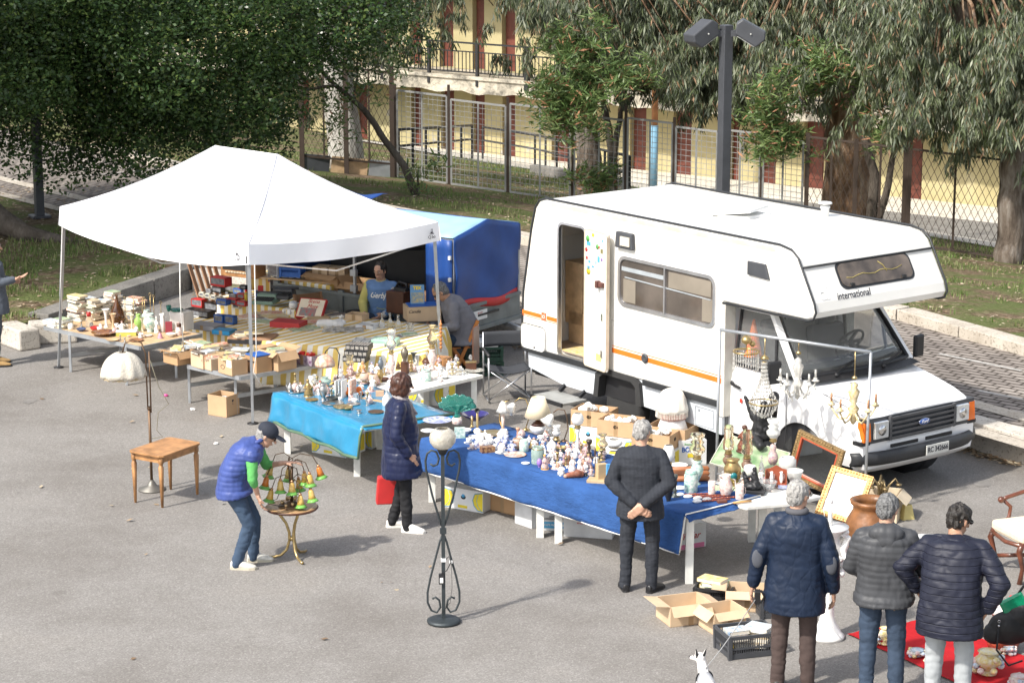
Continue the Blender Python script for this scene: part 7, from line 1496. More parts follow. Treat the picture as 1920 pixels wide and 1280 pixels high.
# box with brass fittings right of the pot
c=P(1653,975); t=carton('cream cardboard box full of brass lamp arms beside the gilt frame',V(c.x,c.y+.1,0),.42,.34,.3,R(-20),M('cream_card',(.6,.5,.36),.8))
for k in range(5):
 q=MB(M('antique_brass',(.25,.19,.1),.45,.7)); a=k*1.25; q.tube([(0,0,.0),(.05*math.cos(a),.05*math.sin(a),.16),(.12*math.cos(a),.1*math.sin(a),.24),(.16*math.cos(a),.14*math.sin(a),.17)],.012,6); q.lathe([(0,0),(.03,0),(.035,.02),(0,.025)],8,c=(.16*math.cos(a),.14*math.sin(a),.16)); q.lathe(prof('candlestick',.06,.2),10); o=q.build('lamp_arm',loc=(t.location.x+.03*math.cos(a*2),t.location.y+.03*math.sin(a),.2),label='tarnished brass lamp arm jumbled in the cream cardboard box',cat='lamp arm',group='brass lamp arms in the cream box')
single('wooden_wedge','wood block','pale yellow wooden wedge on the asphalt right of the cream box',MB(M('yellow_wood',(.6,.5,.2),.7)).box((0,0,.08),(.14,.1,.16),taper=.6),P(1700,972),.4)
# red cloth with painted ceramics at the lower right
rcl=[P(1588,1190),P(1740,1160),P(1990,1180),P(2100,1300),P(1900,1330),P(1720,1245)]; q=MB(cloth_mat('red_felt',(.42,.01,.015),.9,5,.4,.02)); cc_=sum(rcl,Vector())/6
pts=[p-cc_ for p in rcl]; q.grid(lambda u,v:tuple((pts[0].lerp(pts[5].lerp(pts[4],max(0,u*2-1)) if u>.5 else pts[0].lerp(pts[5],u*2),1) if False else (pts[0].lerp(pts[4],u)).lerp(pts[1].lerp(pts[3],u),v))+Vector((0,0,.014+.012*noise.noise(Vector((u*9,v*9,0)))))),24,14)
single('floor_cloth','cloth','red felt cloth spread on the ground under painted ceramics',q,cc_)
pc=[M('glazed_yellow',(.7,.55,.15),.25,vs=30,col2=(.75,.7,.6)),M('glazed_pink',(.7,.4,.4),.25,vs=30,col2=(.8,.78,.7)),M('glazed_blue',(.3,.45,.65),.25,vs=30,col2=(.8,.78,.7))]
def blob(label,loc,w,h,seed,n=14,name='painted_ceramic'):
 r=random.Random(seed); q=MB(china); q.lathe(prof('urn',w*.9,h),16,pc[seed%3])
 for k in range(n): a=r.uniform(0,6.28); z=r.uniform(.05,.8)*h; q.ball((w*.42*math.cos(a),w*.42*math.sin(a),z),(w*.13,w*.13,w*.11),7,5,pc[k%3])
 return single(name,'ceramic',label,q,loc)
for k,(x,y,w_,h_,lb) in enumerate([(1853,1262,.27,.22,'bulky painted fruit tureen on the red cloth behind the pale trousers'),(1640,1205,.12,.14,'small white and green glazed ceramic behind the jeans on the red cloth'),(1720,1228,.18,.06,'flat yellow and blue flower ceramic on the red cloth between the two men'),(1745,1243,.13,.05,'flat white flower ceramic beside the pale grey trousers'),(1910,1285,.2,.1,'yellow and blue flower ceramic at the lower right corner'),(1890,1224,.15,.08,'small painted ceramic on the red cloth below the black bag'),(1660,1207,.15,.17,'white domed ceramic seen between the blue jeans legs')]): blob(lb,P(x,y,.02),w_,h_,k)
q=MB(china); c=P(1880,1215,.02); q.lathe([(0,0),(.13,0),(.16,.1),(.13,.25),(.1,.3),(.12,.34),(0,.36)],20,M('dark_glaze',(.05,.02,.02),.2,vs=18,col2=(.6,.15,.08)))
q.lathe([(.1,.3),(.14,.38),(.12,.42),(.08,.4)],20,china);
for k in range(7): a=k*.9; q.ball((.13*math.cos(a),.13*math.sin(a),.45),.026,8,6,M('red_glaze',(.6,.03,.03),.2)); q.tube([(.09*math.cos(a),.09*math.sin(a),.38),(.13*math.cos(a),.13*math.sin(a),.44)],.014,6,china)
for k in range(6): a=k*1.05; q.tube([(.16*math.cos(a)+.03*math.cos(b_),.16*math.sin(a),.16+.04*math.sin(b_)) for b_ in [i*.8 for i in range(8)]],.009,5,pc[k%3])
single('painted_jar','ceramic','tall Sicilian style painted jar with a crown of red balls at the right',q,c)
# things behind the men
c=P(1745,1020,.42); t=thing('low_table','white oval low table half hidden between the two men at the right','table',V(c.x,c.y,0)); q=MB(white); q.lathe([(0,.42),(.24,.42),(.25,.44),(.24,.455),(0,.455)],30,sx=1.5); q.build('tabletop',t)
for s in(-1,1): q=MB(white); q.beam((s*.2,0,0),(s*.2,0,.42),.04); q.build('leg',t)
c=P(1625,1120); q=MB(M('pale_green_glass',(.5,.65,.58),.1,trans=.5)); q.lathe([(0,.3),(.14,.3),(.2,.34),(.19,.345),(0,.31)],24); q.lathe([(0,0),(.05,0),(.03,.3)],12); single('glass_side_table','table','small glass topped stand left of the grey puffer man',q,V(c.x,c.y,0))
# boxes of books at the bottom
K=zz(1200,1000,4.571)
def bp(x,y): return P(*K(x,y))
c=bp(400,780); carton('large torn cardboard box lying open on the ground left of the crates',V(c.x-.02,c.y+.15,0),.42,.34,.2,R(20),card2,group=None)
c=bp(700,860); carton('cardboard box with red papers and tape next to the grey crate',V(c.x+.02,c.y+.17,0),.34,.3,.21,R(24),card2)
c=bp(900,700); carton('battered open cardboard box behind the grey crate near the leash man',V(c.x+.05,c.y+.25,0),.42,.3,.2,R(-8),card2)
c=bp(650,600); crate('black plastic crate of old books behind the torn cardboard boxes',V(c.x,c.y+.12,0),.36,.26,.15,R(-15),black)
pile(V(c.x,c.y+.12,.12),3,'on the black crate behind the torn boxes','old books on the black crate',.24,.17,.05,R(-20),3,(.03,.045))
c=bp(930,1080); cr=V(c.x,c.y+.22,0); crate('dark grey slatted plastic crate filled with old books in front of the leash man',cr,.48,.36,.22,R(17),dgrey)
pile(cr+V(-.05,-.02,.05),4,'in the dark grey slatted crate','old books in the grey crate',.24,.17,.06,R(10),5,(.035,.05)); pile(cr+V(.13,.05,.05),4,'in the dark grey slatted crate','old books in the grey crate',.22,.16,.04,R(-30),6,(.04,.05)); pile(cr+V(-.12,.08,.04),2,'in the dark grey slatted crate','old books in the grey crate',.22,.16,.02,R(60),7,(.04,.05))
c=bp(1085,740); crate('open lidded dark crate standing behind the brown trousers',V(c.x+.12,c.y+.2,0),.4,.3,.18,R(10),dgrey)
c=bp(700,720); book((c.x+.02,c.y+.1,.06),.2,.14,.03,.4,redb,'red book at the bottom of the taped cardboard box',None)
# boxes under the tables
U=zz(780,720,4.571)
def up_(x,y): return P(*U(x,y))
c=up_(500,1080); banana('white and yellow banana box under the left part of the long blue table',V(c.x-.02,c.y+.18,0),R(-30))
c=up_(815,1120); carton('plain brown cardboard box under the long blue table between two legs',V(c.x,c.y+.2,0),.38,.3,.3,R(-40),card3,closed=True,flaps=False)
c=up_(1030,1225); carton('white cardboard box with rope and red stamp under the blue table',V(c.x,c.y+.16,0),.36,.28,.27,R(40),M('grey_white_card',(.6,.61,.62),.8),closed=True,flaps=False,marks=lambda t,w,d,h:text('KG 12',.05,redb,t,(-.05,-d/2-.003,.07),ROT((1,0,0),(0,0,1))))
def pasta(t,w,d,h):
 q=MB(skyb); q.box((0,-d/2-.002,h*.18),(w*.96,.002,h*.2)); q.build('blue_band',t); q=MB(M('navy_print',(.03,.08,.2),.6)); q.box((0,-d/2-.002,h*.72),(.12,.002,.12),ry=R(45)); q.build('diamond_print',t)
 text('PASTE FROLLE & DESSERT',.032,white,t,(0,-d/2-.005,h*.18),ROT((1,0,0),(0,0,1)),sx=.75); text('CONTIENE\n8 CONFEZIONI DA KG 1',.024,ink,t,(-.04,-d/2-.003,h*.4),ROT((1,0,0),(0,0,1)),sx=.8); text('IRIS',.05,M('orange_print',(.7,.35,.05),.6),t,(0,-d/2-.005,h*.74),ROT((1,0,0),(0,0,1)))
 q=MB(ink)
 for k in range(8): q.box((w*.3+k*.008,-d/2-.002,h*.42),(.004,.002,.05))
 q.build('barcode',t)
c=up_(1225,1260); carton('white box with blue band lettering under the blue table',V(c.x,c.y+.14,0),.33,.26,.36,R(-8),M('grey_white_card',(.6,.61,.62)),closed=True,flaps=False,marks=pasta)
c=up_(1500,1310); carton('big plain white cardboard box with red print under the right blue table',V(c.x,c.y+.14,0),.52,.34,.3,R(-12),M('grey_white_card',(.6,.61,.62)),closed=True,flaps=False,marks=lambda t,w,d,h:text('Handle\nwith care',.04,redb,t,(-.12,-d/2-.003,.18),ROT((1,0,0),(0,0,1)),align='LEFT'))
c=P(1278,1030); carton('white and pink fruit box behind the right leg of the blue table',V(c.x,c.y+.16,0),.42,.32,.26,R(28),M('white_card',(.72,.73,.72)),closed=True,flaps=False,holes=True,marks=lambda t,w,d,h:(text('di Mar',.1,redb,t,(-.0,-d/2-.003,.14),ROT((1,0,0),(0,0,1)),shear=.4),MB(pink).box((0,-d/2-.002,.03),(w*.9,.002,.05)).build('pink_band',t),MB(yellow).box((-w*.3,-d/2-.0015,.17),(w*.2,.002,.12)).build('yellow_print',t)))
c=P(615,850); banana('white and yellow banana box under the turquoise table, the left one',V(c.x+.12,c.y+.1,0),R(-32))
c=P(700,842); t_b=banana('white and yellow banana box under the turquoise table, the right one',V(c.x-.12,c.y+.25,0),R(-25),.4,.36)
b2_=banana('white and yellow banana box stacked on another under the turquoise table',V(c.x-.12,c.y+.25,.245),R(-23),.4,.36)
c=P(727,832); carton('grey lidded box marked 87 behind the banana boxes',V(c.x-.02,c.y+.3,0),.24,.26,.34,R(-10),M('pale_grey_card',(.5,.5,.48),.8),closed=True,flaps=False,marks=lambda t,w,d,h:text('87',.08,ink,t,(.02,-d/2-.003,.24),ROT((1,0,0),(0,0,1))))
c=P(805,800); banana('white and yellow banana box behind the teal glass bowl, under the white table',V(c.x+.02,c.y+.5,.2),R(-22),.48,.38,.26)
q=MB(galv);
c=P(417,782); t=carton('small cardboard box with wine glass mark standing alone on the asphalt',V(c.x,c.y+.16,0),.3,.26,.27,R(-32),card,flaps=False,marks=lambda t,w,d,h:(MB(ink).lathe([(.0,0),(.015,0),(.003,.006),(.003,.03),(.02,.045),(.018,.06),(0,.06)],10,c=(w/2+.0,0,.15),sx=.1).build('glass_mark',t)))
pile(t.location+V(0,0,.17),3,'in the small box on the asphalt','magazines in the small floor box',.2,.15,.02,R(-30),11,(.01,.02))
# boxes beside the camper
Z6=zz(1060,700,4.571)
bxs=[((105,430),.0,'brown fruit box of wrapped glassware, leftmost beside the camper',.2),((240,510),.0,'brown fruit box with heart shaped hand holes, middle one beside the camper',.2),((450,600),.0,'brown fruit box half hidden by the pinstripe man, third beside the camper',.2)]
bn=[P(1090,832),P(1128,850)]
rzb=math.atan2(VF.y,VF.x)
def bxrow(px,py,zb,label,w=.5,d=.36,h=.2):
 c=P(px,py,zb); return V(c.x,c.y,zb)
for k,(px,py) in enumerate(((1100,835),(1150,855),(1215,880))):
 c=P(px,py); banana(['white and yellow banana box under the leftmost fruit box by the camper','white and yellow banana box under the middle fruit box by the camper','white and yellow banana box under the right fruit box by the camper'][k],V(c.x+.1,c.y+.18,0),R(-26),.5,.38,.22)
 o=carton(['brown fruit box of paper wrapped glassware, leftmost of three by the camper','brown fruit box of paper wrapped glassware, middle one of three by the camper','brown fruit box of paper wrapped glassware, rightmost of three by the camper'][k],V(c.x+.1,c.y+.2,.225),.48,.34,.19,R(-26),card,flaps=False,holes=True)
 r=random.Random(k)
 for j in range(9): crumpled(V(c.x+.1+r.uniform(-.15,.15),c.y+.2+r.uniform(-.1,.1),.34+r.uniform(0,.03)),r.uniform(.07,.12),r.uniform(.06,.1),'bundle of glassware wrapped in newspaper in a fruit box by the camper','wrapped glassware in the fruit boxes',paper_w if j%2 else M('newsprint',(.5,.5,.47),.8,vs=60,col2=(.75,.74,.7)),k*10+j)
c=P(1262,868); bb=V(c.x,c.y+.2,0); carton('tall brown cardboard box holding white lampshades against the camper',bb,.5,.4,.42,R(-28),card,flaps=False,holes=True)
c=P(1288,862); carton('white fruit box with blue BONITA lettering below the lampshades',V(c.x+.02,c.y-.1,0),.34,.26,.3,R(12),M('white_card',(.72,.73,.72)),closed=True,flaps=False,marks=lambda t,w,d,h:(text('BONITA',.085,blue,t,(0,-d/2-.003,.19),ROT((1,0,0),(0,0,1)),bold=.002,sx=.85),text('Premium Fruit',.035,green,t,(0,-d/2-.003,.255),ROT((1,0,0),(0,0,1))),MB(yellow).box((0,-d/2-.002,.12),(.12,.002,.05)).build('sun_print',t)))
shd=M('cream_pleated_fabric',(.78,.74,.66),.9,vs=4,bump=.3,bs=50)
q=MB(M('white_lampshade',(.84,.83,.82),.8)); q.lathe([(.2,0),(.12,.24),(.115,.24),(.19,0)],30,flute=.03,fn=8); single('lampshade','lampshade','plain white conical lampshade stacked under the fringed ones',q,bb+V(0,0,.3))
q=MB(M('red_flower_fabric',(.5,.1,.08),.9,vs=30,col2=(.75,.6,.5))); q.lathe([(.16,0),(.15,.1),(.145,.1)],30); single('lampshade','lampshade','red flowered lampshade with fringe between two pale lampshades',q,bb+V(0,0,.5))
q=MB(shd); q.lathe([(.19,0),(.185,.05),(.16,.16),(.12,.24),(.06,.27),(.0,.275)],40,flute=.035,fn=10); tt=thing('lampshade','cream pleated dome lampshade with fringe, topmost of the stack by the camper','lampshade',bb+V(-.01,0,.58)); q.build('dome',tt); q=MB(shd);
for k in range(60): a=2*math.pi*k/60; q.beam((.188*math.cos(a),.188*math.sin(a),.01),(.19*math.cos(a),.19*math.sin(a),-.06),.006)
q.build('fringe',tt)
# crates by the trailer
c=P(905,705); g1=V(c.x,c.y+.15,0); crate('dark green plastic crate beside the orange folding chair, lower one',g1,.5,.36,.2,R(10),M('dark_green_plastic',(.015,.05,.035),.5),'dark green crates'); crate('dark green plastic crate stacked on top of another beside the orange chair',g1+V(0,0,.205),.5,.36,.2,R(8),M('dark_green_plastic',(.015,.05,.035),.5),'dark green crates')
single('polystyrene_box','box','white polystyrene tray on the green crates by the trailer',MB(white).box((0,0,.03),(.36,.26,.08)),g1+V(.02,.02,.4),.1,bevel=.01)
# trailer contents and board
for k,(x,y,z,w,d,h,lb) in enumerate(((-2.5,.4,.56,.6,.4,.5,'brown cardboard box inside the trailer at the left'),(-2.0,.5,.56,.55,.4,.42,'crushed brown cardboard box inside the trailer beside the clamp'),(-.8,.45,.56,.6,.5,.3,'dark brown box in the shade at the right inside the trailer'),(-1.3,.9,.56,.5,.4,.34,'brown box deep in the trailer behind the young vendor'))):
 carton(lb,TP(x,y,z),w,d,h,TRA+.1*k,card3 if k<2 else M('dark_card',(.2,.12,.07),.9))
bd0=PY(560,505,33.0); t=thing('board_table','plywood board on dark trestles behind the stall holding book boxes','table',V(-2.9,33.2,0),R(-20)); q=MB(wood_l); q.box((0,0,.95),(1.35,.6,.02)); q.build('board',t)
for s in(-1,1): q=MB(black); q.box((s*.5,0,.47),(.05,.5,.93)); q.build('trestle',t)
for k,(dx,lb) in enumerate(((.45,'pale cardboard box at the right end of the plywood board behind the stall'),(.2,'pale cardboard box in the middle of the plywood board behind the stall'))): carton(lb,V(-2.9,33.2,.965)+V(dx*.94,-dx*.34,0),.24,.22,.17,R(-15-k*8),card2,flaps=False,closed=True)
for k in range(4): pile(V(-3.35+.16*k,33.2+.0*k-.03*k,.965),2,'on the plywood board behind the stall','magazines on the plywood board',.2,.15,.03,k,20+k,(.01,.02),name='magazine')
# planks leaning
for k in range(5):
 q=MB(M('brown_plank',(.3,.17,.1),.8,var=.3)); a=P(398+k*6,560,.0); a=V(-4.35+.09*k,33.3,0); q.beam(a,a+V(-.42,.25,1.35),.07,.02); single('plank','plank','brown wooden plank leaning in the bundle behind the toy boxes',q,(0,0,0),group='leaning plank bundle')
# lawn litter on the asphalt
for (px,py,m,lb) in ((311,743,M('pink_litter',(.8,.1,.35),.5),'crumpled bright pink wrapper on the asphalt left of the tent pole'),(361,769,paper_w,'tiny white paper scrap on the asphalt near the book table'),(405,833,paper_w,'small white paper scrap on the asphalt left of the bending man')): crumpled(P(px,py),.06,.03,lb,None,m,px)
# ---------------- wares on the tables ----------------
SEED=[0]
def put(f,k,zs,rows,group=None):
 for row in rows:
  kd,x,y,w,h,ms,lb=row[:7]; o=row[7] if len(row)>7 else {}
  SEED[0]+=1; L,s=spot(f,k,x,y,w,o.pop('z',zs) if 'z' in o else zs); wm,hm=w*s,h*s*1.0
  if kd in('plate','bowl','cupsaucer') : hm=max(.02,h*s-.26*wm) if kd!='cupsaucer' else h*s*.85
  else: hm=max(.02,hm-.12*wm)
  if kd=='lamp': oil_lamp(lb,L,wm,hm,ms[0],ms[1] if len(ms)>1 else None,o.get('ch','chim'),o.get('gl'),o.get('group'),o.get('bk','urn'),o.get('bh',.42))
  else: ware(kd,lb,L,wm,hm,ms,o.get('rz',rnd.uniform(-.5,.5)),SEED[0],o.get('group',group),o.get('name'),o.get('cat'))
fm1=(china_m,china,skin); fm2=(M('brown_resin',(.2,.11,.06),.5,vs=30,var=.4),china_m,skin); fm3=(china,china,china);
# --- table D, left under the tent
D=zz(0,450,4); kD=4
put(D,kD,ZD,[
('jar',527,672,44,50,(china,),'small white jar at the left end of the folding table'),
('ashtray' if 0 else 'bowl',603,692,78,42,(M('blue_grey_glass',(.1,.13,.25),.15,trans=.3),),'blue grey glass ashtray left of the red wire holder'),
('bottle',665,655,52,130,(glass,red),'clear bottle in a red wire holder at the left of the folding table'),
('bowl',706,690,76,52,(redb,),'red enamel bowl behind the large amber bowl'),
('trumpet',792,662,62,150,(china,),'tall white trumpet vase left of the brown teardrop bottle'),
('trumpet',845,672,56,125,(M('beige_marbled',(.6,.42,.25),.3,vs=20),),'beige marbled trumpet vase in front of the brown teardrop bottle'),
('teardrop',872,640,118,235,(amber,),'large brown teardrop glass bottle, tallest thing on the folding table'),
('bowl',762,735,196,80,(M('dark_rimmed_amber',(.4,.17,.04),.2,vs=9,col2=(.08,.02,.01),coat=.6),),'large amber bowl with dark drips on its rim'),
('box',936,728,150,52,(M('yellow_green_box',(.5,.5,.1),.5),paper_w),'yellow green box in front of the decanters',{'name':'gift_box'}),
('bowl',836,768,100,40,(wood_l,),'small pale wooden bowl at the front edge of the folding table'),
('plate',1012,768,112,34,(M('brown_dish',(.3,.12,.05),.3),),'brown ceramic dish at the front of the folding table'),
('teapot',908,675,84,56,(china,),'small white teapot with brown base near the decanters'),
('flask',940,625,38,95,(glass,),'slim clear glass decanter behind the white teapot'),
('vase',1035,690,66,140,(M('green_square_vase',(.3,.5,.12),.3),),'lime green vase with white rim left of the patterned vases'),
('trumpet',988,690,40,135,(M('bone_glaze',(.7,.62,.45),.3),),'narrow bone coloured vase left of the lime green vase'),
('trumpet',1064,690,48,110,(M('bone_glaze',(.7,.62,.45)),),'short flared bone coloured vase in front of the patterned vases'),
('vase',1097,640,78,120,(china_g,china),'white and green patterned vase, the rear one of the pair'),
('vase',1120,700,104,155,(china_g,china),'white and green patterned vase with wide belly, the front one of the pair'),
('fig',1172,700,42,135,fm3,'slim white porcelain figure right of the patterned vases'),
('pitcher',1216,695,60,150,(china,),'tall white jug shaped like a swan neck next to the red box'),
('box',1264,702,52,92,(M('maroon_book',(.3,.04,.06),.5),),'maroon box standing upright before the white carton',{'name':'upright_box'}),
('bell',1198,740,48,58,(M('pink_glass',(.7,.35,.45),.2,trans=.3),),'small pink glass bell at the front edge'),
('bowl',1274,732,78,46,(china,),'small white bowl at the right front of the folding table'),
('bottle',1340,718,56,105,(china_f,wood_d),'painted oil bottle with dark stopper at the right end of the folding table'),
('candlestick',900,752,30,44,(silver,),'little silver cup at the front of the folding table, left one'),
('candlestick',934,770,34,40,(silver,),'little silver cup at the front of the folding table, right one'),
('plate',1105,730,70,26,(china_f,),'small flowered dish behind the pink bell'),
])
c,s=spot(D,4,1350,690,150,ZD); q=MB(M('white_carton_board',(.78,.76,.72),.7)); q.box((0,0,.13),(.26,.2,.26)); single('carton','carton','plain white carton carrying teal glass at the right of the folding table',q,c+V(0,.05,0),R(-35),bevel=.003)
put(D,4,ZD+.26,[('plate',1312,545,110,45,(teal,),'teal glass dish on top of the white carton'),('cup',1262,540,50,52,(teal,),'teal glass cup beside the dish on the white carton')])
for k,(x,y,h) in enumerate(((940,560,165),(1004,560,170),(1070,556,160),(1086,545,150),(1130,550,185),(1155,552,172),(1208,552,125))):
 c,s=spot(D,4,x,y+50,20,ZD); q=MB(brass); hh=h*s; q.lathe([(0,0),(.035,0),(.01,.02),(0,.02)],12); q.tube([(0,0,.01),(0,0,hh)],.005,6); q.tube([(.018*math.cos(a),0,hh+.018+.018*math.sin(a)) for a in [i*.7 for i in range(9)]],.004,5,closed=True); q.ball((0,0,hh*.5),.01,7,5)
 single('brass_stand','stand','thin brass stand with ring top in the row behind the vases',q,c,group='thin brass stands in a row')
dd=dB-dA;
for k,(x,y,n,w,g) in enumerate(((460,655,5,.24,0),(585,600,13,.26,1),(690,600,12,.24,1),(660,575,10,.22,1),(760,580,9,.22,1),(980,560,9,.25,2),(850,560,13,.22,2),(1020,555,8,.24,2),(400,650,3,.26,0))):
 c,s=spot(D,4,x,y,40,ZD); lbs=['at the left corner of the folding table','at the back left of the folding table','behind the brown teardrop bottle']
 pile(c,n,lbs[g],['thin books at the left corner','paperbacks stacked at the back left','paperbacks stacked behind the brown bottle'][g],w,.17,.025,R(-35),30+k,(.018,.034))
# --- table E: boxes of books
E_=zz(100,560,3.2)
LB=[('white printed cardboard box of books second from the left',905,412,.27,.24,.19,card2,None),('small plain cardboard box of books at the front edge',960,425,.2,.22,.15,card2,None),('brown cardboard box with oval mark and white slip at the front corner',1075,452,.3,.24,.2,card,'oval'),('blue topped cardboard box lettered BABYCLEAN',1228,440,.25,.24,.21,card3,'BABYCLEAN'),('wide open cardboard box of comics behind the tent pole',1345,420,.38,.3,.24,card,'bars'),('frayed cardboard box of magazines at the left end of the book table',748,390,.3,.26,.17,card3,None)]
for k,(lb,x,y,w,d,h,m,mk) in enumerate(LB):
 c,s=spot(E_,3.2,x,y,90,ZE); c=c+V(0,-.03,0)
 def mks(t,w,d,h,mk=mk):
  if mk=='oval': q=MB(ink); q.T=Matrix.Translation((-.05,-d/2-.002,h*.45))@Matrix.Rotation(math.pi/2,4,'X'); q.tube([(.04*math.cos(a),.025*math.sin(a),0) for a in [i*.35 for i in range(18)]],.003,4,closed=True); q.build('oval_mark',t); q=MB(paper_w); q.box((w*.3,-d/2-.003,h*.75),(.1,.002,.09)); q.build('paper_slip',t)
  if mk=='BABYCLEAN': text('BABYCLEAN',.034,ink,t,(0,-d/2-.003,h*.68),ROT((1,0,0),(0,0,1)),bold=.0008)
  if mk=='bars':
   q=MB(ink)
   for j in range(7): q.box((-.06+j*.02,-d/2-.002,h*.25),(.012,.002,.03))
   q.build('printed_marks',t)
 carton(lb,c,w,d,h,R(-48 if k<4 else -45)+R(0),m,flaps=k in(4,5),marks=mks,closed=mk=='BABYCLEAN')
 if mk=='BABYCLEAN': single('folder','folder','dark blue flat lid lying on the BABYCLEAN box',MB(blue).box((0,0,.008),(w*.95,d*.95,.014)),c+V(0,0,h+.002),R(-48))  # the box's flat blue lid, filed as a folder
 else:
  for j in range(3):
   a=rnd.uniform(-.4,.4); pile(c+V(rnd.uniform(-.05,.05),rnd.uniform(-.05,.05),h*.72),3,'in the '+lb.split(' box')[0]+' box','books inside the '+lb.split(' box')[0]+' box',.2,.14,.05,a+j,50+k*5+j,(.012,.03))
for k,(x,y) in enumerate(((800,300),(870,285),(940,300),(1010,290),(1080,300),(1140,315),(900,330),(1100,330),(1010,330),(830,262))):
 c,s=spot(E_,3.2,x,y+70,60,ZE); pile(c+V(0,.12,0),6,'in heap %d behind the cardboard boxes'%(k+1) if 0 else 'heaped behind the cardboard boxes','comic books heaped behind the boxes',.21,.15,.06,rnd.uniform(-1,1),90+k,(.015,.035))
c,s=spot(E_,3.2,1180,290,120,ZE+.18); t=thing('suitcase','flat old brown suitcase with dark edge carrying papers behind the boxes','suitcase',c+V(0,.25,-.02),R(-12)); q=MB(M('suitcase_brown',(.28,.16,.09),.6)); q.box((0,0,.05),(.6,.36,.09)); q.build('case',t,bevel=.015); q=MB(black); q.box((0,-.182,.04),(.58,.006,.05)); q.box((0,-.19,.07),(.1,.02,.02)); q.build('dark_edge',t)
pile(c+V(-.05,.25,.075),3,'on the flat brown suitcase','booklets on the brown suitcase',.22,.15,.12,.3,77,(.01,.02))
c,s=spot(E_,3.2,1525,400,120,ZE); t=carton('dark purple patterned tray box with red items at the right end of the book table',c,.34,.24,.13,R(-38),M('purple_diamond_print',(.12,.04,.12),.6,vs=22,col2=(.5,.45,.5)),flaps=False)
for k in range(9): q=MB(M('red_toy_plastic',(.6,.04,.03),.35)); q.box((0,0,.02),(.09,.04,.04)); single('red_trinket','trinket','small red trinket in the dark purple tray box',q,c+V(rnd.uniform(-.1,.1),rnd.uniform(-.07,.07),.09+.01*(k%3)),rnd.uniform(0,3),group='red trinkets in the purple tray',bevel=.006)
# --- toy cars on the steps
T6=zz(340,450,6)
def toybox(x,y,w,h,z,m,lb,rz=-.6,wm=cello,car=True,txt=None,dy=0):
 L,s=spot(T6,6,x,y,w,z); W_=w*s; Hh=max(.05,h*s*.8); t=thing('toy_car_box',lb,'toy car box',L+V(0,dy,0),rz,'boxed toy cars on the striped steps'); D_=min(.16,W_*.55)
 q=MB(m); q.box((0,0,.006),(W_,D_,.012)); q.box((0,D_/2-.004,Hh/2),(W_,.008,Hh)); q.box((0,0,Hh-.006),(W_,D_,.012)); q.box((-W_/2+.006,0,Hh/2),(.012,D_,Hh)); q.box((W_/2-.006,0,Hh/2),(.012,D_,Hh)); q.box((0,-D_/2+.003,Hh*.12),(W_,.006,Hh*.24)); q.build('box_shell',t)
 q=MB(wm); q.box((0,-D_/2+.004,Hh*.6),(W_*.94,.004,Hh*.72)); q.build('window',t)
 if car: q=MB(random.Random(x).choice([redb,silver,blue,black,M('toy_green',(.05,.2,.1),.3)])); q.box((0,0,Hh*.35),(W_*.7,D_*.5,Hh*.2)); q.box((-.0,0,Hh*.52),(W_*.36,D_*.42,Hh*.2),taper=.8); q.build('toy_car',t,bevel=.004)
 if txt: text(txt,Hh*.2,white,t,(0,-D_/2-.002,Hh*.12),ROT((1,0,0),(0,0,1)),bold=.001)
bkp=M('black_gloss_card',(.015,.015,.02),.3,coat=.3); crm=M('cream_card_toy',(.72,.68,.56),.5);
for r_ in [(435,535,220,130,RZ[2],red,'red boxed toy car, top of the steps at the left'),(410,600,140,80,RZ[1],bkp,'low black boxed toy car under the red one on the upper step'),(600,600,230,85,RZ[1],M('olive_card',(.2,.2,.12),.5),'long olive boxed toy car on the upper step'),
 (232,640,74,62,RZ[1],crm,'little cream boxed car, first from the left in the row'),(298,655,74,62,RZ[1],crm,'little cream boxed car, second from the left in the row'),(364,672,74,62,RZ[1],crm,'little cream boxed car, third from the left in the row'),(425,688,74,62,RZ[1],crm,'little cream boxed car, fourth from the left in the row'),(484,700,70,60,RZ[1],crm,'little cream boxed car, last in the row'),(310,600,70,55,RZ[1],M('grey_card',(.3,.3,.32),.5),'tiny grey boxed car behind the cream row'),
 (190,765,160,115,RZ[0],red,'red edged boxed car at the left of the lower step'),(350,812,180,120,RZ[0],bkp,'black boxed red car in the middle of the lower step'),(575,728,150,75,RZ[1],red,'flat red boxed car above the white hexagon box'),(520,830,150,80,RZ[0],red,'red boxed car left of the white hexagon box'),(640,845,140,70,RZ[0],red,'red and black boxed car below the white hexagon box'),(760,825,120,55,RZ[0],red,'small red boxed car beside the tent pole'),(622,775,95,75,RZ[0]+.12,crm,'white hexagonal boxed car on top of red ones'),
 (430,940,130,115,RZ[0],blue,'blue boxed lorry at the front of the lower step, left one'),(552,955,130,120,RZ[0],blue,'blue boxed lorry at the front of the lower step, right one'),(700,560,90,60,RZ[2],bkp,'small black boxed car near the radio'),(580,655,95,50,RZ[1],M('grey_card',(.3,.3,.32)),'grey clear boxed car next to the cream row')]: toybox(*r_)
toybox(190,890,340,95,RZ[0],bkp,'long black boxed toy aeroplane at the left end of the lower step',txt='MINICRAFT')
L,s=spot(T6,6,280,1020,300,RZ[0]); carton('grey tray box with model parts at the front of the toy display',L+V(0,-.05,-.0),.42,.26,.07,R(-30),M('grey_card',(.3,.3,.32)),flaps=False,closed=True,cat='tray box');
L,s=spot(T6,6,480,1060,220,RZ[0]); carton('bright blue tray box at the front corner of the toy display',L+V(0,-.08,-.0),.28,.2,.06,R(-25),M('bright_blue_card',(.02,.25,.5),.4),flaps=False,closed=True,cat='tray box')
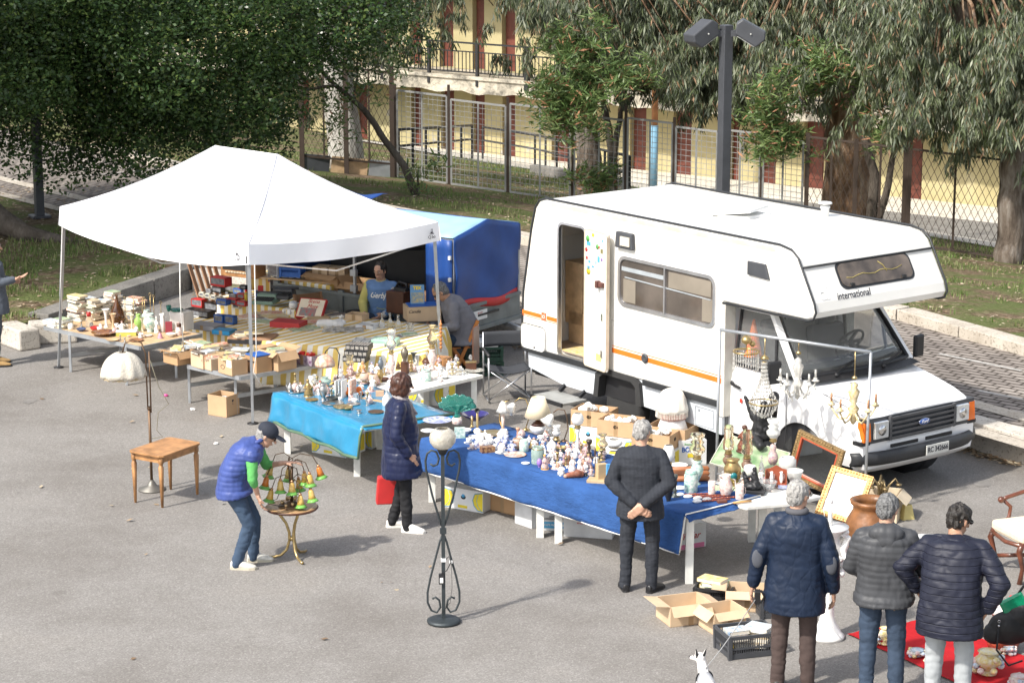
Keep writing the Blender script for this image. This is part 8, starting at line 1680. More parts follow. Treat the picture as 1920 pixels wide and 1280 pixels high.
# radio, typewriters, tins
L,s=spot(T6,6,700,470,380,RZ[2]); t=thing('radio','old wooden valve radio with dark dial on the top step of the display','radio',L+V(-.05,.2,.0),R(-28)); q=MB(wood); q.box((0,0,.17),(.62,.26,.34)); q.build('cabinet',t,bevel=.012); q=MB(black); q.box((-.04,-.132,.2),(.46,.008,.2)); q.build('dial',t); q=MB(M('cream_keys',(.6,.55,.42),.4));
for k in range(8): q.box((-.2+.05*k,-.14,.075),(.035,.02,.02))
q.build('keys',t)
L,s=spot(T6,6,1220,545,300,RZ[2]-.1); single('black_case','case','black ribbed case on the striped cloth behind the green typewriter',MB(black).box((0,0,.06),(.34,.24,.12)),L+V(-.1,.3,0),R(-20),bevel=.01)
L,s=spot(T6,6,1030,520,140,RZ[2]-.05); t=thing('doll_box','upright red box with clear front holding a figure beside the radio','toy box',L+V(-.0,.25,0),R(-25)); q=MB(red); q.box((0,.05,.14),(.18,.02,.28)); q.box((0,0,.005),(.18,.12,.01)); q.box((.085,0,.14),(.01,.12,.28)); q.box((0,0,.275),(.18,.12,.01)); q.build('box_shell',t); q=MB(cello); q.box((-.005,-.055,.14),(.17,.004,.26)); q.build('window',t)
L,s=spot(T6,6,1220,430,190,RZ[2]+.1); crate('navy blue wire basket with odds and ends behind the red figure box',L+V(0,.3,-.05),.3,.2,.14,R(-15),blue,name='basket')
def typew(lb,L,m,rz):
 t=thing('typewriter',lb,'typewriter',L,rz); q=MB(m); q.prism([(-.16,-.17),(.16,-.17),(.16,.14),(-.16,.14)],0,.05); q.box((0,.07,.08),(.32,.16,.08),taper=.85); q.build('casing',t,bevel=.012,fixn=True); q=MB(black)
 for r_ in range(4):
  for k in range(9): q.box((-.12+.03*k,-.13+.035*r_,.055+.008*r_),(.02,.02,.015))
 q.build('keys',t); q=MB(dgrey); q.tube([(-.2,.11,.12),(.2,.11,.12)],.02,10); q.build('carriage',t)
L,s=spot(T6,6,935,745,250,ZS); typew('portable green grey typewriter on the striped cloth beside the tent pole',L+V(0,.1,0),M('typewriter_green',(.18,.28,.22),.4),R(-15))
L,s=spot(T6,6,1040,640,190,ZS+.1); typew('small black typewriter behind the green one on the striped cloth',L+V(.1,.1,-.05),dgrey,R(-15))
put(T6,6,RZ[1],[('jar',728,695,42,110,(M('yellow_tin',(.6,.42,.03),.4),blue),'yellow tin with blue cap left of the tent pole',{'name':'tin'}),('bottle',850,655,44,95,(M('blue_bottle',(.05,.1,.4),.3),white),'blue plastic bottle with white cap right of the tent pole'),('box',892,635,58,125,(red,),'tall red tin box behind the blue bottle',{'name':'tin_box'})])
put(T6,6,ZS,[('jar',1255,770,95,85,(white,blue),'white enamel pot with blue rim left of the teapot',{'name':'enamel_pot'}),('teapot',1420,725,110,70,(white,),'white enamel teapot next to the striped cloth fold'),('mug',1212,845,66,72,(white,),'white enamel mug in front of the enamel pot'),('mug',1150,825,50,46,(white,),'second smaller white enamel mug beside the newspapers'),
 ('box',1190,1010,370,110,(M('red_game_box',(.42,.03,.03),.5),),'large red game box lying open on the striped cloth',{'name':'game_box','rz':-.35}),('teapot',1800,890,100,56,(china,),'small white china teapot near the edge of the trailer')])
L,s=spot(T6,6,1420,900,330,ZS); t=thing('board_game','cream and red game box lid with red title leaning on its box','board game',L+V(.03,.1,.09),R(-22)); t.rotation_euler=(R(52),0,R(-22)); q=MB(M('red_game_box',(.42,.03,.03))); q.box((0,0,.0),(.4,.3,.05)); q.build('lid',t); q=MB(M('game_cover_cream',(.75,.68,.55),.5)); q.box((0,0,.0265),(.37,.27,.003)); q.build('cover',t); q=MB(M('game_picture',(.1,.3,.3),.5,vs=30,col2=(.5,.1,.1))); q.box((-.03,-.06,.0285),(.24,.12,.003)); q.build('picture',t); text('Scena\nMuse',.075,redb,t,(.02,.065,.0295),ROT((1,0,0),(0,1,0)),shear=.3)  # lid of the red game box, filed as a board game
for k,(x,y) in enumerate(((860,880),(960,900),(1060,870),(800,850),(900,935),(1480,940),(1560,900),(1440,1000),(1360,1020),(1640,830),(1700,860),(1560,850),(760,880),(1000,840),(1120,900))):
 L,s=spot(T6,6,x,y,60,ZS); pile(L+V(0,.02,0),2,'spread on the yellow striped cloth','papers spread on the striped cloth',.3,.22,.03,rnd.uniform(-1,1),120+k,(.006,.012),name='magazine')
L,s=spot(T6,6,1320,1040,240,ZS); pile(L,2,'before the red game box','pink magazines before the game box',.28,.2,.04,.2,141,(.006,.01),name='magazine')
L,s=spot(T6,6,1700,1010,280,ZS); q=MB(M('floral_rag',(.68,.69,.7),.9,vs=14,col2=(.8,.78,.76))); q.cap((-.17,0,.05),(.12,.02,.06),.055,.045); q.ball((.05,0,.05),(.1,.07,.06)); remesh(q,'bundled_cloth',.009,None,3,lambda c_:.01*noise.noise(c_*20),q.mats[0],label='bundled white flowered rag on the striped cloth',cat='cloth').location=L
# --- striped table, right part
C3=zz(580,450,4.571); k3=4.571
L,s=spot(C3,k3,960,712,300,ZS); bx_=L+V(0,.02,0); t=carton('cardboard box carrying the comic album at the right end of the striped table',bx_,.46,.32,.2,R(14),card2,closed=True,flaps=False,marks=lambda t,w,d,h:(text('Candia',.06,ink,t,(-w*.3,-d/2-.003,h*.72),ROT((1,0,0),(0,0,1)),shear=.4),MB(pink).lathe([(0,0),(.04,0),(0,.001)],12,c=(0,-d/2-.03,-1)).T and None))
single('blue_folder','folder','dark blue folder on top of the comic box',MB(blue).box((0,0,.006),(.4,.26,.012)),bx_+V(.0,.0,.202),R(14))
t=thing('comic_album','upright comic album with yellow title and desert picture on the cardboard box','comic album',bx_+V(-.06,-.02,.216),R(6)); t.rotation_euler=(R(-10),0,R(6)); q=MB(M('comic_sky_blue',(.12,.3,.55),.4)); q.box((0,0,.13),(.19,.02,.26)); q.build('cover',t); q=MB(M('comic_scene',(.6,.45,.15),.4,vs=26,col2=(.1,.25,.4))); q.box((0,-.011,.085),(.17,.003,.14)); q.build('picture',t); text('TEX',.06,M('title_yellow',(.8,.6,.05),.4),t,(0,-.013,.215),ROT((1,0,0),(0,0,1)),bold=.004)
L,s=spot(C3,k3,775,645,150,ZS); t=thing('wooden_case','dark brown wooden case with dark contents left of the comic album','case',L+V(0,.12,0),R(-35)); q=MB(wood_d); q.box((0,0,.15),(.3,.26,.3)); q.build('case_body',t,bevel=.006); q=MB(black); q.box((.03,0,.32),(.2,.12,.05)); q.tube([(-.08,0,.32),(-.02,0,.42),(.1,0,.4),(.12,0,.33)],.018,6); q.build('case_lid',t)
for lb,x,y,w,d,h,m in (('shallow tan box with yellow trinkets on the striped table',405,700,.26,.2,.09,card2),('flat white tray box with dark contents next to the tan box',500,770,.26,.22,.06,M('grey_white_card',(.6,.61,.62)))):
 L,s=spot(C3,k3,x,y,150,ZS); carton(lb,L,w,d,h,R(-25),m,flaps=False);
 for j in range(4): single('trinket','trinket','small trinket inside the shallow open boxes on the striped table',MB(brass if w==.26 and d==.2 else black).box((0,0,.01),(.04,.025,.02)),L+V(rnd.uniform(-.08,.08),rnd.uniform(-.05,.05),.01),rnd.uniform(0,3),group='trinkets in the shallow boxes',bevel=.003)
put(C3,k3,ZS,[('flask',622,760,56,140,(glass,),'clear cut glass decanter, left one behind the pale box'),('flask',690,755,64,135,(glass,),'clear cut glass decanter, middle one'),('flask',760,765,70,130,(glass,),'clear cut glass decanter, right one beside the cardboard box'),('jar',862,790,72,80,(glass,),'clear glass jar before the comic box'),('plate',640,605,140,40,(M('green_mosaic',(.15,.25,.18),.4,vs=40,col2=(.5,.5,.4)),),'green mosaic plate lying before the seated vendor')])
L,s=spot(C3,k3,510,940,290,ZS); t=thing('organiser_tray','large white plastic organiser tray with clear compartments on the striped table','tray',L+V(0,.1,0),R(-12)); q=MB(M('cloudy_plastic',(.7,.7,.68),.25,trans=.3)); q.box((0,0,.01),(.46,.3,.015));
for i in range(5): q.box((-.225+i*.1125,0,.03),(.006,.3,.045))
for i in range(3): q.box((0,-.147+i*.147,.03),(.46,.006,.045))
q.build('tray',t)
for j in range(3):
 L,s=spot(C3,k3,390,1080,240,ZT); t=thing('cassette_rack','black rack of cassettes in the stack of three on the front table','cassette rack',L+V(.02*j,.12,.075*j+.003),R(-14),'stack of black cassette racks'); q=MB(black); q.box((0,0,.035),(.3,.2,.07)); q.build('rack',t); q=MB(M('cassette_label',(.5,.48,.42),.5,vs=50,col2=(.1,.08,.08)));
 for i in range(8): q.box((-.13+i*.037,0,.0715),(.022,.18,.004))
 for i in range(5): q.box((-.12+i*.06,-.101,.035),(.045,.003,.04))
 q.build('cassettes',t)
L,s=spot(C3,k3,640,1000,220,ZT); t=thing('mint_box','mint green lidded box with lettering on the striped cloth','box',L+V(0,.25,.07),R(-10)); q=MB(M('mint_plastic',(.35,.55,.45),.4)); q.box((0,0,.04),(.34,.22,.08)); q.build('box_body',t,bevel=.01); q=MB(M('mint_label',(.6,.7,.6),.5,vs=40,col2=(.2,.4,.3))); q.box((-.05,0,.082),(.2,.15,.004)); q.build('label_print',t)
q=MB(M('clear_sheet',(.75,.75,.73),.15,trans=.6)); q.grid(lambda u,v:((u-.5)*.55,(v-.5)*.34,.02+.025*abs(noise.noise(Vector((u*7,v*6,2))))),18,12); L,s=spot(C3,k3,280,820,260,ZS); single('plastic_bag','plastic bag','crumpled clear plastic bag on the striped cloth left of the organiser tray',q,L+V(0,.1,0))
q=MB(M('clear_sheet',(.75,.75,.73))); q.grid(lambda u,v:((u-.5)*.4,(v-.5)*.2,.02+.03*abs(noise.noise(Vector((u*7,v*6,5))))),18,12); L,s=spot(C3,k3,540,590,260,ZS); single('plastic_bag','plastic bag','pale yellow plastic bag in front of the seated young vendor',q,L)
L,s=spot(C3,k3,830,840,180,ZS); pile(L,3,'at the right end of the striped table','pale magazines at the right end',.24,.18,.05,.4,151,(.006,.012),name='magazine')
L,s=spot(C3,k3,1165,985,20,ZT);
# --- white table B and back rows (zoom 3 and 4)
A4=zz(480,640,4.571); k4=4.571
goldm=M('antique_gold',(.4,.28,.12),.4,.75,vs=20,var=.3); stonef=(M('sandstone',(.55,.42,.26),.6,vs=30,var=.3),)
put(C3,k3,ZT,[
('lamp',703,1190,86,430,(china_f,None),'tall porcelain oil lamp with clear chimney in the middle of the back row',{'ch':'chim2','gl':glass,'bh':.5}),
('lamp',1052,1120,100,400,(china_f,None),'tall oil lamp with white flowered font at the right near the candle stick',{'ch':'chim','gl':smoke,'bh':.48}),
('vase',815,1045,70,140,(M('pewter_grey',(.25,.22,.17),.4,.6),),'dark pewter vase with flared neck in the back row'),
('trumpet',893,1048,66,85,(M('dark_pewter',(.1,.11,.1),.4,.5),),'dark grey metal cup in the back row of the white table'),
('vase',610,1130,52,130,(M('blue_grey_pewter',(.2,.24,.28),.35,.5),),'slim blue grey metal vase left of the tall porcelain lamp'),
('fig',455,1155,80,120,(M('terracotta_orange',(.6,.33,.14),.5),)*3,'orange terracotta squirrel shaped figurine'),
('lamp',345,1160,76,180,(china_m,None),'short oil lamp with bell chimney behind the mosaic lamp',{'ch':'chim2','gl':smoke,'bh':.35}),
('urn',605,1225,64,120,(goldm,),'small gilt urn in front of the tall porcelain lamp'),
('box',818,1150,64,110,(wood_d,),'dark wooden house shaped box right of the tall lamp',{'name':'wooden_box'}),
('box',1135,1085,150,90,(wood,),'brown wooden casket at the back of the white table',{'name':'casket'}),
('ball',1005,1080,80,70,(wood_d,),'small dark brown barrel beside the brown casket',{'name':'barrel','cat':'barrel'}),
('jar',995,1215,100,110,(china_g,wood_d),'square painted tea jar with wooden lid on the white table'),
('ball',1030,1205,60,36,(china_f,),'small flowered porcelain dish before the tea jar',{'name':'porcelain_dish','cat':'dish'}),
('bottle',920,1195,90,50,(M('bone_glaze',(.7,.62,.45)),),'squat bone coloured pot behind the woman'),
('box',1385,1120,90,85,(wood_d,brass),'dark wooden coffee grinder box at the right end of the white table',{'name':'coffee_grinder'}),
('ball',1382,1030,34,50,(glass,),'small glass knob lamp behind the coffee grinder',{'name':'glass_ornament','cat':'ornament'}),
('plate',1415,1145,170,40,(M('jewel_tray',(.1,.09,.07),.4,vs=50,col2=(.6,.6,.55)),),'dark tray of round jewellery at the right end of the white table'),
('box',1255,1165,140,60,(glass,),'clear plastic box of small things on the white table',{'name':'clear_box','rz':.2}),
('lamp',470,1245,88,110,(china_m,None),'low lamp with round pinkish shade, left of a pair',{'ch':'globe','gl':M('pinkish_glass',(.75,.55,.42),.3,trans=.3),'bh':.2}),
('lamp',548,1255,88,110,(china_m,None),'low lamp with round pinkish shade, right of a pair',{'ch':'globe','gl':M('pinkish_glass',(.75,.55,.42)),'bh':.2}),
])
for k,(x,y,w,h,lb) in enumerate(((1090,1180,60,80,'small white and brown porcelain dog, first in the white animal cluster'),(1130,1150,60,80,'small white porcelain pigeon in the white animal cluster'),(1165,1190,60,90,'white figurine with black base at the front of the animal cluster'),(1195,1100,60,70,'small white porcelain figure at the back of the animal cluster'),(1240,1095,50,60,'tiny blue and white figure near the clear plastic box'),(1120,1215,55,60,'cream porcelain animal at the table edge of the white cluster'),(870,1110,60,70,'brown shell shaped trinket before the dark metal cup'),(760,1110,50,70,'small bronze bell near the wooden house box'))):
 put(C3,k3,ZT,[('fig',x,y,w,h,[fm1,fm3,(black,china,china),fm3,(china_b,china,china),fm1,fm2,(bronze,bronze,bronze)][k],lb)])
L,s=spot(C3,k3,1112,990,30,ZT); q=MB(orange_w); q.tube([(0,0,0),(0,0,.42)],.006,6); [q.ball((0,0,.06+.05*i),(.02,.02,.022),8,6) for i in range(7)]; single('wooden_bead_stick','stick','tall stick of turned wooden beads beside the right oil lamp',q,L+V(.02,.1,.02))
L,s=spot(C3,k3,1425,1080,20,ZT); q=MB(wood_d); q.box((0,0,.24),(.02,.2,.48)); q.box((-.012,0,.24),(.006,.16,.42),m=mirr); single('framed_panel','framed panel','narrow brown framed panel standing at the right end of the white table',q,L+V(.0,.08,0),R(-20))
# --- turquoise table
put(A4,k4,ZT,[
('plate',330,455,165,30,(silver,),'silver tray with little teapots at the left end of the turquoise table'),
('teapot',290,440,80,90,(silver,),'silver teapot on the tray, left one'),('teapot',360,440,80,75,(silver,),'silver teapot on the tray, right one'),
('candlestick',335,350,50,80,(brass,),'brass trumpet shaped candle holder at the back left'),
('fig',443,485,90,170,(goldm,)*3,'kneeling gilt cherub statue on the turquoise oilcloth'),('plate',475,522,112,34,(goldm,),'gilt shell dish at the foot of the cherub'),
('fig',550,440,70,110,(redb,china,skin),'red and white clown figurine behind the filigree piece'),('urn',575,515,80,165,(silver,),'tall silver filigree ornament in the left part'),
('vase',590,400,110,100,(M('pale_green_glass',(.5,.65,.58)),),'pale green glass vase behind the cherub'),
('bowl',650,520,110,60,(M('dark_pewter',(.1,.11,.1)),),'dark pewter bowl in the middle of the turquoise table'),('candlestick',640,470,40,70,(silver,),'little pewter candlestick, left of the books'),
('ball',700,470,80,70,(teal,),'dark teal glass ornament near the standing books',{'name':'glass_ornament','cat':'ornament'}),
('plate',650,560,190,26,(silver,),'oval silver filigree tray at the front left'),('plate',740,590,170,28,(brass,),'oval brass tray at the front edge'),('bowl',780,600,90,50,(brass,),'small brass footed bowl at the front edge'),('plate',830,560,120,40,(silver,),'tarnished silver dish in the middle front'),('candlestick',880,635,100,50,(silver,),'low pewter candle holder near the front edge'),('plate',1025,630,140,36,(bronze,),'bronze ornamental frame dish at the right front corner'),
('bottle',1120,560,80,150,(frost,),'frosted ribbed glass bottle beside the woman'),('box',1060,480,70,60,(M('tan_cube',(.6,.38,.24),.6),),'tan cube box behind the frosted bottle',{'name':'tan_box'}),
('fig',950,470,70,60,fm1,'small painted figurine group right of the orange toy cars'),('fig',900,420,60,70,fm1,'little porcelain shepherd behind the toy cars'),('figg',980,440,90,70,fm1,'cluster of painted porcelain figures behind the tan box'),('bowl',960,500,60,40,(china,),'tiny white china bowl near the tan box'),('candlestick',950,560,50,90,(silver,),'silver candlestick at the right of the oilcloth'),('cup',850,530,50,40,(china,),'small white cup beside the candle snuffers'),
('lamp',500,420,60,140,(china_m,None),'small oil lamp with green glass behind the cherub',{'ch':'chim','gl':glass,'bh':.3}),('figg',760,330,90,60,fm1,'row of small porcelain figures behind the standing books'),('figg',860,300,110,60,(goldm,china_m,china),'gilt and porcelain ornaments at the back of the turquoise table'),('figg',680,350,70,60,fm1,'little painted ornaments behind the arched lamp stand'),('plate',930,310,150,40,(M('ochre_plate',(.5,.35,.18),.5,vs=30),),'ochre plate at the back of the turquoise table'),('bowl',1090,350,120,50,(wood_d,),'dark wooden bowl behind the woman'),
])
for k,(x,m) in enumerate(((772,'orange toy car figurine, left of the two'),(882,'orange toy car figurine, right of the two'))):
 L,s=spot(A4,k4,x,475,80,ZT); t=thing('toy_car',m,'toy car',L,R(-70)); q=MB(orangep); q.box((0,0,.045),(.13,.07,.045)); q.box((-.005,0,.085),(.08,.065,.05),taper=.7); q.build('car_body',t,bevel=.014);
 for a in(-1,1):
  for b_ in(-1,1): q=MB(black); q.T=Matrix.Translation((a*.045,b_*.036,.02))@Matrix.Rotation(math.pi/2,4,'X'); q.lathe([(0,-.008),(.02,-.008),(.02,.008),(0,.008)],12); q.build('wheel',t)
for k,x in enumerate((700,730,755,820,835)):
 L,s=spot(A4,k4,x,485,20,ZT); single('standing_book','book','slim white picture book standing upright among the orange toy cars',MB([paper_w,print2,paper_w,paper_w,print1][k]).box((0,0,.11),(.012,.15,.22)),L,R(-20),group='books standing between the toy cars')
L,s=spot(A4,k4,1000,545,300,ZT); single('wooden_board','board','narrow pale wooden board lying across the right of the oilcloth',MB(M('tan_board',(.6,.36,.18),.6)).box((0,0,.008),(.34,.05,.014)),L,R(-35))
# mosaic lamp on arched black stand
L,s=spot(A4,k4,690,395,60,ZT); t=thing('arched_lamp','black arched lamp stand holding a leaded mosaic glass shade','table lamp',L+V(0,.15,0)); q=MB(black); q.lathe([(0,0),(.07,0),(.02,.03),(0,.03)],14); q.tube([(0,0,.02),(.01,0,.2),(.03,0,.36),(-.01,0,.44),(-.09,0,.45),(-.14,0,.4),(-.15,0,.36)],.007,6); q.build('stand',t); q=MB(M('mosaic_glass',(.75,.68,.5),.3,vs=24,col2=(.5,.15,.1))); q.lathe([(.12,.22),(.125,.26),(.09,.33),(.02,.37),(0,.37)],20,c=(-.15,0,0)); q.build('shade',t)
# --- long blue table
B5=zz(780,720,4.571)
put(B5,k4,ZT,[
('plate',180,350,260,60,(china_b,),'large blue and white china platter standing behind the round globe lamp'),('plate',100,425,130,36,(china,),'white china plate at the left end of the blue cloth'),('box',375,475,90,105,(china_g,),'square white porcelain box with green sprigs',{'name':'porcelain_box'}),('bowl',420,440,110,70,(china,),'white china bowl behind the porcelain box'),
('bowl',505,335,240,120,(cobalt,),'cobalt blue glass bowl with gilt rim behind the telephone'),('jar',352,350,90,70,(china_f,),'flowered china foot under the teal fan bowl'),
('plate',490,470,90,36,(china,),'round white china lid near the telephone'),('bottle',592,475,54,85,(china,),'white square china bottle behind the teacups'),('plate',660,460,230,40,(brass,),'brass dish with lamp parts behind the teacups'),
('plate',850,640,196,40,(M('rust_rim_china',(.75,.7,.62),.3,vs=24,col2=(.45,.15,.08)),),'oval china platter with rust red rim at the front of the blue table'),
('box',612,600,118,70,(M('maroon_gilt_box',(.06,.015,.015),.3,vs=40,col2=(.45,.25,.1)),),'maroon and gilt lidded box at the front of the teacups',{'name':'trinket_box'}),
('fig',822,590,104,110,(china_b,china_b,black),'white and blue porcelain elephant left of the tower lamp'),
('jar',870,570,92,110,(M('tan_tower',(.6,.4,.26),.5,vs=24,col2=(.2,.12,.1)),china),'painted castle tower ornament behind the elephant'),('candlestick',872,480,66,110,(M('terracotta_light',(.6,.32,.2),.5),),'pale terracotta ornament standing on the castle tower'),
('jar',925,590,80,120,(china_g,),'white and pale green pot right of the elephant'),('bell',1000,560,80,100,(brass,),'brass bell behind the glass dome'),('jar',1045,700,116,170,(M('pale_green_glass',(.5,.65,.58)),brass),'pale green glass domed jar in the front row'),('egg',1058,722,50,90,(purple,),'purple glazed egg at the front'),
('plate',938,698,76,36,(china,),'small oval porcelain plaque in the front row'),('fig',1105,745,80,150,(M('ochre_painted',(.6,.33,.06),.5),china_m,skin),'brown figurine group with yellow flowers at the front'),
('lamp',1385,600,110,360,(china,None),'white column lamp with frosted globe shade',{'ch':'globe','gl':frost,'bh':.62,'bk':'candlestick'}),('lamp',1205,510,76,165,(brass,None),'small brass lamp with frosted tulip chimney',{'ch':'chim2','gl':frost,'bh':.3}),
('lamp',1600,650,100,230,(china_f,None),'small oil lamp with amber tinted chimney near the books',{'ch':'chim','gl':smoke,'bh':.35}),('lamp',1700,590,150,120,(china,None),'low lamp with flat white shade behind the pinstripe man',{'ch':'globe','gl':china,'bh':.3}),
('bottle',1165,590,90,140,(china,),'white porcelain swan like ornament in the middle row'),('bowl',1250,600,100,80,(brass,),'dark brass footed bowl in the middle row'),('ball',1175,650,80,70,(china,),'round white porcelain bowl in the middle row',{'name':'porcelain_bowl','cat':'bowl'}),
('fig',1245,790,80,110,(silver,china,silver),'silver and white figure at the front, near the fallen doll'),('figg',1200,740,100,80,fm1,'group of small white biscuit figures in the front row'),('figg',1290,700,110,130,fm2,'dark clothed porcelain couple in the crowd of figurines'),('fig',1340,760,80,150,fm1,'porcelain lady with raised arm in the crowd of figurines'),('figg',1420,760,110,160,fm1,'cluster of cherubs with cream robes in the crowd'),('fig',1480,740,90,150,(goldm,china_m,skin),'golden robed figure beside the twisted column'),('fig',1370,640,70,130,fm3,'slender white figure behind the crowd of figurines'),('fig',1310,640,80,120,fm1,'painted lady figure behind the dark couple'),('figg',1120,690,80,70,fm1,'tiny porcelain animals behind the brown figurine group'),('figg',1090,610,90,80,fm3,'white porcelain doves beside the glass dome'),('fig',1420,690,70,130,fm2,'dark robed figurine behind the cherubs'),
('candlestick',1485,650,110,180,(M('dark_bronze',(.08,.06,.05),.4,.5),),'dark bronze twisted ornament with round top'),('candlestick',1535,800,36,260,(bronze,),'tall twisted bronze column right of the figurines'),
('box',1575,868,200,55,(M('gilt_book_end',(.5,.36,.2),.5),),'gilt wooden block lying before the upright books',{'name':'wooden_block'}),('box',1590,845,90,170,(M('gilt_book_end',(.5,.36,.2)),),'gilt carved book end in front of the blue book',{'name':'book_end'}),('box',1648,868,36,190,(M('sky_blue_print2',(.1,.35,.65),.5),),'bright blue upright book beside the pinstripe man',{'name':'book','cat':'book'}),
('bowl',1490,810,100,50,(glass,),'small clear glass bowl before the bronze column'),('fig',1500,790,60,90,(M('terracotta_light',(.6,.32,.2)),china_m,skin),'small bust in a clay pot before the bronze column'),
])
cups=[(450,500),(520,530),(560,540),(640,510),(700,520),(735,545),(670,560),(760,520),(480,550),(600,520),(770,480),(540,490)]
for k,(x,y) in enumerate(cups): put(B5,k4,ZT,[('cupsaucer',x,y+20,84,64,([china,china_b,china_f][k%3],),'white tea cup on its saucer among the crowded tea set',{'group':'tea cups of the crowded set'})])
put(B5,k4,ZT,[('cupsaucer',730,610,110,95,(china,),'white tea cup and saucer standing alone at the front beside the maroon box')])
L,s=spot(B5,k4,1370,820,110,ZT); q=MB(M('brown_robe',(.25,.09,.05),.6,vs=20,var=.4)); q.cap((-.08,0,.035),(.06,.01,.04),.03,.035); q.ball((.02,0,.05),(.05,.04,.04)); q.ball((-.11,-.01,.03),.022,m=skin); q.ball((.11,.02,.03),(.03,.02,.015),m=black); single('fallen_doll','doll','brown robed doll lying on its side at the front edge of the blue table',q,L,R(10))
# teal fan bowl
L,s=spot(B5,k4,352,350,90,ZT); t=thing('fan_bowl','large ruffled teal glass fan bowl on the blue cloth','glass bowl',L+V(0,.05,.07)); q=MB(teal); q.lathe([(0,0),(.05,.0),(.03,.03),(.03,.05),(.05,.07)],16); q.build('foot',t); q=MB(M('teal_glass_thin',(.12,.5,.42),.08,trans=.75)); q.grid(lambda u,v:((.03+.17*v+.015*math.sin(u*40)*v)*math.cos(math.pi*(1-u))*1.02,(.03+.03*v)*math.sin(u*math.pi*2)*.3,.06+(.16*v*math.sin(math.pi*u)**.6+.04*v)+.01*math.sin(u*44)*v),48,8); q.grid(lambda u,v:((.03+.13*v)*math.cos(math.pi*(1-u)),-.03-.03*v+.01*math.sin(u*30)*v,.06+(.06*v*math.sin(math.pi*u)**.6+.03*v)),30,6); q.build('fan',t,thick=.004)
# candlestick telephone
L,s=spot(B5,k4,525,430,100,ZT); t=thing('telephone','antique brass candlestick telephone with dial beside the cobalt bowl','telephone',L,R(-90)); q=MB(brass); q.lathe([(0,0),(.05,0),(.05,.03),(.02,.04),(.013,.06),(.013,.25),(0,.26)],16); q.build('stand',t); q=MB(black); q.T=Matrix.Translation((.0,0,.26))@Matrix.Rotation(R(80),4,'Y'); q.lathe([(0,0),(.012,0),(.03,.05),(.026,.05),(0,.02)],14); q.build('mouthpiece',t); q=MB(brass); q.tube([(.02,-.06,.2),(.02,-.06,.1)],.012,8); q.lathe([(.025,0),(.012,.03),(0,.03)],10,c=(.02,-.06,.07)); q.build('earpiece',t); q=MB(paper_w); q.T=Matrix.Translation((.055,0,.03))@Matrix.Rotation(R(60),4,'Y'); q.lathe([(0,0),(.04,0),(.04,.01),(0,.012)],18); q.build('dial',t)
# big table lamp
L,s=spot(B5,k4,1048,450,190,ZT); t=thing('table_lamp','table lamp with large cream shade and white and brown round base','table lamp',L,0); q=MB(china); q.lathe([(0,0),(.05,0),(.055,.01),(.09,.05),(.095,.08),(.07,.11),(.04,.12)],24); q.build('base',t); q=MB(M('brown_wood_turned',(.12,.05,.03),.3,coat=.4)); q.lathe([(.08,.1),(.06,.13),(.03,.15),(.015,.17),(.012,.21),(0,.21)],20); q.lathe([(.05,0),(.055,-.0),(.06,.012),(.03,.016)],20); q.build('neck',t); q=MB(M('cream_shade',(.85,.72,.5),.9)); q.lathe([(.155,.2),(.075,.42),(.073,.42),(.153,.2)],30); q.build('shade',t)
# bell flower lamps
for k,(x,y,lb) in enumerate(((745,420,'brass lamp with white scalloped glass bell shade left of the big cream lamp'),(940,400,'curved brass lamp with white flower glass tilted towards the left'),(1270,500,'tall curved dark brass lamp with glass flower shade right of the big cream lamp'))):
 L,s=spot(B5,k4,x,y,50,ZT); t=thing('table_lamp',lb,'table lamp',L); sg=-1 if k else 1; q=MB(brass if k<2 else bronze); q.lathe([(0,0),(.05,0),(.02,.025),(0,.03)],14)
 if k==0: q.tube([(0,0,.02),(0,0,.2)],.018,8,m=M('pink_marble',(.7,.55,.48),.3)); q.mat(brass)
 q.tube([(0.0,0,.02),(.04*sg*-1,0,.15),(.03*-sg,0,.28),(-.0*sg,0,.36),(.07*sg,0,.37),(.12*sg if k else -.03,0,.33)],.006,6); q.build('stand',t)
 q=MB(frost); xx,zz_=(.13*sg if k else 0),(.31 if k else .36); q.T=Matrix.Translation((xx,0,zz_))@Matrix.Rotation((-.6*sg if k else 0),4,'Y'); q.lathe([(.015,0),(.035,-.03),(.05,-.08),(.075,-.12),(.07,-.12),(.04,-.06)],20,flute=.08,fn=6); q.build('shade',t)
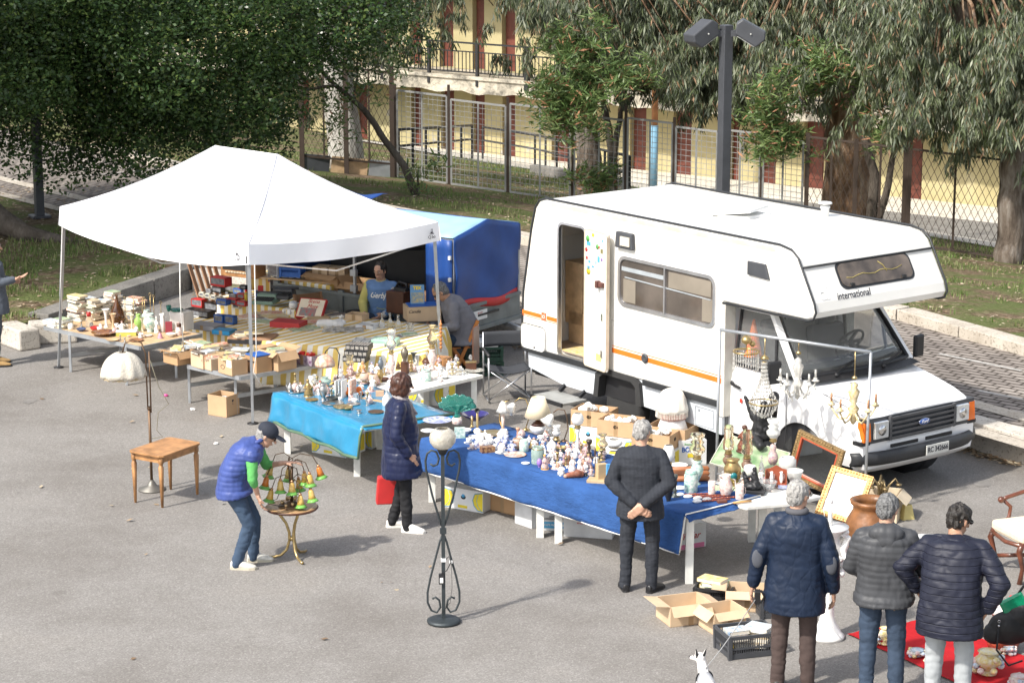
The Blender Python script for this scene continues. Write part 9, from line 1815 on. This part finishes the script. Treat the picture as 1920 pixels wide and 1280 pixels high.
# --- right end of the long table and the oil lamps
R7=zz(1220,760,4.571)
put(R7,k4,ZT,[
('jar',348,762,118,215,(china_g,M('green_band_glaze',(.25,.5,.4),.3)),'large white jar with green band and painted house right of the pinstripe man'),
('lamp',400,700,140,470,(china_g,None),'tall oil lamp with teal bowl font and swelling clear chimney',{'ch':'chim2','gl':smoke,'bh':.5}),
('lamp',155,660,110,330,(M('red_marble',(.3,.06,.04),.3),None),'oil lamp with half white globe partly hidden by the pinstripe man',{'ch':'globe','gl':china,'bh':.45,'bk':'candlestick'}),
('candlestick',210,795,100,210,(M('dark_pewter',(.1,.11,.1)),),'dark pewter oil lamp base with thin spout in front'),('bowl',155,835,90,160,(black,),'small black miner lantern beside the pinstripe man',{'name':'lantern','cat':'lantern'}),
('lamp',668,560,120,400,(M('brown_marble',(.2,.12,.08),.4),None),'oil lamp with ribbed clear chimney, left one of the tall trio at the back',{'ch':'chim3','gl':smoke,'bh':.35}),('lamp',828,600,120,400,(M('brown_marble',(.2,.12,.08)),None),'oil lamp with ribbed clear chimney, middle one of the tall trio at the back',{'ch':'chim3','gl':smoke,'bh':.35}),('lamp',1052,520,120,415,(china_m,None),'flowered oil lamp with ruffled frosted chimney, right one of the tall trio',{'ch':'chim2','gl':frost,'bh':.5,'bk':'gourd'}),
('urn',705,710,150,270,(goldm,),'gilt rococo mantel clock with round teal dial',{'name':'mantel_clock','cat':'clock'}),
('mug',525,785,84,140,(china_f,),'white mug with red figures left of the big white jug'),('pitcher',650,800,150,215,(china_f,),'big white jug with painted figures at the front'),('mug',765,820,100,150,(china_f,),'white mug with red figures right of the big white jug'),
('goblet',850,700,110,190,(china,),'white ribbed glass goblet behind the black statue'),('bottle',950,640,50,220,(glass,),'narrow clear glass bottle between clock and spice rack'),('bowl',1010,755,165,130,(glass,),'round cut glass bowl in front of the spice rack'),
('jar',1180,560,150,120,(frost,),'ribbed white glass leaf bowl at the back right'),('bowl',1240,690,150,160,(frost,),'frosted diamond cut glass vase at the right end'),
('plate',255,735,110,50,(china,),'white saucer dish behind the white jar'),('plate',250,545,150,60,(china,),'white round plate standing behind the rolling pins'),
])
L,s=spot(R7,k4,705,680,60,ZT); q=MB(M('teal_dial',(.02,.2,.22),.3)); q.T=Matrix.Translation((0,-.05,.13))@Matrix.Rotation(math.pi/2,4,'X'); q.lathe([(0,0),(.035,0),(.035,.01),(0,.012)],18);
for o_ in bpy.data.objects:
 if o_.get('category')=='clock': q.build('dial',o_,loc=(0,-.03,.0)); cl_=o_
q=MB(goldm)
for k in range(14): a=k*.45; q.ball((.07*math.cos(a),-.02,.14+.1*math.sin(a)),(.022,.02,.022),6,5)
q.build('scrollwork',cl_)
# angel statues and black bronze
L,s=spot(R7,k4,900,500,200,ZT-.2); t=thing('statue','dark winged angel statue crouching behind the oil lamps','statue',L+V(.1,.35,.1),R(-80)); dk=M('dark_patina',(.03,.03,.032),.5,.4,vs=20,var=.5); q=MB(dk); q.cap((0,0,.1),(.03,0,.32),.12,.08); q.cap((.03,0,.32),(.09,0,.42),.07,.05); q.ball((.11,0,.47),.05); q.cap((.0,.06,.15),(.2,.05,.2),.05,.035); q.cap((0,-.08,.1),(.2,-.06,.03),.07,.05)
q.cap((-.03,.07,.3),(-.12,.18,.5),.05,.02); q.cap((-.12,.18,.5),(-.16,.2,.2),.06,.02); q.cap((-.03,-.07,.3),(-.1,-.16,.52),.05,.02); remesh(q,'figure',.01,t,2,lambda c_:.006*noise.noise(c_*25),dk); q=MB(dk); q.lathe([(0,-.1),(.16,-.1),(.15,.05),(0,.06)],18); q.build('base',t)
L,s=spot(R7,k4,880,775,200,ZT); t=thing('statue','black bronze figure group on a square black plinth at the right front','statue',L,R(-15)); q=MB(black); q.box((0,0,.02),(.26,.16,.04)); q.build('plinth',t,bevel=.004); q=MB(dk); q.ball((0,0,.07),(.1,.07,.05)); q.cap((.03,0,.1),(.02,0,.2),.045,.03); q.ball((.02,0,.25),.025); q.cap((-.05,0,.1),(-.08,0,.17),.035,.025); q.ball((-.09,0,.2),.022); q.cap((.03,0,.19),(-.05,-.03,.17),.015,.012); remesh(q,'figures',.007,t,2,lambda c_:.006*noise.noise(c_*40),dk)
L,s=spot(R7,k4,780,520,120,ZT-.1); single('carved_figure','figurine','reddish brown carved wooden figure behind the gilt clock',(lambda q:(figurine(q,.2,.3,[wood_d,M('reddish_wood',(.2,.07,.04),.5),wood_d],5,1),q)[1])(MB(wood_d)),L+V(.05,.15,.1))
# spice rack
L,s=spot(R7,k4,1085,730,220,ZT); t=thing('spice_rack','reddish wooden wall rack with two small white cruets','rack',L,R(-8)); rw=M('cherry_wood',(.3,.07,.03),.35,coat=.3); q=MB(rw); out=[(-.11,0),(.11,0),(.11,.19),(.06,.2),(0,.235),(-.06,.2),(-.11,.19)]; plate(q,out,.0,.012); q.box((0,-.035,.05),(.22,.07,.01)); q.box((-.105,-.03,.1),(.01,.06,.19)); q.box((.105,-.03,.1),(.01,.06,.19)); q.build('rack_frame',t,fixn=True); q=MB(china_b); q.box((.07,-.068,.025),(.09,.004,.04)); q.build('drawer_tile',t)
for sx_ in(-.05,.05): ware('pitcher','small white cruet with blue sprig in the reddish rack, '+('left' if sx_<0 else 'right')+' one',L+V(sx_,-.035,.056),.05,.12,(china,),0,1,name='cruet')
# rolling pins and pipes
for k in range(3):
 L,s=spot(R7,k4,330,590+40*k,100,ZT); q=MB(M('leather_brown',(.35,.13,.05),.5)); q.tube([(-.22,0,.035),(-.21,0,.035),(.2,.02,.035),(.22,.02,.035)],[.01,.032,.032,.012],10); single('leather_roll','roll','brown leather covered roll in the heap behind the white jar',q,L+V(0,.0,0),R(4),group='brown leather rolls')
for k,(x,y,r_) in enumerate(((370,790,5),(440,805,8),(520,815,16),(600,825,14),(520,845,10))):
 L,s=spot(R7,k4,x,y,100,ZT); t=thing('pipe',['long wooden tobacco pipe with white bowl, furthest left on the cloth','wooden pipe with white bowl, second in the row','wooden pipe with white bowl, third in the row','wooden pipe with white bowl, fourth in the row','wooden pipe with white bowl, nearest the table edge'][k],'pipe',L,R(r_),'pipes laid in a row'); q=MB(M('cherry_wood',(.3,.07,.03))); q.tube([(-.1,0,.02),(.2,0,.025)],.008,7);
 for j in range(4): q.ball((-.04+.06*j,0,.022),(.012,.012,.012),7,5)
 q.build('stem',t); q=MB(china); q.ball((-.14,0,.022),(.05,.03,.02)); q.build('bowl',t)
L,s=spot(R7,k4,790,850,100,ZT); single('wooden_stick','stick','pale orange wooden stick at the front edge of the blue cloth',MB(M('pale_orange_wood',(.6,.33,.12),.5)).tube([(-.1,0,.014),(.1,0,.014)],.012,8),L,R(22))
L,s=spot(R7,k4,600,860,120,ZT); single('tobacco_pouch','pouch','dark brown leather pouch at the tip of the pipes',MB(M('leather_dark',(.15,.05,.03),.5)).box((0,0,.02),(.1,.06,.035)),L+V(.02,.02,0),R(14),bevel=.01)
L,s=spot(R7,k4,700,760,280,ZT); single('green_tray','tray','pale green tray under the white jug and mugs',MB(M('pale_green_card',(.45,.55,.35),.6)).box((0,0,.004),(.42,.2,.006)),L+V(0,.03,.002),R(-4))
# the small stuff packed between
def fillp(f,k,zs,reg,n,kinds,lb,grp,w0,seed):
 r=random.Random(seed)
 for i in range(n):
  a=reg[0]; u,v=r.random(),r.random(); x=(a[0]*(1-u)+reg[1][0]*u)*(1-v)+(reg[3][0]*(1-u)+reg[2][0]*u)*v; y=(a[1]*(1-u)+reg[1][1]*u)*(1-v)+(reg[3][1]*(1-u)+reg[2][1]*u)*v
  kd,ms,hr=r.choice(kinds); w=r.uniform(.7,1.3)*w0; put(f,k,zs,[(kd,x,y,w,w*hr,ms,'small %s %s, %s %s part %s'%(ms[0].name.replace('_',' ').replace('M ',''),{'fig':'figurine','figg':'figurine group'}.get(kd,kd),'front' if v>.5 else 'rear',['left','middle','right'][min(2,int(u*3))],lb),{'group':grp})])
crow=[('fig',fm1,1.6),('fig',fm3,1.5),('fig',fm2,1.6),('figg',fm1,.9),('fig',(goldm,china_m,skin),1.7),('fig',(china_b,china,skin),1.5),('bowl',(china_f,),.7),('candlestick',(brass,),1.5)]
mix=[('fig',fm1,1.5),('cup',(china,),.9),('bowl',(china_f,),.6),('candlestick',(silver,),1.4),('candlestick',(brass,),1.5),('fig',fm2,1.4),('jar',(glass,),1.3),('plate',(silver,),.35),('egg',(china_m,),1.3)]
fillp(B5,k4,ZT,[(1000,560),(1300,560),(1480,790),(1150,720)],30,crow,'of the blue table crowd','figurine crowd on the blue cloth',56,1)
fillp(B5,k4,ZT,[(1330,560),(1640,640),(1640,760),(1380,620)],14,crow,'behind the bronze column','figurines behind the bronze column',60,2)
fillp(B5,k4,ZT,[(430,470),(760,440),(800,520),(480,520)],14,[('cup',(china,),.8),('bowl',(china_f,),.6),('teapot',(china,),.8),('jar',(china,),1.1)],'of the tea set','white china among the tea cups',62,3)
fillp(A4,k4,ZT,[(300,440),(520,380),(1060,520),(900,570)],30,mix,'of the turquoise cloth','knick knacks on the turquoise oilcloth',52,4)
fillp(A4,k4,ZT,[(600,300),(1150,250),(1180,400),(700,400)],24,crow,'behind the turquoise cloth','ornaments at the back of the turquoise table',56,5)
fillp(C3,k3,ZT,[(840,1120),(1330,1040),(1380,1130),(930,1210)],20,crow,'of the bare white table','ornaments on the bare white table',54,6)
fillp(D,4,ZD,[(560,650),(1000,640),(1300,720),(900,760)],16,mix,'among the folding table vases','ornaments between the vases',40,7)
fillp(R7,k4,ZT,[(560,640),(1150,560),(1180,680),(680,720)],14,crow,'among the tall oil lamps','ornaments among the oil lamps',64,8)
fillp(B5,k4,ZT,[(820,470),(1140,470),(1160,540),(900,560)],14,mix,'behind the porcelain elephant','small pieces behind the elephant',60,9)
for i in range(10): toybox(rnd.uniform(360,760),rnd.uniform(600,640)+60*(i%3),rnd.uniform(90,150),rnd.uniform(60,90),RZ[0]+.07 if i%2 else RZ[1],[red,bkp,blue,crm][i%4],'boxed toy car in the jumbled middle of the striped steps')
